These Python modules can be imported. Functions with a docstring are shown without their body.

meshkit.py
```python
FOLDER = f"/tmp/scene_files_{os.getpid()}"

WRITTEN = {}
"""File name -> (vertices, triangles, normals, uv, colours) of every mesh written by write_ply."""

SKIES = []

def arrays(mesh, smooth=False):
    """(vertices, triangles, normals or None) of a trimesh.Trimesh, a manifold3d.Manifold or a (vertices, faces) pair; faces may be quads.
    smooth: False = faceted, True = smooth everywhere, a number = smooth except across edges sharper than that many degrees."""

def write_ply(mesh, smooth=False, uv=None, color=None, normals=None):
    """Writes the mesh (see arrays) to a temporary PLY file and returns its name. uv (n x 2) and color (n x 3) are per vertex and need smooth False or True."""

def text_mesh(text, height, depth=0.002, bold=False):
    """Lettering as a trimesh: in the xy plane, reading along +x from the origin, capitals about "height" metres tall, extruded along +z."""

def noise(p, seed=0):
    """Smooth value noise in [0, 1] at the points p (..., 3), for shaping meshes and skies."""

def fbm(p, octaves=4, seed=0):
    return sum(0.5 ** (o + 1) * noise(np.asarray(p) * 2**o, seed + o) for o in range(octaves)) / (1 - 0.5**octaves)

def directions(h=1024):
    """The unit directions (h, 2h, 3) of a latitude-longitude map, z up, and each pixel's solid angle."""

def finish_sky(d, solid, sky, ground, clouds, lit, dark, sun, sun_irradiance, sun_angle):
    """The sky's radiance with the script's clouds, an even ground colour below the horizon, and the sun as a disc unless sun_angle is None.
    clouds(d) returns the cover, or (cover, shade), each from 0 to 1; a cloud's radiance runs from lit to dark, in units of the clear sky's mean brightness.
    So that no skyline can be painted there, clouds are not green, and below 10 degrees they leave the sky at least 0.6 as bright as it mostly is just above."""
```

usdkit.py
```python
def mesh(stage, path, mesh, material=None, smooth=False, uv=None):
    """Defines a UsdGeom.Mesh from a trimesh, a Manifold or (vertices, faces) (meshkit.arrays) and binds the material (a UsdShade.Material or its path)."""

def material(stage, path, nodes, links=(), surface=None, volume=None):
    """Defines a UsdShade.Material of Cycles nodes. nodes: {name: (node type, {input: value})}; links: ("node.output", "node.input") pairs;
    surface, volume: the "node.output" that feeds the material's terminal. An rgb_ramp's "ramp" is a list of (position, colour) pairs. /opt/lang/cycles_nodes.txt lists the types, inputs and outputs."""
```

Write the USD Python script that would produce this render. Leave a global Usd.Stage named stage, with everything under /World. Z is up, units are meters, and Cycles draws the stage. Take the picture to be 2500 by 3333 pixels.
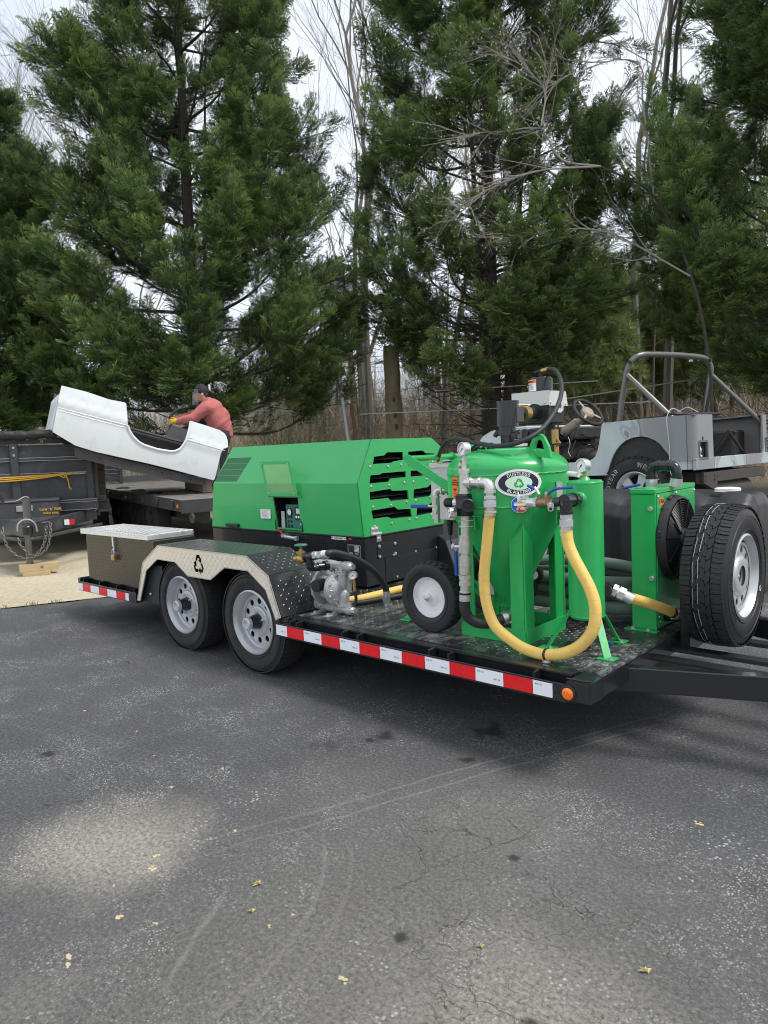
import math, random
import numpy as np, trimesh, shapely
from shapely import affinity
from shapely.geometry import Polygon, box as sbox, Point
from pxr import Usd, UsdGeom, UsdShade, UsdLux, Gf, Sdf, Vt
import usdkit, meshkit

stage = Usd.Stage.CreateInMemory()
UsdGeom.SetStageUpAxis(stage, "Z"); UsdGeom.SetStageMetersPerUnit(stage, 1.0)
world = UsdGeom.Xform.Define(stage, "/World"); UsdGeom.Scope.Define(stage, "/World/Looks")
A = np.array; PI = math.pi

# ------------------------------------------------------------------ camera, sky, sun, exposure
CAM = [1.3103, -2.6161, 1.4698, -0.7519, -0.104, -0.0272]     # x y z, heading from +y, pitch, roll
EXPOSURE = 0.80
SKY_STRENGTH, SUN_INT, SUN_ANGLE = 0.115, 0.48, 18.0
SUN_DIR = A([0.50, 0.16, 0.85]); SUN_DIR = SUN_DIR / np.linalg.norm(SUN_DIR)
yw, pt, rl = CAM[3:]
fwd = A([math.sin(yw) * math.cos(pt), math.cos(yw) * math.cos(pt), math.sin(pt)])
rgt = A([math.cos(yw), -math.sin(yw), 0.0]); upv = np.cross(rgt, fwd)
r2 = rgt * math.cos(rl) + upv * math.sin(rl); u2 = -rgt * math.sin(rl) + upv * math.cos(rl)
cam = UsdGeom.Camera.Define(stage, "/World/camera")
cm = np.eye(4); cm[0, :3], cm[1, :3], cm[2, :3], cm[3, :3] = r2, u2, -fwd, CAM[:3]
cam.AddTransformOp().Set(Gf.Matrix4d(*cm.ravel().tolist()))
cam.CreateHorizontalApertureAttr(36.0); cam.CreateVerticalApertureAttr(48.0)
cam.CreateFocalLengthAttr(36.0 * 2312.0 / 2500.0); cam.CreateExposureAttr(EXPOSURE)
cam.CreateClippingRangeAttr(Gf.Vec2f(0.05, 2000.0))

sun_el, sun_rot = math.asin(SUN_DIR[2]), math.atan2(SUN_DIR[0], SUN_DIR[1])
usdkit.material(stage, "/World/Looks/sky_air", {
    "tc": ("texture_coordinate", {}),
    "mp": ("mapping", {"scale": (1.0, 1.0, 2.2)}),
    "n": ("noise_texture", {"scale": 1.6, "detail": 7.0, "roughness": 0.58, "distortion": 0.4}),
    "r": ("rgb_ramp", {"ramp": [(0.0, (0, 0, 0)), (0.34, (0.0, 0.0, 0.0)), (0.62, (1, 1, 1)), (1.0, (1, 1, 1))]}),
    "cov": ("map_range", {"from_min": 0.0, "from_max": 1.0, "to_min": 0.74, "to_max": 0.97}),
    "sky": ("sky_texture", {"sky_type": "single_scattering", "sun_disc": False, "sun_elevation": sun_el, "sun_rotation": sun_rot, "altitude": 100.0}),
    "n2": ("noise_texture", {"scale": 2.7, "detail": 5.0, "roughness": 0.55}),
    "cl": ("rgb_ramp", {"ramp": [(0.0, (4.1, 4.5, 5.1)), (0.35, (4.6, 4.95, 5.5)), (0.65, (5.7, 5.95, 6.3)), (1.0, (6.4, 6.55, 6.75))]}),
    "mx": ("mix", {}), "bg": ("background_shader", {"strength": SKY_STRENGTH})},
    [("tc.generated", "mp.vector"), ("mp.vector", "n.vector"), ("n.fac", "r.fac"), ("r.color", "cov.value"), ("mp.vector", "n2.vector"),
     ("n2.fac", "cl.fac"), ("sky.color", "mx.color1"), ("cl.color", "mx.color2"), ("cov.result", "mx.fac"), ("mx.color", "bg.color")], surface="bg.background")
dome = UsdLux.DomeLight.Define(stage, "/World/sky")
UsdShade.MaterialBindingAPI.Apply(dome.GetPrim()).Bind(UsdShade.Material.Get(stage, "/World/Looks/sky_air"))
dome.GetPrim().SetCustomDataByKey("kind", "structure")
sun = UsdLux.DistantLight.Define(stage, "/World/sun")
sun.CreateNormalizeAttr(True); sun.CreateIntensityAttr(SUN_INT); sun.CreateAngleAttr(SUN_ANGLE); sun.CreateColorAttr(Gf.Vec3f(1.0, 0.965, 0.91))
sz = SUN_DIR; sx = np.cross([0, 1.0, 0], sz); sx /= np.linalg.norm(sx); sy = np.cross(sz, sx)
sm = np.eye(4); sm[0, :3], sm[1, :3], sm[2, :3] = sx, sy, sz
sun.AddTransformOp().Set(Gf.Matrix4d(*sm.ravel().tolist()))

# ------------------------------------------------------------------ frames: authoring coordinates -> world (column-vector matrices)
def rotm(axis, ang):
    return trimesh.transformations.rotation_matrix(ang, axis)
def trans(p):
    m = np.eye(4); m[:3, 3] = p; return m
WORLD = np.eye(4)
TILT = 0.0239                                                    # the equipment trailer stands a little nose-up on its jack
T_FR = trans([-2.3225, 0, 0]) @ rotm([0, 1, 0], -TILT) @ trans([2.3225, 0, 0])

# ------------------------------------------------------------------ geometry helpers: a shape is (vertices, triangles)
def J(*parts):
    vs, fs, n = [], [], 0
    for p in parts:
        for v, f in (p if isinstance(p, list) else [p]):
            vs.append(v); fs.append(f + n); n += len(v)
    return np.vstack(vs), np.vstack(fs)
def xf(p, m):
    return p[0] @ m[:3, :3].T + m[:3, 3], (p[1][:, ::-1] if np.linalg.det(m[:3, :3]) < 0 else p[1])
def mv(p, d):
    return p[0] + A(d, float), p[1]
def rz(p, ang, about=(0, 0, 0)):
    return xf(p, trans(about) @ rotm([0, 0, 1], ang) @ trans(-A(about, float)))
unit = lambda v: v / np.maximum(np.linalg.norm(v, axis=-1, keepdims=True), 1e-9)
def frame(o, z, x=None):
    z = A(z, float); z = z / np.linalg.norm(z)
    x = A(x, float) if x is not None else (A([0, 0, 1.0]) if abs(z[2]) < 0.9 else A([1.0, 0, 0]))
    x = x - z * (x @ z); x = x / np.linalg.norm(x)
    m = np.eye(4); m[:3, 0], m[:3, 1], m[:3, 2], m[:3, 3] = x, np.cross(z, x), z, o
    return m
_S = A([[a, b, c] for a in (-1, 1) for b in (-1, 1) for c in (-1, 1)], float)
_BV = lambda h, b: np.vstack([_S * (h - A([b if k != i else 0 for k in range(3)])) for i in range(3)])
_BF = None
def box(lo, hi, b=0.0):
    """Axis-aligned box from corner lo to corner hi with chamfer b."""
    global _BF
    lo, hi = np.minimum(lo, hi).astype(float), np.maximum(lo, hi).astype(float)
    c, h = (lo + hi) / 2, (hi - lo) / 2
    if b <= 0:
        t = trimesh.creation.box(hi - lo); return A(t.vertices) + c, A(t.faces)
    if _BF is None:
        v = _BV(A([1.0, 1.1, 1.2]), 0.2); hl = trimesh.convex.convex_hull(v)
        idx = [int(np.argmin(np.linalg.norm(v - q, axis=1))) for q in hl.vertices]; _BF = A(idx)[hl.faces]
    return _BV(h, min(b, h.min() * 0.49)) + c, _BF.copy()
def cyl(p0, p1, r0, r1=None, n=24, cap=True):
    p0, p1 = A(p0, float), A(p1, float); r1 = r0 if r1 is None else r1
    m = frame(p0, p1 - p0); L = np.linalg.norm(p1 - p0)
    return lathe([(r0, 0), (r1, L)], n, m, cap)
def lathe(prof, n=32, m=None, cap=True, a0=0.0):
    prof = A(prof, float); k = len(prof)
    a = np.arange(n) / n * 2 * PI + a0
    v = np.stack([np.outer(prof[:, 0], np.cos(a)), np.outer(prof[:, 0], np.sin(a)), np.repeat(prof[:, 1:2], n, 1)], -1).reshape(-1, 3)
    i = np.arange(k - 1)[:, None] * n; j = np.arange(n)[None]; j2 = (j + 1) % n
    q = np.stack([i + j, i + j2, i + n + j2, i + n + j], -1).reshape(-1, 4)
    f = [q[:, [0, 1, 2]], q[:, [0, 2, 3]]]
    if cap:
        v = np.vstack([v, [[0, 0, prof[0, 1]], [0, 0, prof[-1, 1]]]])
        jj = np.arange(n); j3 = (jj + 1) % n
        f.append(np.stack([j3, jj, np.full(n, k * n)], 1)); f.append(np.stack([jj + (k - 1) * n, j3 + (k - 1) * n, np.full(n, k * n + 1)], 1))
    f = np.vstack(f)
    return (v if m is None else v @ m[:3, :3].T + m[:3, 3]), f
def ring(prof, n=32, m=None, a0=0.0):
    """A closed profile (r, z) turned about the axis."""
    prof = list(prof) + [prof[0]]
    return lathe(prof, n, m, False, a0)
def spline(pts, k=8):
    p = A(pts, float); q = np.vstack([2 * p[0] - p[1], p, 2 * p[-1] - p[-2]]); out = []
    for i in range(len(p) - 1):
        a, b, c, d = q[i:i + 4]
        for t in np.arange(k) / k:
            out.append(0.5 * (2 * b + (c - a) * t + (2 * a - 5 * b + 4 * c - d) * t * t + (3 * b - a - 3 * c + d) * t ** 3))
    return A(out + [p[-1]])
def tube(path, r, n=12, cap=True):
    p = A(path, float); k = len(p); rr = np.broadcast_to(A(r, float), (k,))
    t = np.gradient(p, axis=0); t /= np.maximum(np.linalg.norm(t, axis=1, keepdims=True), 1e-9)
    ref = A([0, 0, 1.0]) if abs(t[0, 2]) < 0.9 else A([1.0, 0, 0]); x = np.cross(ref, t[0]); x /= np.linalg.norm(x)
    a = np.arange(n) / n * 2 * PI; v = []
    for i in range(k):
        x = x - t[i] * (x @ t[i]); x /= np.linalg.norm(x); y = np.cross(t[i], x)
        v.append(p[i] + rr[i] * (np.outer(np.cos(a), x) + np.outer(np.sin(a), y)))
    v = np.vstack(v); i = np.arange(k - 1)[:, None] * n; j = np.arange(n)[None]; j2 = (j + 1) % n
    q = np.stack([i + j, i + j2, i + n + j2, i + n + j], -1).reshape(-1, 4); f = [q[:, [0, 1, 2]], q[:, [0, 2, 3]]]
    if cap:
        v = np.vstack([v, p[:1], p[-1:]]); jj = np.arange(n); j3 = (jj + 1) % n
        f.append(np.stack([j3, jj, np.full(n, k * n)], 1)); f.append(np.stack([jj + (k - 1) * n, j3 + (k - 1) * n, np.full(n, k * n + 1)], 1))
    return v, np.vstack(f)
def prism(poly, d, m=None):
    """A shapely polygon (or points) in xy, extruded from z=0 to d, then moved by m."""
    poly = poly if hasattr(poly, "geoms") or isinstance(poly, Polygon) else Polygon(poly)
    poly = poly.buffer(0)
    ts = [trimesh.creation.extrude_polygon(g, d, engine="earcut") for g in getattr(poly, "geoms", [poly]) if g.area > 1e-9]
    t = trimesh.util.concatenate(ts); p = (A(t.vertices), A(t.faces))
    return p if m is None else xf(p, m)
def XZ(y):      # drawing (x, z) -> stands up at y, extruding towards +y
    m = np.eye(4); m[:3, 0], m[:3, 1], m[:3, 2], m[:3, 3] = [1, 0, 0], [0, 0, 1], [0, 1, 0], [0, y, 0]; return m
def YZ(x):      # drawing (y, z) -> stands up at x, extruding towards +x
    m = np.eye(4); m[:3, 0], m[:3, 1], m[:3, 2], m[:3, 3] = [0, 1, 0], [0, 0, 1], [1, 0, 0], [x, 0, 0]; return m
def ball(c, r, sub=2, s=(1, 1, 1)):
    t = trimesh.creation.icosphere(sub, 1.0); return A(t.vertices) * r * A(s) + A(c, float), A(t.faces)
def torus(R, r, m, n=32, k=10):
    a = np.arange(k) / k * 2 * PI
    return ring([(R + r * math.cos(x), r * math.sin(x)) for x in a], n, m)
def plate(a, b, c, d, th):
    """A flat plate over quad a b c d, thickness th along its normal."""
    q = A([a, b, c, d], float); nrm = np.cross(q[1] - q[0], q[3] - q[0]); nrm /= np.linalg.norm(nrm)
    v = np.vstack([q, q + nrm * th])
    return v, A([[0, 2, 1], [0, 3, 2], [4, 5, 6], [4, 6, 7], [0, 1, 5], [0, 5, 4], [1, 2, 6], [1, 6, 5], [2, 3, 7], [2, 7, 6], [3, 0, 4], [3, 4, 7]])
def text(s, h, depth=0.001, bold=True, m=None, center=True):
    t = meshkit.text_mesh(s, h, depth, bold); v = A(t.vertices)
    if center: v[:, 0] -= (v[:, 0].min() + v[:, 0].max()) / 2; v[:, 1] -= h / 2
    return (v, A(t.faces)) if m is None else xf((v, A(t.faces)), m)
def lay(o, right, up):      # a decal frame: x along right, y along up, z outwards
    r = A(right, float); r /= np.linalg.norm(r); u = A(up, float); u = u - r * (u @ r); u /= np.linalg.norm(u)
    m = np.eye(4); m[:3, 0], m[:3, 1], m[:3, 2], m[:3, 3] = r, u, np.cross(r, u), o; return m

# ------------------------------------------------------------------ prims
used = {}
def numbered(parent, name):
    k = parent + "/" + name; n = used.get(k, -1) + 1; used[k] = n
    return k if n == 0 else f"{k}_{n:03d}"
class Thing:
    def __init__(s, path, fr, base): s.path, s.fr, s.base = path, fr, A(base, float)
def tag(prim, label=None, cat=None, group=None, kind=None):
    for k, v in (("label", label), ("category", cat), ("group", group), ("kind", kind)):
        if v: prim.SetCustomDataByKey(k, v)
def thing(name, label, cat, base=(0, 0, 0), fr=WORLD, group=None, kind=None):
    p = numbered("/World", name); x = UsdGeom.Xform.Define(stage, p)
    x.AddTransformOp().Set(Gf.Matrix4d(*(fr @ trans(base)).T.ravel().tolist()))
    tag(x.GetPrim(), label, cat, group, kind); return Thing(p, fr, base)
class Part:
    def __init__(s, path, base, fr): s.path, s.base, s.fr = path, base, fr
def obj(name, geo, mat, parent, smooth=35, label=None):
    p = numbered(parent.path, name)
    usdkit.mesh(stage, p, (geo[0] - parent.base, geo[1]), "/World/Looks/" + mat, smooth=smooth)
    if label: stage.GetPrimAtPath(p).SetCustomDataByKey("label", label)
    return Part(p, parent.base, parent.fr)
def struct(name, geo, mat, smooth=False, kind="structure", label=None, cat=None):
    p = numbered("/World", name); usdkit.mesh(stage, p, geo, "/World/Looks/" + mat, smooth=smooth)
    tag(stage.GetPrimAtPath(p), label, cat, None, kind); return Thing(p, WORLD, (0, 0, 0))
def copy_thing(src, fr, label, group=None, cat=None, name=None):
    """Another individual like src: references it, stands in frame fr (src authored with base b keeps its base)."""
    nm = name or src.path.rsplit("/", 1)[1]
    p = numbered("/World", nm.rstrip("0123456789").rstrip("_")); x = UsdGeom.Xform.Define(stage, p)
    x.GetPrim().GetReferences().AddInternalReference(src.path)
    x.GetPrim().SetInstanceable(True)
    x.ClearXformOpOrder(); x.AddTransformOp(opSuffix="own").Set(Gf.Matrix4d(*(fr @ trans(src.base)).T.ravel().tolist()))
    tag(x.GetPrim(), label, cat, group); return Thing(p, fr, src.base)

# ------------------------------------------------------------------ materials
def mat(name, col, rough=0.5, metal=0.0, var=0.15, vs=5.0, bump=0.0, bs=80.0, coat=0.0, dirt=None, dirt_amt=0.45, ds=3.0, spec=0.5, rvar=0.15, em=0.0, trans_w=0.0):
    c = A(col, float); n = {
        "tc": ("texture_coordinate", {}), "nv": ("noise_texture", {"scale": vs, "detail": 5.0, "roughness": 0.6}),
        "mc": ("mix", {"color1": c * (1 - var), "color2": np.minimum(c * (1 + var * 0.7), 0.95)}),
        "rr": ("map_range", {"from_min": 0.3, "from_max": 0.7, "to_min": max(0.02, rough - rvar * rough), "to_max": min(1.0, rough + rvar * rough)}),
        "p": ("principled_bsdf", {"metallic": metal, "coat_weight": coat, "coat_roughness": 0.06, "specular_ior_level": spec, "transmission_weight": trans_w})}
    l = [("tc.object", "nv.vector"), ("nv.fac", "mc.fac"), ("nv.fac", "rr.value"), ("rr.result", "p.roughness")]
    last = "mc.color"
    if dirt is not None:
        n["nd"] = ("noise_texture", {"scale": ds, "detail": 8.0, "roughness": 0.68}); n["rd"] = ("map_range", {"from_min": 0.62 - 0.3 * dirt_amt, "from_max": 0.80 - 0.2 * dirt_amt, "to_min": 0.0, "to_max": min(1, dirt_amt * 1.6), "clamp": True})
        n["md"] = ("mix", {"color2": A(dirt, float)}); l += [("tc.object", "nd.vector"), ("nd.fac", "rd.value"), ("rd.result", "md.fac"), (last, "md.color1")]; last = "md.color"
    l.append((last, "p.base_color"))
    if bump > 0:
        n["nb"] = ("noise_texture", {"scale": bs, "detail": 4.0}); n["b"] = ("bump", {"strength": 1.0, "distance": bump})
        l += [("tc.object", "nb.vector"), ("nb.fac", "b.height"), ("b.normal", "p.normal")]
    return usdkit.material(stage, "/World/Looks/" + name, n, l, surface="p.BSDF")

GREEN = (0.022, 0.37, 0.092)
mat("green_paint", GREEN, 0.30, var=0.10, vs=2.2, coat=0.35, bump=0.0022, bs=9, dirt=(0.09, 0.36, 0.15), dirt_amt=0.16, ds=7)
mat("green_satin", (0.03, 0.36, 0.10), 0.40, var=0.09, vs=1.6, coat=0.2, bump=0.004, bs=4, dirt=(0.10, 0.36, 0.16), dirt_amt=0.18, ds=4)
mat("black_paint", (0.007, 0.0075, 0.009), 0.28, var=0.2, coat=0.4, bump=0.0006, bs=90)
mat("black_satin", (0.010, 0.0105, 0.012), 0.5, var=0.2, bump=0.0004, bs=200)
mat("black_plastic", (0.011, 0.0115, 0.013), 0.45, var=0.2, bump=0.0004, bs=140)
mat("tank_plastic", (0.018, 0.0185, 0.022), 0.45, var=0.25, vs=3, bump=0.002, bs=40, dirt=(0.12, 0.12, 0.125), dirt_amt=0.25)
mat("rubber", (0.015, 0.015, 0.016), 0.72, var=0.25, vs=9, bump=0.0006, bs=160, dirt=(0.07, 0.066, 0.06), dirt_amt=0.25, ds=5)
mat("new_rubber", (0.010, 0.010, 0.011), 0.5, var=0.2, vs=9, bump=0.0004, bs=160)
mat("hose_rubber", (0.018, 0.0185, 0.02), 0.55, var=0.2, vs=12, bump=0.0005, bs=120)
mat("dark_void", (0.006, 0.006, 0.007), 0.85, var=0.2)
mat("rim_silver", (0.52, 0.53, 0.54), 0.36, 0.5, var=0.08, vs=6, bump=0.0003, bs=200, dirt=(0.25, 0.24, 0.22), dirt_amt=0.2)
mat("white_enamel", (0.74, 0.74, 0.73), 0.33, var=0.05, coat=0.2, dirt=(0.5, 0.48, 0.44), dirt_amt=0.15)
mat("tread_aluminium", (0.66, 0.655, 0.64), 0.27, 0.92, var=0.1, vs=7, bump=0.0008, bs=35)
mat("tread_skirt", (0.80, 0.72, 0.60), 0.38, 0.7, var=0.1, vs=7, bump=0.0008, bs=35)
mat("cast_aluminium", (0.47, 0.475, 0.48), 0.46, 0.6, var=0.16, vs=14, bump=0.0012, bs=120, dirt=(0.24, 0.24, 0.24), dirt_amt=0.3, ds=14)
mat("stainless", (0.66, 0.64, 0.60), 0.30, 0.85, var=0.12, vs=16, bump=0.0004, bs=80)
mat("zinc", (0.68, 0.68, 0.68), 0.30, 0.85, var=0.15, vs=20, bump=0.0004, bs=120)
mat("brass", (0.50, 0.33, 0.12), 0.36, 0.9, var=0.18, vs=25, bump=0.0005, bs=150)
mat("bronze", (0.32, 0.21, 0.13), 0.4, 0.85, var=0.2, vs=25)
mat("yellow_hose", (0.72, 0.485, 0.125), 0.62, var=0.10, vs=8, bump=0.0016, bs=45, dirt=(0.30, 0.20, 0.07), dirt_amt=0.22, ds=14)
mat("green_hose", (0.10, 0.145, 0.115), 0.6, var=0.3, vs=6, bump=0.0012, bs=60, dirt=(0.16, 0.19, 0.16), dirt_amt=0.35, ds=6)
mat("blue_grip", (0.015, 0.06, 0.30), 0.4, var=0.1, coat=0.2)
mat("red_grip", (0.45, 0.02, 0.02), 0.4, var=0.1)
mat("gauge_white", (0.80, 0.80, 0.78), 0.3, var=0.03)
mat("ink", (0.012, 0.012, 0.014), 0.5, var=0.1)
mat("paper_white", (0.78, 0.78, 0.77), 0.45, var=0.04)
mat("sticker_orange", (0.85, 0.17, 0.015), 0.45, var=0.05)
mat("sticker_navy", (0.012, 0.014, 0.035), 0.35, var=0.08)
mat("sticker_mint", (0.60, 0.80, 0.62), 0.35, var=0.04)
mat("sticker_blue", (0.02, 0.12, 0.55), 0.35, var=0.05)
mat("sticker_red", (0.62, 0.03, 0.025), 0.35, var=0.05)
mat("sticker_gold", (0.6, 0.38, 0.08), 0.4, var=0.05)
mat("reflex_white", (0.72, 0.74, 0.78), 0.3, var=0.05, vs=30, bump=0.0006, bs=220)
mat("reflex_red", (0.62, 0.012, 0.014), 0.3, var=0.06, vs=30, bump=0.0006, bs=220)
mat("amber_lens", (0.85, 0.17, 0.008), 0.2, var=0.08, vs=60, coat=0.5, bump=0.001, bs=120)
mat("grey_enamel", (0.56, 0.55, 0.52), 0.42, var=0.06, vs=4)
mat("valve_teal", (0.03, 0.16, 0.12), 0.4, var=0.15)
mat("gunmetal", (0.17, 0.165, 0.155), 0.36, 0.75, var=0.12, vs=5)
usdkit.material(stage, "/World/Looks/clear_pane", {"t": ("transparent_bsdf", {"color": (0.86, 0.95, 0.88)}), "g": ("glossy_bsdf", {"color": (1, 1, 1), "roughness": 0.12}), "m": ("mix_closure", {"fac": 0.10})},
                [("t.BSDF", "m.closure1"), ("g.BSDF", "m.closure2")], surface="m.closure")
# ================================================================== GROUND
def node_sum(n, l, names, out):
    """Chains math adds over value sockets."""
    last = names[0]
    for i, nm in enumerate(names[1:]):
        k = f"{out}{i}"; n[k] = ("math", {"math_type": "maximum"}); l += [(last, k + ".value1"), (nm, k + ".value2")]; last = k + ".value"
    return last
def asphalt():
    n = {"g": ("geometry", {}),
         "nf": ("noise_texture", {"scale": 75.0, "detail": 8.0, "roughness": 0.86}),
         "nm": ("noise_texture", {"scale": 1.3, "detail": 6.0, "roughness": 0.62}),
         "cf": ("rgb_ramp", {"ramp": [(0.0, (0.014, 0.014, 0.016)), (0.38, (0.029, 0.030, 0.034)), (0.50, (0.058, 0.058, 0.061)), (0.58, (0.102, 0.102, 0.105)), (0.66, (0.27, 0.27, 0.27)), (1.0, (0.50, 0.49, 0.47))]}),
         "mm": ("map_range", {"from_min": 0.3, "from_max": 0.7, "to_min": 0.92, "to_max": 1.34}),
         "c0": ("mix", {"mix_type": "multiply", "fac": 1.0}), "cmb": ("combine_color", {})}
    l = [("g.position", "nf.vector"), ("g.position", "nm.vector"), ("nf.fac", "cf.fac"), ("nm.fac", "mm.value"),
         ("mm.result", "cmb.r"), ("mm.result", "cmb.g"), ("mm.result", "cmb.b"), ("cf.color", "c0.color1"), ("cmb.color", "c0.color2")]
    last = "c0.color"
    def blend(name, fac, color):
        nonlocal last
        n[name] = ("mix", {"color2": A(color, float)}); l.extend([(fac, name + ".fac"), (last, name + ".color1")]); last = name + ".color"
    def rng(name, src, a, b, c, d, smooth=False):
        n[name] = ("map_range", {"from_min": a, "from_max": b, "to_min": c, "to_max": d, "clamp": True, **({"range_type": "smoothstep"} if smooth else {})}); l.append((src, name + ".value")); return name + ".result"
    def mul(name, a, b):
        n[name] = ("math", {"math_type": "multiply", "use_clamp": True}); l.extend([(a, name + ".value1"), (b, name + ".value2")]); return name + ".value"
    # pale worn-out aggregate, in drifts
    for k, (sc, th, ms, a, b) in enumerate(((110.0, 0.40, 1.9, 0.50, 0.63), (60.0, 0.34, 2.6, 0.52, 0.65))):
        n[f"v{k}"] = ("voronoi_texture", {"scale": sc}); l.append(("g.position", f"v{k}.vector"))
        n[f"sc{k}"] = ("separate_color", {}); l.append((f"v{k}.color", f"sc{k}.color"))
        n[f"nk{k}"] = ("noise_texture", {"scale": ms, "detail": 7.0, "roughness": 0.72}); l.append(("g.position", f"nk{k}.vector"))
        m = mul(f"sp{k}", rng(f"vd{k}", f"v{k}.distance", th, th * 0.7, 0, 1), rng(f"vm{k}", f"nk{k}.fac", a, b, 0, 1))
        m = mul(f"sq{k}", m, rng(f"vr{k}", f"sc{k}.r", 0.30, 0.42, 0, 1)); blend(f"bs{k}", m, (0.38, 0.378, 0.37))
    # grit and sawdust trodden into the surface
    dist = []
    n["ndl"] = ("noise_texture", {"scale": 3.2, "detail": 6.0, "roughness": 0.6}); l.append(("g.position", "ndl.vector"))
    for k, (x, y, r, s) in enumerate(((-1.13, -1.52, 0.50, 0.80), (0.42, -1.25, 0.75, 0.60), (-0.62, -2.0, 0.26, 0.3), (-0.15, -0.55, 0.8, 0.22), (-0.75, -0.75, 0.6, 0.15), (0.25, -1.5, 1.9, 0.30))):
        n[f"dp{k}"] = ("vector_math", {"math_type": "distance", "vector2": (x, y, 0.0)}); l.append(("g.position", f"dp{k}.vector1"))
        n[f"dpn{k}"] = ("math", {"math_type": "multiply_add", "value2": 0.42, "value3": 0.0}); n[f"dpo{k}"] = ("math", {"math_type": "subtract", "value2": 0.5}); l.extend([("ndl.fac", f"dpo{k}.value1"), (f"dpo{k}.value", f"dpn{k}.value1"), (f"dp{k}.value", f"dpn{k}.value3")])
        dist.append(rng(f"dr{k}", f"dpn{k}.value", r, 0.05, 0.0, s, True))
    dm = node_sum(n, l, dist, "dmx")
    n["nd"] = ("noise_texture", {"scale": 62.0, "detail": 8.0, "roughness": 0.86}); l.append(("g.position", "nd.vector"))
    blend("bdust", mul("dustf", dm, rng("dn", "nd.fac", 0.38, 0.60, 0.0, 1.0)), (0.46, 0.425, 0.345))
    # tyre tracks and scuffs: pairs of pale dusty lines
    def line(name, p, q, w, gap, s, tread=0.0):
        p, q = A(p, float), A(q, float); t = (q - p) / np.linalg.norm(q - p); nn = A([-t[1], t[0]]); L = np.linalg.norm(q - p)
        n[name + "w"] = ("noise_texture", {"scale": 2.0, "detail": 2.0}); l.append(("g.position", name + "w.vector"))
        n[name + "d"] = ("vector_math", {"math_type": "dot_product", "vector2": (nn[0], nn[1], 0)}); l.append(("g.position", name + "d.vector1"))
        n[name + "wo"] = ("math", {"math_type": "multiply_add", "value2": 0.10}); l.extend([(name + "w.fac", name + "wo.value1"), (name + "d.value", name + "wo.value3")])
        n[name + "o"] = ("math", {"math_type": "subtract", "value2": float(nn @ p) + 0.05}); l.append((name + "wo.value", name + "o.value1"))
        n[name + "a"] = ("math", {"math_type": "absolute"}); l.append((name + "o.value", name + "a.value1"))
        n[name + "b"] = ("math", {"math_type": "subtract", "value2": gap / 2}); l.append((name + "a.value", name + "b.value1"))
        n[name + "c"] = ("math", {"math_type": "absolute"}); l.append((name + "b.value", name + "c.value1"))
        f = rng(name + "f", name + "c.value", w, w * 0.2, 0, s)
        n[name + "t"] = ("vector_math", {"math_type": "dot_product", "vector2": (t[0], t[1], 0)}); l.append(("g.position", name + "t.vector1"))
        t0 = float(t @ p)
        if tread > 0:
            n[name + "v"] = ("math", {"math_type": "multiply", "value2": 2 * PI / 0.045}); l.append((name + "t.value", name + "v.value1"))
            n[name + "s"] = ("math", {"math_type": "sine"}); l.append((name + "v.value", name + "s.value1"))
            g = mul(name + "tg", rng(name + "tr", name + "s.value", 0.2, 0.7, 0, tread), rng(name + "ti", name + "a.value", gap / 2, gap / 2 * 0.8, 0, 1))
            f = node_sum(n, l, [f, g], name + "mx")
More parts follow.
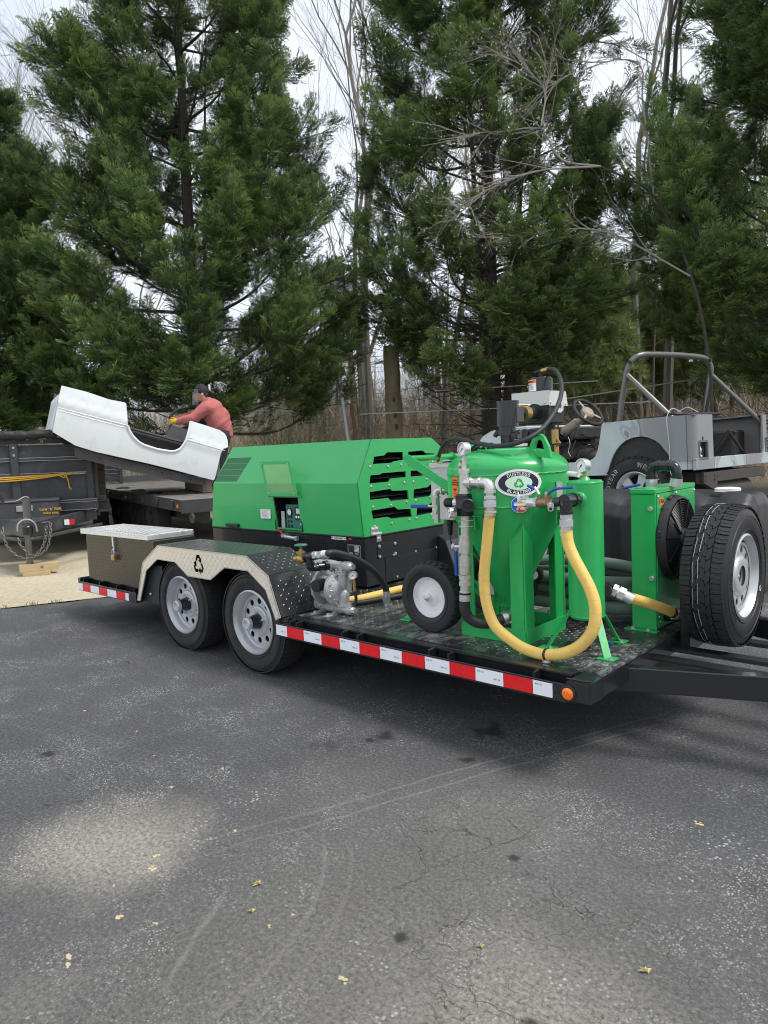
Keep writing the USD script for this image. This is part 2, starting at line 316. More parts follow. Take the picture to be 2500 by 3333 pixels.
        e = mul(name + "e", rng(name + "e0", name + "t.value", t0, t0 + 0.25 * L, 0, 1), rng(name + "e1", name + "t.value", t0 + L, t0 + 0.7 * L, 0, 1))
        return mul(name + "z", f, e)
    def arc(name, c, r, w, s, y1):
        n[name + "d"] = ("vector_math", {"math_type": "distance", "vector2": (c[0], c[1], 0)}); l.append(("g.position", name + "d.vector1"))
        n[name + "o"] = ("math", {"math_type": "subtract", "value2": r}); l.append((name + "d.value", name + "o.value1"))
        n[name + "a"] = ("math", {"math_type": "absolute"}); l.append((name + "o.value", name + "a.value1"))
        n[name + "x"] = ("separate_xyz", {}) if name + "x" not in n else n[name + "x"]; l.append(("g.position", name + "x.vector"))
        return mul(name + "z", rng(name + "f", name + "a.value", w, w * 0.3, 0, s), mul(name + "q", rng(name + "y", name + "x.y", y1 + 0.15, y1 - 0.1, 0, 1), rng(name + "xx", name + "x.x", -0.75, -0.5, 0, 1)))
    tr = [line("ta", (-0.98, -1.62), (0.15, 1.5), 0.010, 0.085, 0.34, 0.0), line("tb", (-2.9, -1.3), (-1.15, -0.95), 0.012, 0.13, 0.12, 0.10),
          line("te", (-0.62, -1.35), (-0.33, -1.80), 0.014, 0.0, 0.35), line("tf", (-1.5, -0.25), (1.2, 1.75), 0.012, 0.15, 0.12, 0.0), line("tg", (-3.4, -0.4), (-0.6, -0.75), 0.016, 0.16, 0.08, 0.0),
          arc("tc", (-1.15, -1.75), 0.965, 0.013, 0.22, -0.95), arc("td", (-1.15, -1.75), 1.06, 0.010, 0.18, -0.95)]
    tm = node_sum(n, l, tr, "tmx")
    blend("btrack", mul("trackf", tm, rng("tn", "nd.fac", 0.30, 0.60, 0.25, 1.0)), (0.30, 0.285, 0.26))
    # oil spots
    ol = []
    n["no"] = ("noise_texture", {"scale": 14.0, "detail": 3.0}); l.append(("g.position", "no.vector"))
    for k, (x, y, r) in enumerate(((-1.023, -0.163, 0.075), (-1.05, -0.24, 0.03), (-1.176, -0.426, 0.09), (-0.65, 0.215, 0.11), (-2.13, -1.345, 0.05), (0.02, -0.62, 0.03), (-0.02, -1.17, 0.035), (0.44, -1.2, 0.028), (-0.55, -0.12, 0.05))):
        n[f"od{k}"] = ("vector_math", {"math_type": "distance", "vector2": (x, y, 0.0)}); l.append(("g.position", f"od{k}.vector1"))
        n[f"oa{k}"] = ("math", {"math_type": "multiply_add", "value2": r * 2.2}); l.extend([("no.fac", f"oa{k}.value1"), (f"od{k}.value", f"oa{k}.value3")])
        ol.append(rng(f"or{k}", f"oa{k}.value", r * 2.0, r * 1.45, 0, 0.8 if k not in (2,) else 0.35))
    blend("boil", node_sum(n, l, ol, "omx"), (0.008, 0.008, 0.009))
    # cracks
    n["nw"] = ("noise_texture", {"scale": 2.4, "detail": 5.0, "roughness": 0.65}); l.append(("g.position", "nw.vector"))
    n["ws"] = ("vector_math", {"math_type": "multiply_add", "vector2": (0.55, 0.55, 0.0)}); l.extend([("nw.color", "ws.vector1"), ("g.position", "ws.vector3")])
    n["fl"] = ("vector_math", {"math_type": "multiply", "vector2": (1, 1, 0)}); l.extend([("ws.vector", "fl.vector1")])
    cr = []
    n["nc"] = ("noise_texture", {"scale": 0.9, "detail": 3.0}); l.append(("g.position", "nc.vector"))
    n["rc"] = ("vector_math", {"math_type": "distance", "vector2": (0.25, -0.55, 0.0)}); l.append(("g.position", "rc.vector1"))
    for k, (sc, w, a, b) in enumerate(((0.75, 0.0022, 0.41, 0.48), (2.1, 0.0038, 0.44, 0.51), (6.0, 0.010, 0.46, 0.54))):
        n[f"ck{k}"] = ("voronoi_texture", {"scale": sc, "feature": "distance_to_edge", "dimensions": "2D"}); l.append(("fl.vector", f"ck{k}.vector"))
        f = mul(f"cm{k}", rng(f"cr{k}", f"ck{k}.distance", w, w * 0.25, 0, 1), rng(f"cn{k}", "nc.fac", a, b, 0, 1))
        if k > 0: f = mul(f"cg{k}", f, rng(f"ch{k}", "rc.value", 1.25, 0.55, 0, 1))
        cr.append(f)
    ck = node_sum(n, l, cr, "cmx")
    n["cc"] = ("rgb_ramp", {"ramp": [(0.0, (0.018, 0.018, 0.018)), (0.40, (0.024, 0.024, 0.024)), (0.50, (0.17, 0.165, 0.14)), (1.0, (0.27, 0.26, 0.20))]}); l.append(("nw.fac", "cc.fac"))
    n["bck"] = ("mix", {}); l.extend([(ck, "bck.fac"), (last, "bck.color1"), ("cc.color", "bck.color2")]); last = "bck.color"
    n["p"] = ("principled_bsdf", {"roughness": 0.78, "specular_ior_level": 0.4}); l.append((last, "p.base_color"))
    n["h"] = ("math", {"math_type": "subtract"}); n["hc"] = ("math", {"math_type": "multiply", "value2": 1.2}); l.extend([("nf.fac", "h.value1"), (ck, "hc.value1"), ("hc.value", "h.value2")])
    n["bp"] = ("bump", {"strength": 0.8, "distance": 0.005}); l.extend([("h.value", "bp.height"), ("bp.normal", "p.normal")])
    usdkit.material(stage, "/World/Looks/asphalt", n, l, surface="p.BSDF")
asphalt()
def ground_mat(name, stops, sc, det=7.0, rough=0.9, bump=0.01, big=0.5):
    usdkit.material(stage, "/World/Looks/" + name, {
        "g": ("geometry", {}), "n": ("noise_texture", {"scale": sc, "detail": det, "roughness": 0.7}), "n2": ("noise_texture", {"scale": big, "detail": 4.0}),
        "mx": ("mix_float", {"fac": 0.3}), "r": ("rgb_ramp", {"ramp": stops}), "p": ("principled_bsdf", {"roughness": rough, "specular_ior_level": 0.25}), "b": ("bump", {"strength": 0.7, "distance": bump})},
        [("g.position", "n.vector"), ("g.position", "n2.vector"), ("n.fac", "mx.a"), ("n2.fac", "mx.b"), ("mx.result", "r.fac"), ("r.color", "p.base_color"), ("n.fac", "b.height"), ("b.normal", "p.normal")], surface="p.BSDF")
ground_mat("concrete", [(0.25, (0.22, 0.19, 0.13)), (0.45, (0.40, 0.35, 0.25)), (0.6, (0.50, 0.445, 0.33)), (0.8, (0.58, 0.53, 0.42))], 24.0, 9.0, 0.85, 0.004, 0.9)
ground_mat("lawn_green", [(0.25, (0.03, 0.07, 0.015)), (0.5, (0.08, 0.17, 0.03)), (0.75, (0.15, 0.22, 0.06))], 30.0)
ground_mat("leaf_litter", [(0.2, (0.05, 0.04, 0.028)), (0.45, (0.13, 0.105, 0.075)), (0.6, (0.22, 0.18, 0.13)), (0.8, (0.16, 0.15, 0.07))], 9.0)
def sheet(pts, z):
    p = Polygon(pts).buffer(0); t = trimesh.creation.triangulate_polygon(p, engine="earcut")
    v, f = np.column_stack([t[0], np.full(len(t[0]), z)]), A(t[1])
    n = np.cross(v[f[:, 1]] - v[f[:, 0]], v[f[:, 2]] - v[f[:, 0]])[:, 2]; f[n < 0] = f[n < 0][:, ::-1]
    return v, f
rg = np.random.default_rng(5)
struct("ground", sheet([(-400, -400), (400, -400), (400, 400), (-400, 400)], -0.05), "leaf_litter")
struct("lawn", sheet([(-60, -40), (-13.2, -40), (-13.0, 3), (-11.6, 8.4), (-11.5, 11), (-16, 14), (-60, 12)], -0.03), "lawn_green")
struct("concrete_pad", sheet([(-8.9, -8), (-2.2, 8.2), (-10.5, 8.0), (-13.5, 4.2), (-15, -8)], -0.008), "concrete")
ed = [(-5.67 + 0.413 * s + 0.02 * math.sin(s * 5.1) + 0.015 * math.sin(s * 13.7), -0.36 + 0.907 * s) for s in np.linspace(-9, 9.2, 180)]
ac = sheet(ed + [(60, ed[-1][1]), (60, -40), (ed[0][0], -40)], 0.0)
struct("driveway", ac, "asphalt")

# grass growing along the seam between asphalt and concrete
mat("blade_green", (0.11, 0.17, 0.045), 0.6, var=0.4, vs=20)
def tufts(cs, hmin, hmax, nb, w, rgen):
    vs, fs, n = [], [], 0
    for c in cs:
        for _ in range(nb):
            a, lean, h = rgen.uniform(0, 2 * PI), rgen.uniform(0.1, 0.7), rgen.uniform(hmin, hmax)
            d = A([math.cos(a), math.sin(a), 0]); s = A([-d[1], d[0], 0]) * w; b = A(c) + A([rgen.normal(0, .012), rgen.normal(0, .012), 0])
            vs += [b - s, b + s, b + d * lean * h * 0.4 + A([0, 0, h * .6]) + s * .6, b + d * lean * h + A([0, 0, h])]
            fs += [[n, n + 1, n + 2], [n, n + 2, n + 3]]; n += 4
    return A(vs), A(fs)
cs = []
for s in rg.uniform(-0.5, 4.5, 130):
    if math.sin(s * 7.3) + math.sin(s * 3.1 + 1) > 0.2: cs.append((-5.67 + 0.413 * s + rg.normal(0, 0.02), -0.36 + 0.907 * s + rg.normal(0, .02), 0.0))
struct("grass_tufts", tufts(cs, 0.015, 0.06, 7, 0.0025, rg), "blade_green", kind="stuff", label="thin weeds growing in the seam between asphalt and concrete", cat="grass")
cs = [(x, y, -0.03) for x, y in zip(rg.uniform(-24, -13.2, 2600), rg.uniform(3.2, 10, 2600))]
struct("lawn_grass", tufts(cs, 0.04, 0.10, 8, 0.006, rg), "blade_green", kind="stuff", label="short green lawn grass beyond the flatbed trailer", cat="grass")

# sawdust crumbs and leaf scraps on the asphalt, each one a thing
mat("wood_crumb", (0.50, 0.41, 0.26), 0.8, var=0.3, vs=60); mat("dry_leaf", (0.42, 0.36, 0.16), 0.7, var=0.3, vs=60); mat("pale_stone", (0.45, 0.45, 0.46), 0.7, var=0.2, vs=60)
crumbs = [(-1.376, -1.130, 1.0), (-0.958, -1.436, 1.2), (-0.748, -1.686, 1.2), (-0.629, -1.626, 0.7), (-1.353, -0.887, 0.8), (-0.875, -1.155, 0.8), (-0.91, -1.62, 0.55), (-1.72, -1.02, 0.5),
          (-0.90, -1.485, 1.3), (-0.352, -1.400, 0.7), (-0.339, -1.32, 0.6), (-0.028, -1.402, 1.2), (-0.686, -1.865, 1.1), (-0.659, -1.882, 1.0), (0.427, 0.009, 1.2), (-2.55, -0.98, 0.8), (-2.05, -0.93, 0.6), (-1.95, -1.35, 0.5)]
words = ["flattened tan sawdust crumb in the open middle of the asphalt", "round tan sawdust crumb at the right edge of the dusty patch", "tan sawdust crumb below the dusty patch", "small tan crumb below the end of the crumb trail",
         "tan chip on the asphalt before the front trailer wheel", "tan chip beside the long tyre track's left end", "pale small crumb inside the dusty patch's lower right", "tiny tan crumb above the dusty patch",
         "largest tan sawdust streak curving below the tyre track's end", "small pale crumb between the two curved scuffs", "small upright tan chip left of the curved scuffs", "ragged tan crumb by the cracked patch at the bottom",
         "long curled tan wood shaving at the lower left", "forked tan wood shaving at the lower left", "pale crumb beside a crack, below the trailer's front corner", "tan wood chip on the asphalt, farthest left towards the concrete",
         "pale crumb on the asphalt a step left of the rear trailer wheel", "tiny pale crumb on dark asphalt by the oil mark"]
for (x, y, s), wd in zip(crumbs, words):
    th_ = thing("sawdust_crumb", wd, "wood crumb", (x, y, 0.0))
    g_ = []
    for _ in range(int(5 + 4 * s)):
        r_ = rg.uniform(0.0025, 0.0048) * s; g_.append(ball((x + rg.normal(0, .006 * s), y + rg.normal(0, .004 * s), r_ * 0.25), r_, 1, (1.3, 0.9, 0.45)))
    v_, f_ = J(*g_); v_[:, 2] = np.maximum(v_[:, 2], 0.0005) + rg.normal(0, .0006, len(v_)) ** 2
    obj("crumb", (v_, f_), "wood_crumb", th_, smooth=False)
for (x, y, r_, w_) in ((0.585, -0.845, 0.022, "pale green leaf scrap on the cracked asphalt at the lower right"), (-0.536, -1.30, 0.022, "forked brown twig end on the asphalt left of the scuff"), (-0.44, -1.40, 0.016, "narrow dry leaf scrap between the tyre scuffs"), (0.19, -1.06, 0.014, "small round dry leaf on the cracked asphalt")):
    th_ = thing("leaf_scrap", w_, "leaf", (x, y, 0)); a_ = rg.uniform(0, PI); g_ = []
    for k in range(4):
        b = a_ + k * 0.7; d_ = A([math.cos(b), math.sin(b), 0]); q = A([-d_[1], d_[0], 0]); o_ = A([x, y, 0.003])
        g_.append(plate(o_ - q * r_ * .2, o_ + d_ * r_ * .5 - q * r_ * .22 + [0, 0, .005], o_ + d_ * r_ * 1.1 + [0, 0, .002], o_ + d_ * r_ * .5 + q * r_ * .22 + [0, 0, .006], 0.0012))
    obj("leaf", J(*g_), "dry_leaf", th_, smooth=False)
st = thing("pebble", "pale grey pebble on the asphalt at the left edge", "stone", (-1.21, -1.92, 0)); obj("stone", ball((-1.21, -1.92, 0.006), 0.011, 2, (1.3, 0.9, 0.7)), "pale_stone", st)

# ================================================================== FAR LEFT: house, picket fence, pipe frame
mat("roof_grey", (0.30, 0.29, 0.28), 0.8, var=0.15, vs=8, bump=0.01, bs=20); mat("siding", (0.46, 0.43, 0.39), 0.7, var=0.06); mat("trim_white", (0.72, 0.72, 0.70), 0.5, var=0.04); mat("pane_dark", (0.03, 0.035, 0.04), 0.1, var=0.1)
HF = trans((-38.0, 4.2, -1.35)) @ rotm([0, 0, 1], math.radians(28))
h = thing("house", "low grey roofed house seen behind the dump trailer under the branches", "house", (0, 0, 0), HF)
obj("wall", box((-6, -4, -0.5), (6, 4, 2.55)), "siding", h); obj("wall", prism([(-4, 2.55), (4, 2.55), (0, 4.75)], 0.2, YZ(5.8)), "siding", h)
obj("wall", prism([(-4, 2.55), (4, 2.55), (0, 4.75)], 0.2, YZ(-6.0)), "siding", h)
rf = obj("roof", J(plate((-6.5, -4.5, 2.32), (6.5, -4.5, 2.32), (6.5, 0, 4.82), (-6.5, 0, 4.82), 0.12), plate((6.5, 4.5, 2.32), (-6.5, 4.5, 2.32), (-6.5, 0, 4.82), (6.5, 0, 4.82), 0.12)), "roof_grey", h, smooth=False)
obj("gable_trim", J(plate((6.52, -4.55, 2.25), (6.52, -4.55, 2.48), (6.52, 0, 4.98), (6.52, 0, 4.74), 0.06), plate((6.52, 4.55, 2.48), (6.52, 4.55, 2.25), (6.52, 0, 4.74), (6.52, 0, 4.98), 0.06)), "trim_white", h, smooth=False)
for k in (-2.2, 1.6):
    w_ = obj("window", box((6.0, k - 0.6, 0.9), (6.06, k + 0.6, 2.2)), "trim_white", h); obj("pane", box((6.06, k - 0.5, 1.0), (6.075, k + 0.5, 2.1)), "pane_dark", w_)
fn = thing("picket_fence", "low white picket fence beyond the flatbed trailer", "fence", (-17.0, 8.0, 0), trans((-16.9, 7.35, -0.03)) @ rotm([0, 0, 1], math.radians(55)) @ trans((17.0, -8.0, 0)))
fb = A([-17.0, 8.0, 0])
for z in (0.18, 0.60): obj("rail", box(fb + [-3.0, 0.02, z], fb + [3.0, 0.05, z + 0.06]), "trim_white", fn)
for k in range(46):
    x = -3.0 + k * 0.131; obj("picket", prism([(x, 0.04), (x + 0.07, 0.04), (x + 0.07, 0.70), (x + 0.035, 0.76), (x, 0.70)], 0.018, trans(fb) @ XZ(0.0)), "trim_white", fn, smooth=False)
for k in (-3.05, -1.0, 1.0, 3.0): obj("post", box(fb + [k, 0.05, 0], fb + [k + 0.1, 0.15, 0.86], 0.01), "trim_white", fn)
mat("rusty_steel", (0.16, 0.075, 0.045), 0.75, 0.2, var=0.3, vs=10); mat("galv_pipe", (0.42, 0.42, 0.42), 0.45, 0.6, var=0.2, vs=10)
pf = thing("pipe_frame", "leaning steel post, rusty post and thin pipe rails among the trunks", "pipe frame", (-10.3, 9.0, 0))
obj("post", cyl((-10.28, 8.88, -0.05), (-10.48, 8.70, 2.40), 0.045, n=10), "galv_pipe", pf); obj("post", cyl((-10.12, 8.98, -0.05), (-10.36, 8.86, 2.25), 0.04, n=10), "rusty_steel", pf, label="rusty brown post")
obj("rail", cyl((-10.2, 9.0, 2.02), (-5.2, 13.4, 2.12), 0.012, n=6), "galv_pipe", pf); obj("rail", cyl((-9.0, 10.2, 2.50), (-6.2, 12.6, 2.62), 0.012, n=6), "galv_pipe", pf)
wr = thing("overhead_cable", "thin pale cable strung across the wood behind the open vehicle body", "cable", (-6, 17, 0))
obj("strand", tube([(-8.2, 14.0, 2.30), (-5.5, 16.5, 2.75), (-3.0, 18.5, 3.55)], 0.016, 5), "galv_pipe", wr)
# ================================================================== TREES
def stuff_obj(*a, **k):
    p = obj(*a, **k); stage.GetPrimAtPath(p.path).SetCustomDataByKey("kind", "stuff"); return p
def leaf_mat(name, c1, c2, c3, trl=0.25, tip=0.0):
    usdkit.material(stage, "/World/Looks/" + name, {
        "g": ("geometry", {}), "tc": ("texture_coordinate", {}), "sx": ("separate_xyz", {}), "tp": ("map_range", {"from_min": 0.08, "from_max": 0.36, "to_min": -tip * 0.5, "to_max": tip, "clamp": True}), "ad": ("math", {"math_type": "add"}),
        "n": ("noise_texture", {"scale": 0.8, "detail": 3.0}), "n2": ("noise_texture", {"scale": 7.0, "detail": 3.0}), "oi": ("object_info", {}),
        "a": ("mix_float", {"fac": 0.5}), "a2": ("mix_float", {"fac": 0.35}), "r": ("rgb_ramp", {"ramp": [(0.2, c1), (0.5, c2), (0.8, c3)]}),
        "p": ("principled_bsdf", {"roughness": 0.5, "specular_ior_level": 0.35}), "t": ("translucent_bsdf", {}), "m": ("mix_closure", {"fac": trl})},
        [("g.position", "n.vector"), ("g.position", "n2.vector"), ("tc.object", "sx.vector"), ("sx.x", "tp.value"), ("n.fac", "a.a"), ("n2.fac", "a.b"), ("a.result", "a2.a"), ("oi.random", "a2.b"), ("a2.result", "ad.value1"), ("tp.result", "ad.value2"), ("ad.value", "r.fac"),
         ("r.color", "p.base_color"), ("r.color", "t.color"), ("p.BSDF", "m.closure1"), ("t.BSDF", "m.closure2")], surface="m.closure")
leaf_mat("cedar_leaf", (0.018, 0.038, 0.012), (0.058, 0.110, 0.031), (0.195, 0.275, 0.082), 0.26, 0.32)
leaf_mat("cedar_leaf_light", (0.024, 0.050, 0.015), (0.080, 0.146, 0.041), (0.23, 0.325, 0.10), 0.26, 0.32)
leaf_mat("pine_leaf", (0.10, 0.15, 0.05), (0.20, 0.27, 0.09), (0.30, 0.37, 0.14), 0.3)
leaf_mat("blossom_leaf", (0.22, 0.20, 0.10), (0.42, 0.40, 0.22), (0.62, 0.58, 0.42), 0.35)
mat("bark_dark", (0.060, 0.050, 0.040), 0.9, var=0.5, vs=7, bump=0.02, bs=18)
mat("bark_grey", (0.20, 0.18, 0.155), 0.9, var=0.35, vs=5, bump=0.015, bs=22)
mat("bark_pale", (0.30, 0.275, 0.245), 0.9, var=0.3, vs=5, bump=0.01, bs=22)
mat("bark_forest", (0.17, 0.145, 0.12), 0.92, var=0.4, vs=4, bump=0.02, bs=14)
mat("bark_cut", (0.20, 0.165, 0.105), 0.85, var=0.45, vs=6, bump=0.03, bs=9)
mat("brush_brown", (0.29, 0.235, 0.165), 0.9, var=0.45, vs=1.2)

def frond(rgen, L=0.34, nb=15):
    """A flat feathery conifer spray along +x: branchlets and their side tips as narrow leaves."""
    vs, fs = [], []
    def leaf(b, d, w, l, up):
        s = np.cross(up, d); s /= max(np.linalg.norm(s), 1e-6); n = len(vs)
        vs.extend([b - s * w * .35, b + s * w * .35, b + d * l * .55 + s * w + up * l * .06, b + d * l * .55 - s * w + up * l * .06, b + d * l])
        fs.extend([[n, n + 1, n + 2], [n, n + 2, n + 3], [n + 3, n + 2, n + 4]])
    up = A([0, 0, 1.0])
    for i in range(nb):
        t = (i + 0.6) / nb; b = A([t * L, 0, -0.10 * L * t * t]); sd = 1 if i % 2 else -1
        ang = sd * rgen.uniform(0.55, 1.0); d = A([math.cos(ang), math.sin(ang), rgen.uniform(-0.25, 0.30)]); d /= np.linalg.norm(d)
        l = L * (0.46 * math.sin(PI * min(1, 0.25 + 0.75 * t)) + 0.13) * rgen.uniform(0.75, 1.2)
        u = up + rgen.normal(0, 0.45, 3); u /= np.linalg.norm(u)
        leaf(b, d, 0.0075, l, u)
        for q in (0.35, 0.62):
            a2 = ang + rgen.choice([-1, 1]) * rgen.uniform(0.5, 0.9); d2 = A([math.cos(a2), math.sin(a2), rgen.uniform(-0.35, 0.35)]); d2 /= np.linalg.norm(d2)
            leaf(b + d * l * q, d2, 0.0068, l * rgen.uniform(0.3, 0.5), u)
    leaf(A([L * 0.8, 0, -0.08 * L]), A([1, 0, -0.1]), 0.007, L * 0.35, up)
    return A(vs), A(fs)
def needles(rgen, L=0.28):
    vs, fs = [], []
    for _ in range(26):
        d = rgen.normal(0, 1, 3) + A([1.0, 0, 0.25]); d /= np.linalg.norm(d); s = np.cross(d, rgen.normal(0, 1, 3)); s /= np.linalg.norm(s); n = len(vs)
        l = L * rgen.uniform(0.5, 1); vs.extend([-s * .008, s * .008, d * l]); fs.append([n, n + 1, n + 2])
    return A(vs), A(fs)
def quats(d, up):
    """Half quaternions turning +x to d with +z near up; rows."""
    z = up - d * (up * d).sum(1, keepdims=True); z /= np.maximum(np.linalg.norm(z, axis=1, keepdims=True), 1e-6); y = np.cross(z, d)
    m = np.stack([d, y, z], -1); out = []
    from scipy.spatial.transform import Rotation
    q = Rotation.from_matrix(m).as_quat()
    return q
def instancer(parent, name, protos, matname, pos, d, up, sc, pick, kind="stuff"):
    p = numbered(parent.path, name); pi = UsdGeom.PointInstancer.Define(stage, p); tg = []
    for k, g in enumerate(protos):
        pp = f"{p}/spray" + (f"_{k:03d}" if k else ""); usdkit.mesh(stage, pp, g, "/World/Looks/" + matname, smooth=False); tg.append(pp)
    pi.CreatePrototypesRel().SetTargets([Sdf.Path(t) for t in tg])
    pi.CreatePositionsAttr(Vt.Vec3fArray.FromNumpy((pos - parent.base).astype(np.float32)))
    q = quats(d, up); pi.CreateOrientationsAttr(Vt.QuathArray([Gf.Quath(float(a[3]), float(a[0]), float(a[1]), float(a[2])) for a in q]))
    pi.CreateScalesAttr(Vt.Vec3fArray.FromNumpy(np.repeat(sc[:, None], 3, 1).astype(np.float32)))
    pi.CreateProtoIndicesAttr(Vt.IntArray.FromNumpy(pick.astype(np.int32)))
    if kind: pi.GetPrim().SetCustomDataByKey("kind", kind)
unit = lambda v: v / np.maximum(np.linalg.norm(v, axis=-1, keepdims=True), 1e-9)
FR = [frond(np.random.default_rng(40 + k)) for k in range(4)]
ND = [needles(np.random.default_rng(60 + k)) for k in range(3)]

def conifer(base, label, env, zlo, zhi, nlimb, per, seed, stems=((0, 0),), trunk_r=0.2, lean=0.55, leaf="cedar_leaf", size=1.0, dead=60, mask=None, name="conifer_tree", low=None):
    """env(z, az) -> crown radius. Plumes of sprays along ascending limbs; bare inner twigs below."""
    rgen = np.random.default_rng(seed); base = A(base, float); t = thing(name, label, "tree", base)
    tk, lim, pos, dr, ups, sc = [], [], [], [], [], []
    for k, (sx_, sy_) in enumerate(stems):
        top = base + A([sx_ * 2.2, sy_ * 2.2, zhi * (1.0 if k == 0 else rgen.uniform(0.6, 0.9))])
        pth = spline([base + A([sx_ * .3, sy_ * .3, -0.2]), base + A([sx_ * 0.7 + rgen.normal(0, .05), sy_ * .7, zhi * .2]), base * .45 + top * .55 + rgen.normal(0, .08, 3) * A([1, 1, 0]), top], 6)
        r = trunk_r * (1.0 if k == 0 else rgen.uniform(0.5, 0.8)); tk.append(tube(pth, r * (1 - 0.93 * np.linspace(0, 1, len(pth)) ** 0.8), 9))
    obj("trunk", J(*tk), "bark_dark", t)
    for i in range(nlimb):
        u = (i + rgen.uniform(0, 1)) / nlimb; zt = zlo + (zhi - zlo) * u ** 1.05; az = i * 2.39996 + rgen.uniform(-.35, .35)
        R = env(zt, az) * rgen.uniform(0.62, 1.12)
        if R < 0.2: continue
        o = A([math.cos(az), math.sin(az), 0]); rise = R * lean * rgen.uniform(0.45, 1.5) * (0.35 + 0.65 * min(1, (zt - zlo) / 3.0) if low else 1.0)
        z0 = max(0.35, zt - rise * (0.9 if not low else 0.75)); s = base + A([0, 0, z0]) + o * 0.05
        tip = base + o * R + A([0, 0, zt + rise * 0.25]); mid = s * 0.45 + tip * 0.55 + A([0, 0, -0.10 * R]) + rgen.normal(0, 0.12, 3)
        pth = spline([s, mid, tip], 6); L = np.linalg.norm(np.diff(pth, axis=0), axis=1).sum()
        lim.append(tube(pth, np.linspace(0.014 + 0.011 * R, 0.006, len(pth)), 5))
        nsub = max(4, int(per / 14 * (0.45 + R / 3.2) * rgen.uniform(0.8, 1.2)))
        for q in range(nsub + 1):                            # side plumes, each a tight brush of sprays on its own twig
            tq = 1.0 if q == nsub else 0.28 + 0.70 * rgen.beta(1.5, 1.1); k = min(len(pth) - 2, int(tq * (len(pth) - 1))); st_ = pth[k] + (pth[k + 1] - pth[k]) * (tq * (len(pth) - 1) - k); ax = unit(pth[k + 1] - pth[k])
            sd = unit(np.cross(ax, rgen.normal(0, 1, 3))); dd = unit(ax * rgen.uniform(.45, .9) + sd * rgen.uniform(.3, .95) * (q < nsub) + A([0, 0, rgen.uniform(.25, .75)]) + o * .12)
            Ls = rgen.uniform(0.75, 1.5) * (0.50 + 0.15 * R) * (1.15 - 0.35 * abs(tq - .6)); e = st_ + dd * Ls; lim.append(tube([st_, (st_ + e) / 2 - [0, 0, .03], e], [0.010, 0.007, 0.003], 3, False))
            if meshkit.noise(e[None] * 0.85, seed + 3)[0] < 0.31 and q < nsub: continue
            nf = int(rgen.uniform(12, 18) * (0.45 + .55 * Ls)); u_ = rgen.beta(1.1, 1.15, nf)[:, None]; rad = unit(rgen.normal(0, 1, (nf, 3))); c = st_ + dd * Ls * (0.12 + .88 * u_) + rad * (0.02 + .15 * (1 - u_) ** .8) * (0.6 + .25 * R)
            d = unit(dd * 1.0 + rad * (0.62 - .40 * u_) + A([0, 0, 0.18]) + rgen.normal(0, .14, (nf, 3)))
            pos.append(c - d * 0.06); dr.append(d); ups.append(unit(A([0, 0, 1.0]) + rgen.normal(0, .55, (nf, 3)))); sc.append(rgen.uniform(0.7, 1.35, nf) * size * (1.2 - .35 * u_[:, 0]))
    for _ in range(dead):                                    # bare dead twigs in the shaded interior
        az = rgen.uniform(0, 2 * PI); z = rgen.uniform(0.6, zlo + 2.8); o = A([math.cos(az), math.sin(az), rgen.uniform(-.12, .7)]); Lb = rgen.uniform(0.8, 2.2)
        p0 = base + A([0, 0, z]) + o * 0.08; p2 = p0 + o * Lb; p1 = (p0 + p2) / 2 + rgen.normal(0, .1, 3); pth = spline([p0, p1, p2], 4); lim.append(tube(pth, np.linspace(.016, .004, len(pth)), 4, False))
        for _ in range(4):
            k = rgen.integers(2, len(pth)); e = pth[k] + unit(o + rgen.normal(0, .7, 3)) * rgen.uniform(.25, .7); lim.append(tube([pth[k], (pth[k] + e) / 2 + rgen.normal(0, .03, 3), e], [.006, .005, .002], 3, False))
    stuff_obj("limbs", J(*lim), "bark_dark", t, smooth=False)
    pos, dr, ups, sc = np.vstack(pos), np.vstack(dr), np.vstack(ups), np.concatenate(sc)
    if mask is not None:
        keep = mask(pos, rgen); pos, dr, ups, sc = pos[keep], dr[keep], ups[keep], sc[keep]
    instancer(t, "crown", FR, leaf, pos, dr, ups, sc, rgen.integers(0, 4, len(pos)))
    return t, len(pos)

lerp = lambda z, zs, rs: float(np.interp(z, zs, rs))
RA = math.radians(43); side = lambda a, k: 1.0 + k * math.cos(a - RA)      # k > 0 leans the crown to the picture's right
CT = []
CT.append(conifer((-12.75, 6.35, 0), "huge dark green conifer right behind the man in the red hoodie", lambda z, a: lerp(z, [1.6, 2.6, 4.2, 7, 10, 13, 15.5], [1.5, 3.2, 3.15, 2.4, 1.95, 1.4, 0.3]) * side(a, .08 if z < 4 else .0), 1.9, 15, 112, 150, 1, stems=((0, 0), (0.35, 0.1), (-0.3, 0.2)), trunk_r=0.24, low=True))
CT.append(conifer((-8.35, 11.6, 0), "tall dark conifer with bushy bare lower branches behind the blast pot", lambda z, a: lerp(z, [2.2, 3.4, 5.5, 8, 11, 14, 17], [1.5, 2.8, 2.8, 2.55, 2.35, 2.0, 0.5]) * side(a, -.10 if z < 6 else -.16), 2.6, 16.5, 108, 138, 2, stems=((0, 0), (0.45, 0.3), (-0.25, -0.1), (0.75, 0.55)), trunk_r=0.26, dead=210, low=True))
CT.append(conifer((-2.55, 15.3, 0), "broad bright green conifer at the right behind the roll bar", lambda z, a: lerp(z, [1.8, 3.2, 5, 8, 11, 14, 16.5], [1.6, 3.3, 3.9, 4.0, 3.4, 2.7, 0.6]) * side(a, .0 if z < 6 else .22), 2.3, 16.0, 120, 155, 3, stems=((0, 0), (0.3, -0.4)), trunk_r=0.26, leaf="cedar_leaf_light", low=True, dead=120))
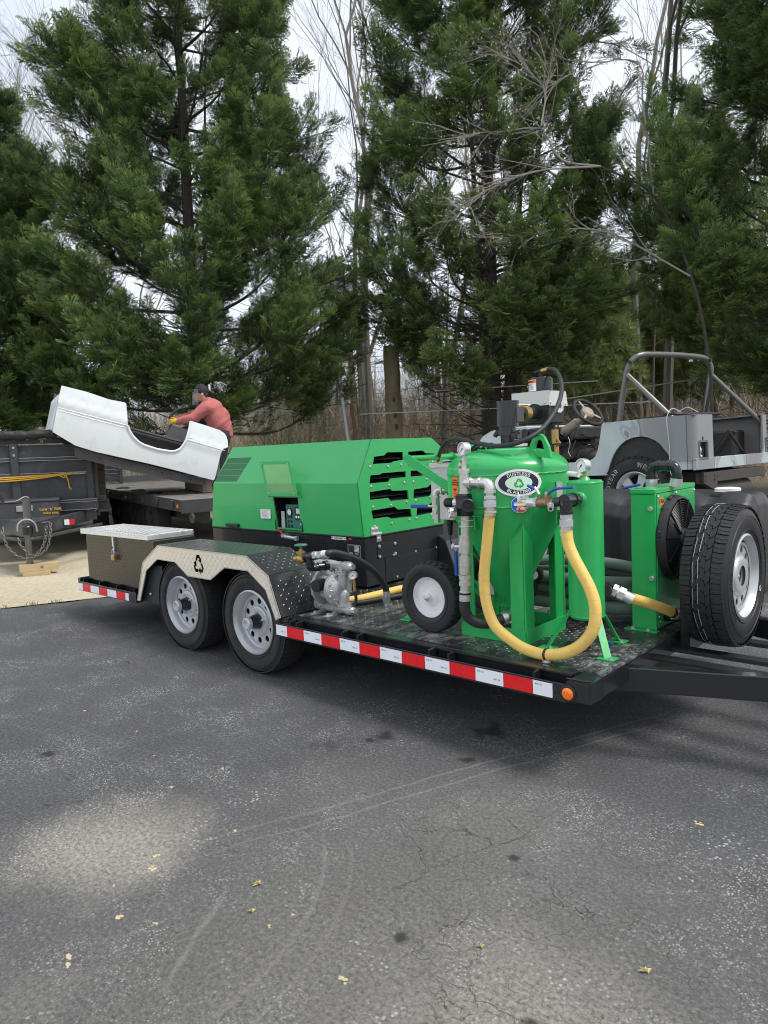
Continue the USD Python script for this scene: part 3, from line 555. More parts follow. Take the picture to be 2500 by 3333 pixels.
CT.append(conifer((-17.3, 3.2, 0), "dark conifer cut off by the left edge above the dump trailer", lambda z, a: lerp(z, [1.6, 2.6, 5, 7, 9, 10.4], [1.5, 2.6, 2.5, 1.9, .9, 0.2]), 1.9, 9.2, 86, 145, 4, trunk_r=0.2, low=True))

def bare_tree(base, label, h, r, seed, matn="bark_pale", spread=0.5, depth=5, tilt=(0, 0), group=None, buds=None, k0=3, first=0.30):
    rgen = np.random.default_rng(seed); base = A(base, float); t = thing("bare_tree", label, "tree", base, group=group); tr, br, tips = [], [], []
    def grow(p, d, L, rad, lv):
        n = 4; pts = [p]; dd = d
        for _ in range(n):
            dd = unit(dd + rgen.normal(0, 0.11 if lv else 0.045, 3) + A([0, 0, 0.05])); pts.append(pts[-1] + dd * L / n)
        (tr if lv == 0 else br).append(tube(pts, np.linspace(rad, rad * 0.55, n + 1), 8 if lv == 0 else 5 if lv < 3 else 3, False))
        if lv >= depth: tips.append(pts[-1]); return
        for k in range(k0 if lv < 3 else 3):
            q = first + (1 - first) * (k + rgen.uniform(.3, 1)) / k0 if lv == 0 else rgen.uniform(0.35, 1.0); i = min(n, max(1, int(round(q * n))))
            side = unit(np.cross(dd, rgen.normal(0, 1, 3))); grow(pts[i], unit(dd + side * spread * rgen.uniform(.6, 1.35)), L * rgen.uniform(.50, .74), rad * rgen.uniform(.34, .5), lv + 1)
        grow(pts[-1], unit(dd + rgen.normal(0, .16, 3)), L * rgen.uniform(.6, .78), rad * .55, lv + 1)
    grow(base + A([0, 0, -0.2]), unit(A([tilt[0], tilt[1], 1.0])), h * 0.48, r, 0)
    obj("trunk", J(*tr), matn, t); stuff_obj("branches", J(*br), matn, t, smooth=False)
    if buds: stuff_obj("buds", J(*[ball(q, 0.013, 0) for q in tips[::2]]), buds, t, smooth=False)
    return t
# bare deciduous trees standing behind the conifers
bare_tree((-31, 9.2, 0), "bare pale tree with curving limbs at the left edge beside the huge conifer", 17, 0.22, 11, "bark_pale", 0.55, 5, tilt=(.1, 0), k0=4)
bare_tree((-27.5, 11.5, 0), "slender forked bare tree at the upper left against the cloud", 15.5, 0.17, 12, "bark_pale", 0.5, 5, tilt=(-.1, -.05), k0=4)
bare_tree((-33, 4.5, 0), "bare twiggy tree behind the leftmost dark conifer", 19, 0.24, 13, "bark_pale", 0.6, 5, k0=4)
bare_tree((-14.6, 13.6, 0), "bare grey tree filling the gap between the two tallest conifers", 17, 0.15, 14, "bark_grey", 0.42, 5, tilt=(0.08, 0.05), k0=3, first=.2)
bare_tree((-16.2, 15.5, 0), "second bare grey tree in the gap, thinner and farther back", 18, 0.13, 15, "bark_grey", 0.42, 5, tilt=(0.02, 0.0), k0=3, first=.2)
bare_tree((-14.0, 16.5, 0), "thin bare tree leaning right in the gap between tall conifers", 19, 0.12, 16, "bark_grey", 0.4, 5, tilt=(0.14, 0.0), k0=3, first=.2)
bare_tree((-7.2, 18.6, 0), "bare tree with arching twigs in the sky gap at the upper right", 19, 0.17, 17, "bark_grey", 0.55, 5, tilt=(0.06, -0.02), k0=3, first=.25)
bare_tree((-9.0, 21.5, 0), "bare tree rising behind the upper right sky gap's left side", 20, 0.18, 18, "bark_grey", 0.5, 5, k0=3)
# the budding branch hanging in front of the centre conifer, from a small tree to its right
bt_ = thing("budding_tree", "small budding tree whose pale crooked branches droop before the centre conifer", "tree", (-3.41, 11.96, 0)); rgb_ = np.random.default_rng(31)
trk = spline([(-3.41, 11.96, -0.10), (-3.58, 11.98, 2.63), (-3.85, 11.69, 4.38), (-4.41, 11.25, 5.89), (-5.135, 10.515, 6.453)], 6); obj("trunk", tube(trk, np.linspace(.038, .018, len(trk)), 8), "bark_dark", bt_)
arms = [[(-5.135, 10.515, 6.453), (-5.591, 9.963, 6.536), (-5.768, 9.719, 6.954), (-5.882, 9.641, 7.154), (-6.361, 8.905, 7.062), (-6.78, 8.356, 6.927)], [(-5.882, 9.641, 7.154), (-5.873, 9.741, 7.797), (-6.105, 9.437, 8.148), (-6.342, 9.096, 8.274)],
        [(-5.135, 10.515, 6.453), (-5.86, 9.545, 6.342), (-6.548, 8.573, 5.967), (-6.787, 8.146, 5.506)], [(-4.41, 11.25, 5.89), (-4.6, 11.2, 7.6), (-4.961, 11.828, 8.6), (-5.426, 11.089, 8.52), (-5.933, 10.237, 7.91), (-6.219, 9.61, 7.32)], [(-3.85, 11.69, 4.38), (-5.0, 10.6, 5.2), (-5.8, 9.6, 5.2), (-6.4, 8.8, 4.8)]]
lb_, tp_ = [], []; lft = A([-.73, -.68, 0])
def twig(p, d, L, r, lv):
    pts = [p]; dd = d
    for _ in range(4): dd = unit(dd + rgb_.normal(0, .17, 3) + A([0, 0, .02 - .05 * (lv == 2)])); pts.append(pts[-1] + dd * L / 4)
    lb_.append(tube(pts, np.linspace(r, r * .45, 5), 4 if lv < 2 else 3, False))
    if lv >= 3: tp_.append(pts[-1]); tp_.append(pts[2]); return
    for _ in range(3): twig(pts[rgb_.integers(1, 5)], unit(dd + unit(rgb_.normal(0, 1, 3)) * .7 + lft * .25), L * rgb_.uniform(.45, .75), r * .5, lv + 1)
for ar in arms:
    ap = spline(ar, 6); ap = ap + np.cumsum(rgb_.normal(0, .022, ap.shape), 0) * np.linspace(0, 1, len(ap))[:, None]; lb_.append(tube(ap, np.linspace(.019, .006, len(ap)), 6, False))
    for k in range(16): i_ = rgb_.integers(2, len(ap) - 1); twig(ap[i_], unit(ap[i_ + 1] - ap[i_] + unit(rgb_.normal(0, 1, 3)) * .06 + lft * .02), rgb_.uniform(.5, 1.25), .010, 1)
stuff_obj("branches", J(*lb_), "bark_pale", bt_, smooth=False); stuff_obj("buds", J(*[ball(q_, .014, 0) for q_ in tp_[::3]]), "blossom_leaf", bt_, smooth=False)

# the thick pale sawn-off trunk left of the centre conifer
ct = thing("old_trunk", "thick knotted pale trunk standing left of the centre conifer's bare base", "tree trunk", (-10.05, 9.95, 0)); rgen_ = np.random.default_rng(8)
pth = spline([(-10.05, 9.95, -.1), (-10.04, 9.96, 1.5), (-10.06, 9.95, 2.8), (-10.08, 9.97, 3.6)], 12); v_, f_ = tube(pth, np.linspace(.205, .17, len(pth)), 26)
v_ = v_ + (meshkit.fbm(v_ * A([13, 13, 1.4]), 4, 4)[:, None] - .5) * 0.09 * A([1, 1, 0]); obj("trunk", (v_, f_), "bark_cut", ct)
for z_, a_, r_ in ((1.98, -.62, .05), (1.72, -0.5, .06), (2.35, -.75, .045), (1.35, -.9, .04)): stuff_obj("knot", ball((-10.05 + .185 * math.cos(a_), 9.95 + .185 * math.sin(a_), z_), r_, 2, (.7, .7, 1.35)), "bark_dark", ct)

# ---- the wood behind: trunks one can tell apart, each a tree
rgw = np.random.default_rng(77); G_ = "pine trunks in the wood behind"
def ray_at(px, depth):
    a = yw + math.atan((px - 1250.0) / 2312.0); D = depth / math.cos(math.atan((px - 1250.0) / 2312.0))
    return A([CAM[0] + math.sin(a) * D, CAM[1] + math.cos(a) * D, 0.0])
cols = ["bark_forest", "bark_grey", "bark_forest"]
def trunk_tree(k, px, depth, r, h):
    b = ray_at(px, depth); t = thing("pine_tree", "slim grey brown pine trunk among many in the wood behind", "tree", b, group=G_)
    pth = spline([b + [0, 0, -.3], b + [rgw.normal(0, .08), rgw.normal(0, .08), h * .35], b + [rgw.normal(0, .25), rgw.normal(0, .25), h]], 5)
    obj("trunk", tube(pth, r * (1 - .93 * np.linspace(0, 1, len(pth)) ** 1.4), 8), cols[k % 3], t); st_ = []
    for _ in range(16):
        q = pth[rgw.integers(2, len(pth))]; o = unit(A([rgw.normal(), rgw.normal(), rgw.uniform(-.3, .5)])); st_.append(tube([q, q + o * .7, q + o * rgw.uniform(1.0, 1.9) + [0, 0, .15]], [.022, .014, .005], 3, False))
    stuff_obj("limbs", J(*st_), cols[k % 3], t, smooth=False); n = 130
    c = b + A([0, 0, 1.0]) * rgw.uniform(h * .34, h, (n, 1)) + rgw.normal(0, 1, (n, 3)) * A([.85, .85, .3]); d = unit(c - b - A([0, 0, h * .6]) + rgw.normal(0, 1, (n, 3)))
    return t, b, h, c, d
pc, pd, kk = [], [], 0
for px in np.concatenate([rgw.uniform(960, 1560, 40), rgw.uniform(1820, 2560, 66), rgw.uniform(-80, 960, 18)]):
    if px > 1820: dp = rgw.uniform(24, 44)
    else: dp = rgw.uniform(21, 42)
    if px < 960: dp += 14
    t_, b_, h_, c_, d_ = trunk_tree(kk, px, dp, rgw.uniform(0.07, 0.17), rgw.uniform(11, 15) if px > 2160 else rgw.uniform(5.5, 8) if px > 1820 else rgw.uniform(5, 8.5)); kk += 1
    if px > 2160: 
        pc.append(c_); pd.append(d_); n_ = len(c_); instancer(t_, "crown", ND, "pine_leaf", c_, d_, unit(rgw.normal(0, 1, (n_, 3))), rgw.uniform(.8, 1.5, n_), rgw.integers(0, 3, n_))
# pale green pines filling the gap right of the centre conifer
for k, (px, dp, w) in enumerate(((1880, 25, "soft light green pine in the gap between the centre and right conifers"), (2010, 28, "hazy pale green pine behind the roll bar's left leg"), (1820, 33, "pale green pine glimpsed right of the centre conifer"), (2330, 26, "light green pine low behind the roll bar's top"))):
    b_ = ray_at(px, dp); t_ = thing("green_pine", w, "tree", b_); h_ = 7.6 + .4 * k
    obj("trunk", cyl(b_ + [0, 0, -.2], b_ + [0, 0, h_], 0.16, 0.03, 8), "bark_forest", t_); n_ = 2600
    zz = rgw.beta(1.3, 1.6, n_) * (h_ - 2.3) + 2.3; rr = 2.5 * (1 - (zz - 2.0) / (h_)) ** .7 * np.sqrt(rgw.uniform(.05, 1, n_)); aa = np.round(rgw.uniform(0, 2 * PI, n_) * 2.2) / 2.2 + rgw.normal(0, .18, n_)
    c_ = b_ + np.stack([rr * np.cos(aa), rr * np.sin(aa), zz + rr * .18], 1); d_ = unit(np.stack([np.cos(aa), np.sin(aa), np.full(n_, .5)], 1) + rgw.normal(0, .5, (n_, 3)))
    instancer(t_, "crown", ND, "pine_leaf", c_, d_, unit(rgw.normal(0, 1, (n_, 3))), rgw.uniform(1.0, 1.9, n_), rgw.integers(0, 3, n_))

# brown undergrowth and leafless brush between the trunks
def brush(n, px0, px1, d0, d1, h0, h1, seed):
    rgen = np.random.default_rng(seed); vs, fs, m = [], [], 0
    for _ in range(n):
        b = ray_at(rgen.uniform(px0, px1), rgen.uniform(d0, d1)) - A([0, 0, .05]); h = rgen.uniform(h0, h1); d = unit(A([rgen.normal(0, .35), rgen.normal(0, .35), 1.0])); w = rgen.uniform(.006, .016)
        side = unit(A([math.cos(yw), -math.sin(yw), 0]) + rgen.normal(0, .3, 3)) * w; segs = [(b, b + d * h, 1.0)]
        for _ in range(5):
            q = rgen.uniform(.25, .9); e = unit(d + rgen.normal(0, .6, 3)); segs.append((b + d * h * q, b + d * h * q + e * h * rgen.uniform(.2, .5), .6))
        for p, q, s in segs:
            vs += [p - side * s, p + side * s, q]; fs.append([m, m + 1, m + 2]); m += 3
    return A(vs), A(fs)
struct("far_wood", J(brush(3600, 850, 1700, 40, 62, 3.0, 8.0, 4), brush(4200, 1700, 2650, 38, 60, 3.0, 8.5, 5), brush(2600, -150, 900, 50, 70, 3, 8, 6)), "bark_forest", kind="stuff", label="leafless wood far behind, a grey brown mass of stems", cat="wood")
struct("undergrowth", J(brush(2600, 850, 1650, 20, 40, .8, 3.4, 1), brush(2600, 1750, 2600, 20, 40, .8, 3.2, 2), brush(2600, -100, 900, 27, 48, .8, 3.8, 3)), "brush_brown", kind="stuff", label="brown leafless brush and saplings filling the wood behind", cat="undergrowth")
n_ = 900; b_ = np.stack([ray_at(p, d) for p, d in zip(rgw.uniform(800, 1100, n_), rgw.uniform(16.5, 19.5, n_))]); zz = rgw.beta(1.4, 1.8, n_) * 2.1
bt = thing("blossoming_shrub", "pale yellow blossoming shrub between the huge conifer and the steel post", "shrub", ray_at(960, 18))
stuff_obj("stems", J(*[tube([ray_at(960, 18) + rgw.normal(0, .5, 3) * A([1, 1, 0]), ray_at(960, 18) + rgw.normal(0, .9, 3) * A([1, 1, 0]) + [0, 0, rgw.uniform(1, 2.3)]], [.012, .004], 3, False) for _ in range(40)]), "brush_brown", bt, smooth=False)
vs_, fs_ = [], []
for i in range(n_):
    c = b_[i] + [0, 0, zz[i]]; a, b2 = unit(rgw.normal(0, 1, 3)) * .035, unit(rgw.normal(0, 1, 3)) * .035; fs_ += [[4 * i, 4 * i + 1, 4 * i + 2], [4 * i, 4 * i + 2, 4 * i + 3]]; vs_ += [c - a, c - b2, c + a, c + b2]
stuff_obj("blossom", (A(vs_), A(fs_)), "blossom_leaf", bt, smooth=False)
# ================================================================== THE EQUIPMENT TRAILER (authored level, stood nose-up by T_FR)
W_ = 2.10; DZ = 0.3965
usdkit.material(stage, "/World/Looks/deck_black", {
    "tc": ("texture_coordinate", {}), "mp": ("mapping", {"scale": (2.2, 1.0, 1.0), "rotation": (0, 0, 0.5)}), "n": ("noise_texture", {"scale": 7.0, "detail": 9.0, "roughness": 0.72, "distortion": 0.6}), "n2": ("noise_texture", {"scale": 1.1, "detail": 3.0}),
    "ad": ("math", {"math_type": "multiply_add", "value2": 0.75}), "nf": ("noise_texture", {"scale": 120.0, "detail": 4.0, "roughness": 0.7}), "ad2": ("math", {"math_type": "multiply_add", "value2": 0.35}),
    "r": ("rgb_ramp", {"ramp": [(0.0, (0.010, 0.010, 0.011)), (0.51, (0.010, 0.010, 0.011)), (0.56, (0.035, 0.035, 0.035)), (0.61, (0.17, 0.17, 0.165)), (0.72, (0.42, 0.42, 0.41)), (1.0, (0.5, 0.5, 0.48))]}),
    "s": ("math", {"math_type": "multiply", "value2": 0.488}), "rr": ("map_range", {"from_min": 0.35, "from_max": 0.65, "to_min": 0.18, "to_max": 0.5}), "p": ("principled_bsdf", {"coat_weight": 0.25, "coat_roughness": 0.12}), "b": ("bump", {"strength": 0.5, "distance": 0.0015})},
    [("tc.object", "mp.vector"), ("mp.vector", "n.vector"), ("tc.object", "n2.vector"), ("tc.object", "nf.vector"), ("n2.fac", "ad.value1"), ("n.fac", "ad.value3"), ("nf.fac", "ad2.value1"), ("ad.value", "ad2.value3"), ("ad2.value", "s.value1"), ("s.value", "r.fac"), ("r.color", "p.base_color"),
     ("n2.fac", "rr.value"), ("rr.result", "p.roughness"), ("nf.fac", "b.height"), ("b.normal", "p.normal")], surface="p.BSDF")
mat("tread_black", (0.085, 0.088, 0.09), 0.26, 0.75, var=0.15, vs=4, bump=0.0006, bs=60)
mat("box_black", (0.085, 0.076, 0.062), 0.30, 0.8, var=0.12, vs=4, bump=0.0008, bs=40)

def diamonds(poly, m, pitch=0.030, L=0.024, w=0.0066, h=0.0016):
    """Raised lens bars of tread plate over a polygon in the plane of m (x, y), alternating at +-45 degrees."""
    poly = Polygon(poly).buffer(0) if not hasattr(poly, "buffer") else poly; poly = poly.buffer(-L * 0.42); x0, y0, x1, y1 = poly.bounds
    X, Y = np.meshgrid(np.arange(x0, x1, pitch), np.arange(y0, y1, pitch), indexing="ij"); I, K = np.meshgrid(np.arange(X.shape[0]), np.arange(X.shape[1]), indexing="ij")
    pts = np.stack([X.ravel(), Y.ravel()], 1); keep = shapely.contains_xy(poly, pts[:, 0], pts[:, 1]); a = np.where(((I + K) % 2).ravel() == 0, 1, -1)[keep] * PI / 4; pts = pts[keep]
    base = A([[-L / 2, 0, 0], [L / 2, 0, 0], [0, -w / 2, 0], [0, w / 2, 0], [-L * .28, 0, h], [L * .28, 0, h]]); c, s = np.cos(a)[:, None], np.sin(a)[:, None]
    v = np.stack([base[None, :, 0] * c - base[None, :, 1] * s + pts[:, :1], base[None, :, 0] * s + base[None, :, 1] * c + pts[:, 1:], np.repeat(base[None, :, 2], len(pts), 0)], -1).reshape(-1, 3)
    f0 = A([[0, 2, 4], [2, 5, 4], [2, 1, 5], [1, 3, 5], [3, 4, 5], [3, 0, 4]]); f = (np.arange(len(pts))[:, None, None] * 6 + f0[None]).reshape(-1, 3)
    return xf((v, f), m)
def stuff_part(*a, **k):
    p = obj(*a, **k); stage.GetPrimAtPath(p.path).SetCustomDataByKey("kind", "stuff"); return p

def blocks(R, spec, crown, depth):
    """Tyre tread: spec rows of (outline [(u, z)...] in metres along the circumference, count, shift)."""
    vs, fs, n = [], [], 0
    for outline, cnt, shift in spec:
        o = A(outline, float); k = len(o); step = 2 * PI / cnt
        for i in range(cnt):
            th = (i + shift) * step + o[:, 0] / R; rr = R - crown(o[:, 1]); st = []
            for dd in (depth, 0.0):
                st.append(np.stack([(rr - dd) * np.cos(th), (rr - dd) * np.sin(th), o[:, 1]], 1))
            vs += [st[0], st[1]]; top = [[n + k, n + k + j, n + k + j + 1] for j in range(1, k - 1)]
            fs += top + [[n + j, n + (j + 1) % k, n + k + (j + 1) % k] for j in range(k)] + [[n + j, n + k + (j + 1) % k, n + k + j] for j in range(k)]; n += 2 * k
    return np.vstack(vs), A(fs)
def arc_letters(s, h, r, a_mid, m, depth=0.0012, gap=0.16, bold=True, up_out=True):
    """Letters set round a wheel on its outer side (local +z), tops outwards."""
    gs, ws = [], []
    for ch in s:
        if ch == " ": gs.append(None); ws.append(h * .5); continue
        g = text(ch, h, depth, bold, center=False); x0, x1 = g[0][:, 0].min(), g[0][:, 0].max(); gs.append((g[0] - [(x0 + x1) / 2, h / 2, 0], g[1])); ws.append(x1 - x0)
    tot = sum(ws) + gap * h * (len(s) - 1); a = a_mid + tot / 2 / r; out = []
    for g, w in zip(gs, ws):
        ac_ = a - w / 2 / r
        if g is not None: out.append(xf(g, m @ rotm([0, 0, 1], ac_ - PI / 2) @ trans((0, r, 0))))
        a -= (w + gap * h) / r
    return J(*out)
def crown_of(R, w, k=0.012):
    return lambda z: k * (np.abs(A(z)) / (w / 2)) ** 2.6
def tyre_geo(R, w, rin, m, tread, depth=0.008):
    """Carcass turned about local z (outer side +z), with tread blocks."""
    h = w / 2; Rb = R - depth; s = [(rin, h * .62), (rin + .012, h * .80), (rin + .03, h * .94), ((rin + R) / 2, h * 1.0), (R - .045, h * .95), (R - .022, h * .84), (Rb - .009, h * .76), (Rb - .002, h * .5), (Rb, 0)]
    prof = s + [(r, -z) for r, z in s[-2::-1]]; c = ring(prof, 56, m); t = blocks(R, tread, crown_of(R, w), depth)
    return c, xf(t, m)
def trailer_tread(w, n=52, R=.345):
    st = 2 * PI * R / n; out = []
    for z0, z1, sh, sk in ((-.075, -.005, .0, .22), (.010, .080, .5, -.22), (-.185, -.095, .3, -.30), (.100, .190, .75, .30)):
        out.append(([(sk * st * .5, z0 * w), (.42 * st + sk * st * .5, (z0 - .012) * w), (.86 * st + sk * st * .5, z0 * w), (.93 * st, (z0 + z1) / 2 * w), (.86 * st - sk * st * .5, z1 * w), (.40 * st - sk * st * .5, (z1 + .012) * w), (-sk * st * .5, z1 * w), (.07 * st, (z0 + z1) / 2 * w)], n, sh))
    m_ = int(n * 1.15); s2 = 2 * PI * R / m_
    for sg in (1, -1):
        for q in (0, 1):      # shoulder lugs, split by a sipe
            u0, u1 = (.0, .40) if q == 0 else (.46, .84)
            out.append(([(u0 * s2, sg * .222 * w), ((u0 + .5 * (u1 - u0)) * s2, sg * (.205 if q == 0 else .232) * w), (u1 * s2, sg * .222 * w), ((u1 + .06) * s2, sg * .33 * w), ((u1 + .02) * s2, sg * .452 * w), ((u0 + .02) * s2, sg * .452 * w), ((u0 + .06) * s2, sg * .33 * w)], m_, .2 if sg > 0 else .6))
    return out
def holed_disc(r0, r1, holes, th=0.006, nseg=48):
    d = Point(0, 0).buffer(r1, nseg).difference(Point(0, 0).buffer(r0, nseg))
    for x, y, r in holes: d = d.difference(Point(x, y).buffer(r, 10))
    return prism(d, th)
def modular_wheel(parent, c, m, R=.335, w=.205, rot=0.0, hub=True, new=False, label=None, lugs=5, dish=0.0, nb=52):
    """A trailer wheel: local z of m points outwards, origin in the middle of the tyre."""
    rub = "new_rubber" if new else "rubber"; wh = obj("wheel", holed_disc(.045, .092, [(.057 * math.cos(k * 2 * PI / 5 + rot), .057 * math.sin(k * 2 * PI / 5 + rot), .006) for k in range(5)]) if False else xf(holed_disc(.043, .175, [(.128 * math.cos(k * 2 * PI / 10 + rot), .128 * math.sin(k * 2 * PI / 10 + rot), .0195) for k in range(10)]), m @ trans((0, 0, .030 + dish))), "rim_silver", parent, label=label)
    pr = [(.1995, .100), (.2085, .094), (.2085, .088), (.199, .084), (.194, .074), (.187, .066), (.184, .040), (.170, .020), (.166, -.06), (.190, -.085), (.2085, -.10), (.204, -.10), (.185, -.088), (.160, -.062), (.163, .024), (.172, .036), (.178, .042), (.181, .068), (.190, .080)]
    obj("rim", ring(pr, 48, m), "rim_silver", wh); obj("centre", J(lathe([(.100, .034), (.094, .046), (.082, .052), (.050, .050)], 32, m @ trans((0, 0, dish)), False), lathe([(.175, .031), (.165, .041), (.152, .040)], 40, m @ trans((0, 0, dish)), False)), "rim_silver", wh)
    for k in range(lugs):
        a = k * 2 * PI / lugs + rot; q = (m @ A([.066 * math.cos(a), .066 * math.sin(a), .046, 1]))[:3]; z = m[:3, 2]; obj("lug_nut", J(cyl(q, q + z * .016, .0105, n=6), cyl(q + z * .016, q + z * .026, .0055, n=8)), "zinc", wh)
    obj("backing", lathe([(.164, .016), (.164, .004)], 24, m @ trans((0, 0, dish))), "dark_void", wh)
    if hub:
        obj("hub", lathe([(.048, .03), (.047, .075), (.040, .092), (.038, .118)], 24, m), "black_paint", wh); obj("hub_cap", lathe([(.0395, .1185), (.0395, .140), (.034, .146), (.026, .146), (.024, .139), (.012, .139), (.010, .134)], 24, m), "rim_silver", wh)
    ca, tr = tyre_geo(R, w, .19, m, trailer_tread(w, nb, R)); ty = obj("tyre", ca, rub, wh); stuff_part("tread", tr, rub, ty, smooth=False)
    obj("sidewall_lettering", J(arc_letters("KARRIER KR35", .024, .255, 1.85, m @ trans((0, 0, w / 2 - .0008)), .002), ring([(.262 + .028, w / 2 - .004), (.262 + .030, w / 2 - .0005), (.262 + .032, w / 2 - .004)], 48, m), ring([(.225, w / 2 - .005), (.227, w / 2 - .001), (.229, w / 2 - .005)], 48, m)), rub, ty, smooth=False)
    obj("valve_stem", cyl((m @ A([.17, -.02, .04, 1]))[:3], (m @ A([.165, -.02, .085, 1]))[:3], .004, n=8), "ink", wh); return wh

tl = thing("equipment_trailer", "black low tandem axle equipment trailer with red and white reflective tape along its side", "trailer", (-2.3, 1.05, 0), T_FR)
# deck and frame
obj("deck_plate", J(box((-2.02, .128, .388), (-.115, W_ - .128, DZ)), box((-4.74, .128, .388), (-3.76, W_ - .128, DZ)), box((-3.76, .37, .388), (-2.02, W_ - .37, DZ))), "deck_black", tl)
stuff_part("tread_pattern", J(diamonds(sbox(-2.0, .15, -.13, W_ - .15), trans((0, 0, DZ))), diamonds(sbox(-2.9, .42, -2.0, .95), trans((0, 0, DZ)))), "deck_black", tl, smooth=False)
obj("front_plate", box((-.112, .128, .387), (-.004, W_ - .128, DZ + .001)), "deck_black", tl); stuff_part("front_tread_pattern", diamonds(sbox(-.108, .13, -.008, W_ - .13), trans((0, 0, DZ + .001)), .026), "deck_black", tl, smooth=False)
obj("front_beam", box((-.075, .0, .300), (.0, W_, .386), .004), "black_paint", tl)
obj("corner_block", prism([(0, -.0), (.110, 0), (.110, .087), (.018, .092), (0, .078)], .124, trans((-.110, .001, .3)) @ XZ(0)), "black_paint", tl)
obj("corner_weld", tube([(-.108, .01, .391), (-.07, .006, .394), (-.03, .009, .394), (-.004, .02, .394)], .004, 6), "black_paint", tl)
for nm, (xa, xb) in (("side_channel", (-2.03, -.112)), ("side_channel", (-4.76, -3.77))):
    obj(nm, J(box((xa, .082, .288), (xb, .124, .394), .004), box((xa, .060, .288), (xb, .0815, .296)), box((xa, .058, .386), (xb, .0815, .394))), "black_paint", tl)
    obj("rub_rail", J(box((xa, .0, .286), (xb, .009, .366), .0015), box((xa, .0095, .286), (xb, .052, .292))), "black_paint", tl)
for x in (-1.93, -1.87, -1.48, -1.36, -.86, -.74, -.27, -4.70, -4.40, -4.10, -3.82):
    obj("stake_spacer", box((x - .004, .010, .30), (x + .004, .080, .384)), "black_paint", tl); obj("weld_bead", tube([(x, .01, .386), (x, .045, .388), (x, .08, .388)], .0055, 6), "black_paint", tl)
obj("rear_beam", box((-4.79, 0.0, .286), (-4.742, W_, .394), .004), "black_paint", tl)
obj("far_channel", box((-4.74, W_ - .124, .286), (-.08, W_ - .08, .394)), "black_paint", tl)
for x in (-.6, -1.2, -1.8, -2.6, -3.4, -4.2): obj("cross_member", box((x - .03, .13, .30), (x + .03, W_ - .13, .386)), "black_satin", tl)
xs = [-2.047] + [-1.944 + .1524 * k for k in range(12)] + [-.172]
for k in range(13): obj("reflective_tape", box((xs[k] + .0006, -.0022, .296), (xs[k + 1] - .0006, -.0003, .358)), "reflex_white" if k % 2 == 0 else "reflex_red", tl, smooth=False)
xs = [-4.783, -4.70] + [-4.70 + .1524 * k for k in range(1, 6)] + [-3.885]
for k in range(7): obj("reflective_tape", box((xs[k] + .0006, -.0022, .292), (xs[k + 1] - .0006, -.0003, .350)), "reflex_white" if k % 2 == 0 else "reflex_red", tl, smooth=False)
for k in range(13):
    if k % 2 == 0: obj("tape_print", J(*[text("DOT-C2", .006, .0006, False, lay((xs_ + .028, -.0024, zz), (1, 0, 0), (0, 0, 1))) for xs_, zz in ((-1.944 + .1524 * (k - 1) + .0, .345), (-1.944 + .1524 * (k - 1) + .09, .322))]), "ink", tl, smooth=False)
am = obj("marker_light", lathe([(.026, 0), (.026, .006), (.021, .012), (.014, .015), (.0, .0155)], 28, frame((-.098, -.004, .331), (0, -1, 0)), False), "amber_lens", tl, label="round amber marker light")
obj("grommet", ring([(.0265, 0), (.0265, .007), (.031, .009), (.035, .006), (.036, 0)], 28, frame((-.098, .001, .331), (0, -1, 0))), "new_rubber", am)
# tongue
def beam(p, q, w, z0, z1, ch=.004):
    p, q = A(p, float), A(q, float); d = (q - p) / np.linalg.norm(q - p); L = np.linalg.norm(q - p); m = np.eye(4); m[:2, 0], m[:2, 1], m[:3, 3] = d, [-d[1], d[0]], [p[0], p[1], 0]
    return xf(box((0, -w / 2, z0), (L, w / 2, z1), ch), m)
obj("tongue_beam", beam((-.35, .262), (1.55, 1.02), .055, .252, .362), "black_paint", tl); obj("tongue_beam", beam((-.35, W_ - .262), (1.55, W_ - 1.02), .055, .252, .362), "black_paint", tl)
obj("tongue_plate", J(box((.0, .62, .335), (1.10, .70, .345)), box((.0, .86, .318), (1.05, .93, .338)), box((.0, 1.16, .318), (1.05, 1.23, .338))), "black_satin", tl)
obj("spare_bracket", J(box((.012, .94, .30), (.06, 1.16, .76), .004), box((.06, 1.0, .66), (.13, 1.1, .72))), "black_paint", tl)
# fenders, near side and far side
OUT = [(-3.748, .313), (-3.623, .616), (-3.386, .760), (-2.311, .760), (-2.098, .651), (-1.999, .404)]
INN = [(-2.044, .384), (-2.128, .561), (-2.298, .664), (-2.547, .664), (-2.72, .568), (-3.002, .568), (-3.156, .655), (-3.4, .658), (-3.576, .558), (-3.702, .313)]
def recycle(s):
    """The three chasing arrows as polygons in a unit of size s."""
    from shapely.geometry import LineString
    V = [A([math.cos(PI / 2 - k * 2 * PI / 3), math.sin(PI / 2 - k * 2 * PI / 3)]) * .80 for k in range(3)]; out = []
    for k in range(3):
        v, a, b = V[k], V[k - 1], V[(k + 1) % 3]; ta, tb = unit(a - v), unit(b - v)
        band = LineString([v + ta * .60, v + ta * .24, v + tb * .24, v + tb * .46]).buffer(.120, cap_style=2, join_style=2, mitre_limit=1.2); nb_ = A([-tb[1], tb[0]])
        head = Polygon([v + tb * .44 + nb_ * .27, v + tb * .44 - nb_ * .27, v + tb * .82]); out.append(affinity.scale(band.union(head).buffer(0), s, s, origin=(0, 0)))
    return out
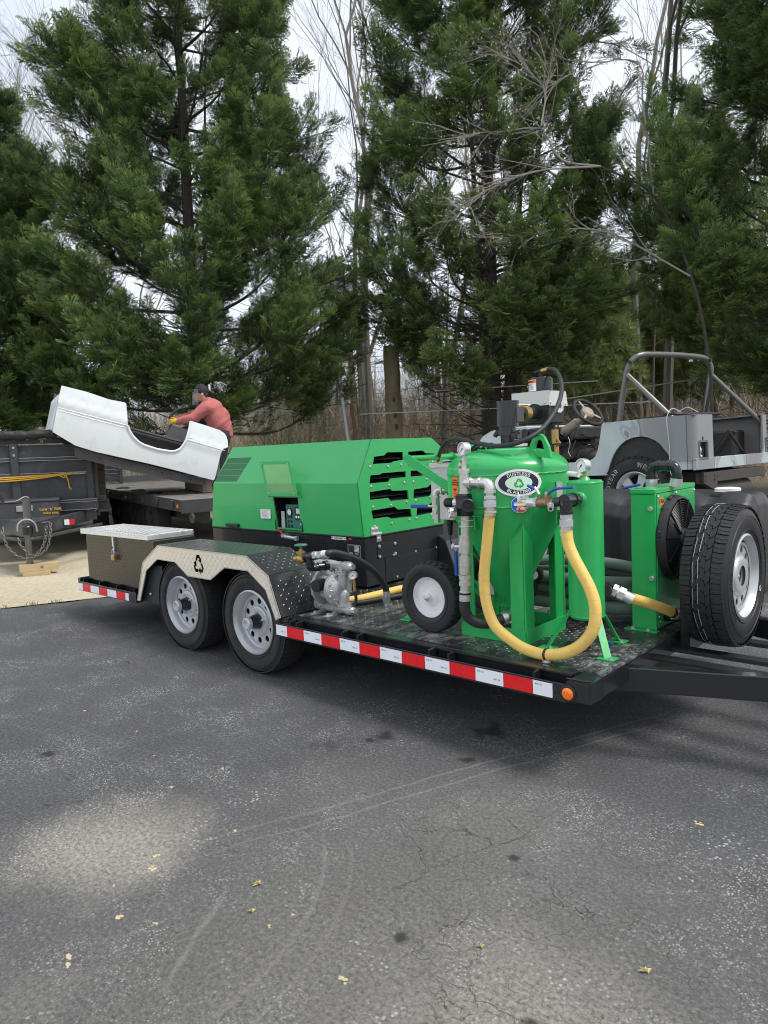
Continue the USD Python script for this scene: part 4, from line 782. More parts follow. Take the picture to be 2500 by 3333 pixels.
def fender(y, sgn, near):
    f = obj("fender", J(*[plate((OUT[i][0], y + sgn * .006, OUT[i][1]), (OUT[i + 1][0], y + sgn * .006, OUT[i + 1][1]), (OUT[i + 1][0], y + sgn * .362, OUT[i + 1][1]), (OUT[i][0], y + sgn * .362, OUT[i][1]), .004 if sgn > 0 else -.004) for i in range(5)]), "tread_black", tl, smooth=False)
    pat = []
    for i in range(5):
        if not near and i not in (2,): continue
        a, b = A([OUT[i][0], y, OUT[i][1]]), A([OUT[i + 1][0], y, OUT[i + 1][1]]); d = b - a; L = np.linalg.norm(d); d /= L; n_ = np.cross(d, [0, sgn, 0]) * sgn; n_ = n_ if n_[2] > 0 else -n_
        m = np.eye(4); m[:3, 0], m[:3, 1], m[:3, 2], m[:3, 3] = d, [0, 1.0, 0], np.cross(d, [0, 1.0, 0]), a + np.cross(d, [0, 1.0, 0]) * (.0045 if sgn > 0 else .0003); pat.append(diamonds(sbox(0.005, .008 if sgn > 0 else -.36, L - .005, .36 if sgn > 0 else -.008), m))
    stuff_part("tread_pattern", J(*pat), "tread_black", f, smooth=False)
    sk = Polygon(OUT + INN); cut = [affinity.translate(affinity.scale(g, .088, .098, origin=(0, 0)), -2.858, .658) for g in recycle(1.0)]
    for c_ in cut: sk = sk.difference(c_)
    s_ = obj("skirt", prism(sk, .005, XZ(y - .002 if sgn > 0 else y - .003)), "tread_skirt", f, smooth=False, label="bare aluminium tread plate skirt with cut-out recycling arrows")
    if near: stuff_part("tread_pattern", diamonds(sk, trans((0, y - .002, 0)) @ frame((0, 0, 0), (0, -1, 0), (1, 0, 0)) @ np.diag([1.0, 1, 1, 1]), .028), "tread_skirt", s_, smooth=False) if False else None
    if near:
        m = np.eye(4); m[:3, 0], m[:3, 1], m[:3, 2], m[:3, 3] = [1, 0, 0], [0, 0, 1], [0, -1, 0], [0, y - .002, 0]; stuff_part("tread_pattern", diamonds(sk, m, .027), "tread_skirt", s_, smooth=False)
        rim_ = Polygon(OUT + INN).buffer(.0015).difference(Polygon(OUT + INN).buffer(-.006)); obj("skirt_edge", prism(rim_, .004, XZ(y - .0045)), "tread_aluminium", s_, smooth=False)
    obj("inner_wall", prism(OUT[:1] + OUT[1:5] + OUT[5:] , .004, XZ(y + sgn * .364 - (.004 if sgn < 0 else 0))), "black_satin", f, smooth=False)
    if near: obj("rivet", lathe([(.011, 0), (.009, .006), (0, .008)], 12, frame((-3.60, .012 + .02, .372), (0, -1, 0)), False), "zinc", f)
    return f
fender(0.0, 1, True); fender(W_, -1, False)
obj("recycle_backing", box((-2.97, .02, .578), (-2.745, .024, .755)), "dark_void", tl)
obj("rear_gusset", prism([(-3.742, .30), (-3.60, .60), (-3.42, .60), (-3.42, .30)], .006, XZ(.040)), "black_satin", tl, smooth=False)
YW = .118
for x, z, rot in ((-2.3225, .327, .25), (-3.150, .342, .6)):
    modular_wheel(tl, None, frame((x, YW, z), (0, -1, 0), (1, 0, 0)), rot=rot)
    obj("axle", cyl((x, .24, z), (x, W_ - .24, z), .04, n=12), "black_satin", tl)
    modular_wheel(tl, None, frame((x, W_ - YW, z), (0, 1, 0), (1, 0, 0)), rot=rot)
stuff_part("hub_scribble", J(tube(spline([(-2.301, -.018, .352), (-2.295, -.0185, .356), (-2.29, -.0185, .35), (-2.292, -.0185, .335), (-2.30, -.018, .333)], 4), .0012, 4)), "paper_white", tl)

# ---- spare wheel on the tongue
sp = thing("spare_wheel", "large spare trailer wheel with new black tyre upright on the tongue", "wheel", (.19, 1.05, .33), T_FR)
SM = frame((.190, 1.06, .692), (1, 0, 0), (0, 0, 1))
modular_wheel(sp, None, SM, R=.352, w=.212, rot=.35, hub=False, new=True, lugs=0, dish=.030, nb=40)
for z_, w_ in ((-.012, .0007), (-.034, .0005)):
    st_ = []
    for k in range(90):
        if (k * 7 + int(z_ * 1000)) % 5 == 0: continue
        a0 = 2 * PI * k / 90; R_ = .3524; pth = [(R_ * math.cos(a0 + t), R_ * math.sin(a0 + t), z_ + .002 * math.sin(9 * (a0 + t))) for t in np.linspace(0, 2 * PI / 90, 3)]
        st_.append(xf(tube(pth, w_, 4, False), SM))
    stuff_part("chalk_line", J(*st_), "paper_white", sp, smooth=False)
obj("stud", cyl((.24, 1.0, .70), (.275, 1.0, .70), .008, n=8), "zinc", sp); obj("nut", cyl((.236, 1.0, .70), (.25, 1.0, .70), .015, n=6), "zinc", sp)
obj("rim_label", box((.2285, 1.14, .735), (.2295, 1.18, .758)), "ink", sp); obj("stamp", ring([(.010, 0), (.012, .001), (.014, 0)], 16, frame((.297, 1.255, .60), (1, 0, 0))), "paper_white", sp)

# ---- toolbox with tread plate lid
mat("lid_aluminium", (0.82, 0.82, 0.81), 0.34, 0.85, var=0.1, vs=6)
tb = thing("toolbox", "low dark tread plate toolbox with bright aluminium lid at the trailer's rear", "toolbox", (-4.1, .25, DZ), T_FR)
prf = [(-4.66, .398), (-3.79, .398), (-3.67, .62), (-3.53, .70), (-3.53, .776), (-4.66, .776)]
obj("body", prism(prf, .36, XZ(.045)), "box_black", tb, smooth=False)
m = np.eye(4); m[:3, 0], m[:3, 1], m[:3, 2], m[:3, 3] = [1, 0, 0], [0, 0, 1], [0, -1, 0], [0, .045, 0]; stuff_part("tread_pattern", diamonds(prf, m, .028, h=.0013), "box_black", tb, smooth=False)
ld = obj("lid", box((-4.735, .032, .779), (-3.585, .428, .822), .003), "lid_aluminium", tb)
m2 = np.eye(4); m2[:3, 0], m2[:3, 1], m2[:3, 2], m2[:3, 3] = [1, 0, 0], [0, 0, 1], [0, -1, 0], [0, .032, 0]; m3 = np.eye(4); m3[:3, 0], m3[:3, 1], m3[:3, 2], m3[:3, 3] = [0, 1, 0], [0, 0, 1], [1, 0, 0], [-3.585, 0, 0]
stuff_part("tread_pattern", J(diamonds(sbox(-4.73, .036, -3.59, .424), trans((0, 0, .822)), .034, .028, .008, .002), diamonds(sbox(-4.73, .777, -3.59, .825), m2, .024, .026), diamonds(sbox(.034, .777, .426, .825), m3, .024, .026)), "lid_aluminium", ld, smooth=False)
obj("hasp", J(box((-4.155, .026, .70), (-4.13, .0315, .778), .001), box((-4.15, .030, .66), (-4.135, .044, .70), .001)), "zinc", tb)
pk = thing("padlock", "brass padlock hanging from the toolbox hasp", "padlock", (-4.14, .02, .63), T_FR)
obj("body", box((-4.166, .012, .588), (-4.112, .032, .636), .004), "brass", pk); obj("shackle", tube(spline([(-4.155, .022, .634), (-4.154, .022, .668), (-4.139, .022, .682), (-4.124, .022, .668), (-4.123, .022, .634)], 5), .0042, 8), "zinc", pk)
# ================================================================== AIR COMPRESSOR
ac_ = thing("air_compressor", "large bright green canopied air compressor on a black base, mid trailer", "air compressor", (-3.1, 1.36, DZ), T_FR)
XF, XR = -2.166, -4.057
rx = lambda z: XR + (z - .775) * .315
N0, N1, N2 = (.909, .775), (.872, 1.155), (1.027, 1.459); F2, F1b, F1, F0 = (1.696, 1.459), (1.812, 1.385), (1.85, 1.155), (1.812, .775)
OB = []
obj("base", box((XR, .912, .412), (XF + .002, 1.808, .764), .005), "black_paint", ac_)
obj("skid", J(box((XR + .1, .94, .3975), (XF - .1, 1.04, .412)), box((XR + .1, 1.68, .3975), (XF - .1, 1.78, .412))), "black_satin", ac_)
obj("seam_strip", box((XR - .002, .906, .765), (XF + .004, 1.814, .774), .001), "ink", ac_)
# near lower panel with the control opening
up_ = A([0, N1[0] - N0[0], N1[1] - N0[1]]); Lp = np.linalg.norm(up_); up_ /= Lp
mp_ = np.eye(4); mp_[:3, 0], mp_[:3, 1], mp_[:3, 2], mp_[:3, 3] = [1, 0, 0], up_, np.cross([1, 0, 0], up_), (0, N0[0], N0[1])
low = Polygon([(rx(.775), 0), (XF, 0), (XF, Lp), (rx(1.155), Lp)]).difference(sbox(-3.135, .028, -2.835, .272))
obj("canopy_panel", prism(low, .012, mp_ @ trans((0, 0, -.012))), "green_satin", ac_, smooth=False)
def qp(a, b, c, d, th=-.012, mt="green_satin"): obj("canopy_panel", plate(a, b, c, d, th), mt, ac_, smooth=False)
P3 = lambda x, q: (x, q[0], q[1])
qp(P3(rx(N1[1]), N1), P3(XF, N1), P3(XF, N2), P3(rx(N2[1]), N2)); qp(P3(rx(N2[1]), N2), P3(XF, N2), P3(XF, F2), P3(rx(F2[1]), F2))
qp(P3(rx(F2[1]), F2), P3(XF, F2), P3(XF, F1b), P3(rx(F1b[1]), F1b)); qp(P3(rx(F1b[1]), F1b), P3(XF, F1b), P3(XF, F1), P3(rx(F1[1]), F1)); qp(P3(rx(F1[1]), F1), P3(XF, F1), P3(XF, F0), P3(rx(F0[1]), F0))
rp = [P3(rx(q[1]), q) for q in (N0, N1, N2, F2, F1b, F1, F0)]; v_ = A(rp); v_ = np.vstack([v_, v_ + [.012, 0, 0]]); kf = [[0, i, i + 1] for i in range(1, 6)] + [[7, 8 + i, 7 + i] for i in range(1, 6)]
obj("canopy_panel", (v_, A(kf)), "green_satin", ac_, smooth=False)
front = Polygon([N0, N1, N2, F2, F1b, F1, F0])
rows = [[(1.030, 1.283), (1.045, 1.335), (1.150, 1.340), (1.185, 1.362), (1.357, 1.358), (1.362, 1.300), (1.25, 1.292), (1.235, 1.283)], [(.985, 1.147), (1.0, 1.205), (1.10, 1.205), (1.12, 1.214), (1.38, 1.214), (1.383, 1.170), (1.215, 1.170), (1.190, 1.147)],
        [(.985, 1.030), (.985, 1.087), (1.20, 1.095), (1.225, 1.078), (1.392, 1.072), (1.404, 1.003), (1.20, 1.005), (1.175, 1.030)], [(1.005, .893), (.993, .955), (1.24, .960), (1.275, .937), (1.42, .928), (1.432, .868), (1.20, .875), (1.16, .893)]]
slots = []
for r_ in rows:
    g = Polygon(r_).buffer(0); x1 = g.bounds[2]; gm = affinity.translate(affinity.scale(g, -1, 1, origin=(x1, 0)), .05, 0); slots += [g, gm.intersection(sbox(0, 0, 1.795, 3))]
for s_ in slots: front = front.difference(s_)
fp = obj("front_panel", prism(front, .012, YZ(XF - .010)), "green_paint", ac_, smooth=False)
obj("radiator_dark", prism([(.94, .80), (.925, 1.14), (1.06, 1.40), (1.68, 1.41), (1.77, 1.35), (1.80, 1.15), (1.78, .80)], .03, YZ(XF - .16)), "dark_void", ac_)
for z in np.arange(.86, 1.40, .045): yl_, yh_ = float(np.interp(z + .06, [.8, 1.155, 1.459], [.94, .915, 1.07])), float(np.interp(z + .06, [.8, 1.155, 1.385, 1.46], [1.78, 1.81, 1.77, 1.66])); obj("louver", plate((XF - .020, yl_, z), (XF - .020, yh_, z), (XF - .10, yh_, z + .05), (XF - .10, yl_, z + .05), .003), "black_satin", ac_, smooth=False)
for y, z in [(1.0, 1.265), (1.185, 1.26), (1.33, 1.265), (1.0, 1.125), (1.19, 1.122), (1.36, 1.13), (1.01, .978), (1.20, .975), (1.375, .985), (1.02, .838), (1.20, .84), (1.40, .846), (1.46, 1.13), (1.62, 1.14), (1.48, .985), (1.65, 1.0), (1.48, .85), (1.66, .86), (1.42, 1.265), (1.7, 1.27)]:
    obj("bolt", J(lathe([(.010, 0), (.010, .004), (.005, .006), (0, .006)], 8, frame((XF + .002, y, z), (1, 0, 0)), False)), "zinc", fp)
# vent grille and inner liner
up2 = A([0, N2[0] - N1[0], N2[1] - N1[1]]); L2 = np.linalg.norm(up2); up2 /= L2; mp2 = np.eye(4); mp2[:3, 0], mp2[:3, 1], mp2[:3, 2], mp2[:3, 3] = [1, 0, 0], up2, np.cross([1, 0, 0], up2), (0, N1[0], N1[1])
gs = []
for i in range(26):
    for k in range(4):
        s0 = .018 + k * .056; x = -3.945 + i * .0128 + s0 * .44; gs.append(xf(box((0, 0, -.002), (.0070, .052, .0008)), trans((x, s0, 0)) @ A([[1, .42, 0, 0], [0, 1, 0, 0], [0, 0, 1, 0], [0, 0, 0, 1.0]])))
stuff_part("vent_slots", xf(J(*gs), mp2), "ink", ac_, smooth=False)
# control bay
obj("bay_liner", J(box((-3.16, 1.06, .79), (-2.81, 1.07, 1.07)), box((-3.15, .90, .785), (-2.82, 1.06, .792)), box((-3.152, .90, .79), (-3.142, 1.06, 1.06)), box((-2.828, .90, .79), (-2.818, 1.06, 1.06))), "black_satin", ac_)
cp = obj("control_panel", box((-3.075, .955, .80), (-2.835, .965, .985), .002), "valve_teal", ac_)
gm_ = frame((-3.02, .954, .925), (0, -1, 0), (1, 0, 0)); obj("gauge", lathe([(.026, 0), (.026, .008), (.022, .010), (0, .010)], 24, gm_, False), "gauge_white", cp); obj("gauge_rim", ring([(.026, 0), (.026, .012), (.029, .012), (.029, 0)], 24, gm_), "ink", cp)
obj("display", box((-2.955, .944, .865), (-2.845, .954, .965), .004), "ink", cp); obj("screen", box((-2.935, .9425, .915), (-2.865, .944, .955)), "sticker_mint", cp)
for k in range(4): obj("button", box((-2.945 + k * .026, .942, .880), (-2.927 + k * .026, .944, .898), .0005), "paper_white", cp)
for x in (-3.045, -3.01):
    for z in (.815, .85, .885): obj("switch", box((x - .008, .949, z - .008), (x + .008, .955, z + .008), .001), "ink", cp)
obj("key_switch", lathe([(.012, 0), (.012, .01), (.008, .014), (0, .014)], 14, frame((-2.89, .955, .83), (0, -1, 0)), False), "zinc", cp)
obj("document_pocket", box((-3.125, .945, .80), (-3.085, .952, .93)), "grey_enamel", ac_)
# flap with clear pane
fl = [A([-3.166, .858, 1.060]), A([-2.800, .858, 1.060]), A([-2.842, .832, 1.330]), A([-3.205, .832, 1.330])]
fx = fl[1] - fl[0]; mF = lay(fl[0], fx, fl[3] - fl[0]); loc = [(np.linalg.inv(mF) @ np.append(q, 1))[:2] for q in fl]
fo = Polygon(loc); fi = fo.buffer(-.024, join_style=2); ff = obj("flap", prism(fo.difference(fi), .008, mF), "green_satin", ac_, smooth=False, label="open green hatch flap with a clear pane")
obj("pane", prism(fo.buffer(-.022, join_style=2), .003, mF @ trans((0, 0, .002))), "clear_pane", ff, smooth=False); obj("hinge", cyl(fl[0] + [0, .004, -.003], fl[1] + [.03, .004, -.003], .007, n=10), "green_satin", ff)
for q in (fl[0] * .93 + fl[2] * .07, fl[1] * .93 + fl[3] * .07, fl[3] * .93 + fl[1] * .07, fl[2] * .93 + fl[0] * .07): obj("screw", ball(q + [0, -.009, 0], .006, 1), "zinc", ff)
obj("latch", tube([(-2.82, .83, 1.27), (-2.80, .825, 1.275), (-2.80, .825, 1.25), (-2.82, .83, 1.245)], .004, 6), "green_satin", ff)
hd = obj("handle", box((-3.818, .884, .782), (-3.635, .905, .812), .005), "black_plastic", ac_)
sk_ = obj("data_sticker", box((-3.318, .8985 - .009, .872), (-3.190, .8995 - .009, .945)), "paper_white", ac_); obj("print", J(*[box((-3.305, .8885, .936 - k * .0075), (-3.205 - .03 * ((k * 7) % 4) / 4, .8893, .9375 - k * .0075)) for k in range(8)]), "ink", sk_, smooth=False)
st_ = obj("model_strip", box((-2.508, .9105, .742), (-2.352, .9117, .764)), "paper_white", ac_); obj("print", text("D.23-1150A DA8LT 6151", .011, .0006, True, lay((-2.43, .910, .753), (1, 0, 0), (0, 0, 1))), "ink", st_, smooth=False)
obj("red_tag", box((-2.325, .9105, .748), (-2.295, .9117, .760)), "sticker_red", ac_)
pl_ = obj("rating_plate", box((-2.338, .9095, .625), (-2.208, .9115, .713)), "zinc", ac_); obj("plate_face", box((-2.333, .9085, .630), (-2.213, .9094, .708)), "ink", pl_)
obj("print", J(*[box((-2.268, .9078, .698 - k * .009), (-2.222, .9084, .7025 - k * .009)) for k in range(5)], text("SPEED", .008, .0006, True, lay((-2.305, .9078, .650), (1, 0, 0), (0, 0, 1))), text("91.51", .009, .0006, True, lay((-2.245, .9078, .650), (1, 0, 0), (0, 0, 1)))), "paper_white", pl_, smooth=False)
hg = obj("hinge", J(box((XF + .003, .975, .790), (XF + .007, 1.055, .838), .001), cyl((XF + .012, .975, .784), (XF + .012, 1.07, .784), .011, n=12), box((XF + .004, 1.03, .725), (XF + .008, 1.075, .775), .001)), "zinc", ac_)
for y, z in ((.998, .818), (1.033, .818), (1.052, .746)): obj("bolt", lathe([(.013, 0), (.013, .006), (.007, .009), (0, .009)], 10, frame((XF + .007, y, z), (1, 0, 0)), False), "zinc", hg)
pn = obj("cover_plate", box((XF + .003, 1.035, .600), (XF + .007, 1.235, .708), .002), "black_satin", ac_)
for y, z in ((1.05, .69), (1.05, .615), (1.22, .69), (1.22, .615)): obj("bolt", lathe([(.013, 0), (.012, .006), (0, .008)], 10, frame((XF + .007, y, z), (1, 0, 0)), False), "zinc", pn)
pn2 = obj("lower_cover", box((XF + .003, 1.11, .425), (XF + .006, 1.78, .595), .002), "black_satin", ac_)
for y, z in ((1.2, .607), (1.45, .60), (1.7, .598), (1.23, .44), (1.5, .44)): obj("bolt", lathe([(.009, 0), (.009, .005), (0, .007)], 8, frame((XF + .006, y, z), (1, 0, 0)), False), "zinc", pn2)
dv = obj("drain_valve", J(cyl((-3.02, .86, .748), (-3.02, .915, .748), .018, n=12), cyl((-3.0, .87, .74), (-2.86, .87, .732), .014, n=10), box((-2.87, .855, .715), (-2.845, .885, .75), .003)), "zinc", ac_)
obj("lever", tube(spline([(-3.02, .862, .762), (-3.045, .86, .785), (-3.09, .86, .79)], 4), [.008, .009, .008, .008, .008, .008, .008, .009, .006], 8), "red_grip", dv)
# ================================================================== helpers for fittings
def hexn(p, d, r, h): p, d = A(p, float), unit(A(d, float)); return cyl(p, p + d * h, r, n=6)
def gauge(parent, c, n, r, name="gauge", needle=2.3):
    """A dial gauge: steel case, white face with ticks, needle; faces n."""
    c, n = A(c, float), unit(A(n, float)); m = frame(c, n, (0, 0, 1)); g = obj(name, lathe([(r * .96, -.028), (r, -.024), (r, .004), (r * .95, .008), (r * .86, .008), (r * .85, .002)], 32, m, False), "zinc", parent)
    obj("face", lathe([(r * .86, .0015), (0, .0015)], 32, m, False), "gauge_white", g, smooth=False); tk = []
    for k in range(13):
        a = math.radians(-135 + k * 22.5); q = m @ rotm([0, 0, 1], a); tk.append(xf(box((r * .66, -r * .012, .002), (r * .80, r * .012, .0026)), q))
    a = needle; tk.append(xf(prism([(-r * .2, -r * .06), (-r * .2, r * .06), (r * .62, r * .012), (r * .62, -r * .012)], .0012, trans((0, 0, .003))), m @ rotm([0, 0, 1], a))); tk.append(xf(lathe([(r * .1, .003), (r * .1, .005), (0, .005)], 10), m))
    obj("needle", J(*tk), "ink", g, smooth=False); obj("back", lathe([(r * .96, -.028), (0, -.03)], 20, m, False), "zinc", g); return g
def ribbed(path, r, n=14, pitch=None, amp=0.0):
    return tube(path, r, n)

# ================================================================== DIAPHRAGM PUMP
pu = thing("diaphragm_pump", "cast aluminium double diaphragm pump standing on the deck beside the fender", "pump", (-1.85, .3, DZ), T_FR)
PY = .302
for xc, sg in ((-1.800, 1), (-1.930, -1)):
    m = frame((xc, PY, .553), (sg, 0, 0), (0, 0, 1)); ch = obj("chamber", lathe([(.06, -.012), (.100, -.010), (.108, -.004), (.108, .006), (.101, .012), (.086, .016), (.066, .036), (.040, .046), (0, .048)], 40, m), "cast_aluminium", pu)
    obj("flange_ring", ring([(.1085, -.016), (.1105, -.014), (.1105, -.004), (.1085, -.002)], 40, m), "cast_aluminium", ch)
    for k in range(8):
        a = k * PI / 4 + .39; q = (m @ A([.094 * math.cos(a), .094 * math.sin(a), .012, 1]))[:3]; obj("bolt", J(hexn(q, (sg, 0, 0), .0085, .008), cyl(q + A([sg, 0, 0]) * .008, q + A([sg, 0, 0]) * .013, .005, n=8)), "zinc", ch)
        d = A([0, -math.sin(a - .39), math.cos(a - .39)]); 
        if k % 2 == 0 or True:
            p0, p1 = A([xc + sg * .048, PY, .553]), A([xc + sg * .016, PY, .553]) + xf((A([[.086 * math.cos(k * PI / 4), .086 * math.sin(k * PI / 4), 0]]), None) if False else (A([[0, 0, 0.0]]), A([[0, 0, 0]])), np.eye(4))[0][0]
            q1 = (m @ A([.088 * math.cos(k * PI / 4), .088 * math.sin(k * PI / 4), .016, 1]))[:3]; obj("rib", tube([p0 + (q1 - p0) * .25, (p0 + q1) / 2 + [sg * .004, 0, 0], q1], [.007, .006, .005], 6), "cast_aluminium", ch)
    xo = xc + sg * .040
    for s2, z0, z1, z2 in ((1, .585, .652, .690), (-1, .52, .455, .425)):
        obj("valve_column", J(tube(spline([(xc + sg * .03, PY, .553 + s2 * .01), (xo + sg * .004, PY, z0), (xo, PY, z1)], 4), [.018, .021, .024, .027, .030, .031, .032, .033, .033], 18)), "cast_aluminium", ch)
        obj("column_flange", J(cyl((xo, PY, z1 - .006), (xo, PY, z1 + .006), .045, n=24), cyl((xo, PY, z1 + s2 * .008), (xo, PY, z1 + s2 * .016), .043, n=24)), "cast_aluminium", ch)
        for k in range(4): a = k * PI / 2 + .6; q = A([xo + .038 * math.cos(a), PY + .038 * math.sin(a), z1 + (.006 if s2 > 0 else -.026)]); obj("bolt", hexn(q, (0, 0, 1), .007, .018), "zinc", ch)
        obj("elbow", tube(spline([(xo, PY, z1 + s2 * .01), (xo, PY, z2 - s2 * .006), (xo - sg * .03, PY, z2)], 5), .027, 16), "cast_aluminium", ch)
for z, nm in ((.694, "top_manifold"), (.428, "bottom_manifold")):
    mn = obj(nm, J(cyl((-2.00, PY, z), (-1.70, PY, z), .025, n=20), cyl((-1.905, PY, z), (-1.825, PY, z), .029, n=20), cyl((-1.735, PY, z), (-1.690, PY, z), .030, n=20), cyl((-2.02, PY, z), (-1.965, PY, z), .029, n=20)), "cast_aluminium", pu)
    obj("pipe_plug", J(cyl((-1.69, PY, z), (-1.683, PY, z), .023, n=16), hexn((-1.683, PY, z), (1, 0, 0), .018, .022)), "zinc", mn)
obj("air_valve_block", box((-1.925, PY - .055, .49), (-1.805, PY + .05, .63), .012), "cast_aluminium", pu)
mf = obj("muffler", lathe([(.036, 0), (.036, .006), (.033, .012), (.033, .09), (.02, .10)], 24, frame((-1.868, .172, .580), (-.1, 1, 0))), "black_plastic", pu); obj("muffler_fins", J(*[ring([(.033, z), (.037, z + .001), (.037, z + .006), (.033, z + .007)], 24, frame((-1.868, .172, .580), (-.1, 1, 0))) for z in (.02, .035, .05, .065, .08)]), "black_plastic", mf)
for x in (-1.92, -1.80): ft = obj("foot", J(prism([(PY + .09, DZ), (PY - .115, DZ), (PY - .115, DZ + .008), (PY - .07, DZ + .012), (PY - .02, .424), (PY + .02, .424), (PY + .09, DZ + .008)], .016, YZ(x - .008)), box((x - .018, PY - .12, DZ), (x + .018, PY - .075, DZ + .006), .001)), "cast_aluminium", pu, smooth=False); obj("bolt", hexn((x, PY - .098, DZ + .006), (0, 0, 1), .011, .014), "zinc", ft)
gauge(pu, (-1.655, .285, .647), (.5, -.86, .05), .024); obj("gauge_stem", J(cyl((-1.66, .297, .61), (-1.66, .297, .626), .008, n=8), cyl((-1.66, .30, .55), (-1.66, .298, .61), .0095, n=10)), "brass", pu)
obj("air_hose", tube(spline([(-1.66, .30, .55), (-1.662, .31, .50), (-1.69, .32, .455), (-1.74, .34, .44)], 5), .010, 10), "hose_rubber", pu)
# gate valve, black tee and the black discharge hose
gv = thing("gate_valve", "brass gate valve with teal handwheel screwed to a black pipe tee above the pump", "valve", (-1.98, .17, .72), T_FR); VY = .172
obj("body", J(cyl((-2.040, VY, .733), (-2.005, VY, .736), .019, n=18), lathe([(.020, -.03), (.026, -.018), (.029, 0), (.026, .018), (.020, .03)], 20, frame((-1.983, VY, .738), (1, 0, 0))), cyl((-1.983, VY, .74), (-1.983, VY, .785), .021, n=18), hexn((-1.983, VY, .772), (0, 0, 1), .028, .014), cyl((-1.983, VY, .786), (-1.983, VY, .80), .012, n=12), hexn((-1.958, VY, .742), (1, .0, .12), .025, .018)), "brass", gv)
obj("bore", cyl((-2.0412, VY, .733), (-2.0408, VY, .733), .013, n=16), "ink", gv); obj("stem", cyl((-1.983, VY, .80), (-1.983, VY, .823), .006, n=8), "bronze", gv)
hw = obj("handwheel", torus(.036, .0055, frame((-1.981, VY, .824), (0, 0, 1)), 28, 8), "valve_teal", gv); obj("spokes", J(*[tube([(-1.981, VY, .824), (-1.981 + .035 * math.cos(a), VY + .035 * math.sin(a), .824)], .004, 6) for a in np.arange(5) * 2 * PI / 5]), "valve_teal", hw)
obj("tee", J(cyl((-1.945, VY, .752), (-1.862, VY, .766), .0235, n=18), cyl((-1.945, VY, .752), (-1.930, VY, .7545), .028, n=18), cyl((-1.875, VY, .764), (-1.860, VY, .767), .028, n=18), cyl((-1.903, VY, .76), (-1.903, VY, .715), .023, n=18), cyl((-1.903, VY, .722), (-1.903, VY, .708), .028, n=18), tube(spline([(-1.903, VY, .715), (-1.903, VY, .694), (-1.898, VY + .02, .686), (-1.885, VY + .05, .688), (-1.868, PY - .02, .693)], 5), .022, 16), cyl((-1.885, VY + .045, .688), (-1.88, VY + .062, .689), .027, n=16), cyl((-1.872, PY - .045, .6915), (-1.868, PY - .022, .693), .031, n=18)), "black_paint", gv)
bh = thing("black_hose", "black rubber hose arching from the pump's tee down to the deck", "hose", (-1.7, .4, DZ), T_FR)
obj("coupling", J(hexn((-1.862, VY, .766), (1, 0, .15), .026, .03), cyl((-1.832, VY, .770), (-1.81, VY, .773), .021, n=16), hexn((-1.815, VY, .773), (1, 0, .14), .025, .035)), "zinc", bh)
obj("ferrule", J(cyl((-1.782, VY, .778), (-1.742, VY, .784), .0245, n=18), *[ring([(.0245, z), (.026, z + .001), (.026, z + .006), (.0245, z + .007)], 18, frame((-1.782, VY, .778), (1, 0, .15))) for z in (.006, .022)]), "zinc", bh)
obj("hose", tube(spline([(-1.765, VY, .781), (-1.742, .18, .788), (-1.737, .225, .785), (-1.722, .29, .764), (-1.708, .37, .728), (-1.698, .44, .685), (-1.692, .51, .63), (-1.692, .57, .565), (-1.700, .612, .51), (-1.704, .62, .478)], 6), .0205, 16), "hose_rubber", bh)
obj("end_fitting", J(cyl((-1.704, .62, .488), (-1.705, .62, .452), .0235, n=16), hexn((-1.705, .62, .452), (0, 0, -1), .025, .03), cyl((-1.705, .62, .43), (-1.705, .62, .392), .018, n=14)), "zinc", bh)

# ================================================================== BLAST POT
bp = thing("blast_pot", "glossy green conical pressure blast pot on angle legs with a round recycling emblem sticker", "blast pot", (-.71, .52, DZ), T_FR)
PX, PYc = -.71, .52; VM = trans((PX, PYc, 0)); VR = .31
dome = [(VR * math.cos(t), 1.262 + .108 * math.sin(t)) for t in np.linspace(0, 1.35, 14)]
vs_ = obj("vessel", lathe([(.05, .545), (.058, .57), (.30, 1.045), (VR - .002, 1.065), (VR, 1.085), (VR, 1.262)] + dome[1:] + [(.05, 1.374)], 72, VM), "green_paint", bp, smooth=28)
for z, k in ((1.080, .004), (1.236, .004)):
    a_ = np.linspace(0, 2 * PI, 181); pth = np.stack([PX + (VR + .0005) * np.cos(a_), PYc + (VR + .0005) * np.sin(a_), z + .0012 * np.sin(a_ * 37)], 1); obj("weld_seam", tube(pth, .0045, 6, False), "green_paint", vs_)
obj("outlet_neck", J(cyl((PX, PYc, .50), (PX, PYc, .56), .052, n=24), cyl((PX, PYc, .535), (PX, PYc, .548), .06, n=24)), "green_paint", bp)
BX0, BX1, BY0, BY1 = -.885, -.500, .325, .705
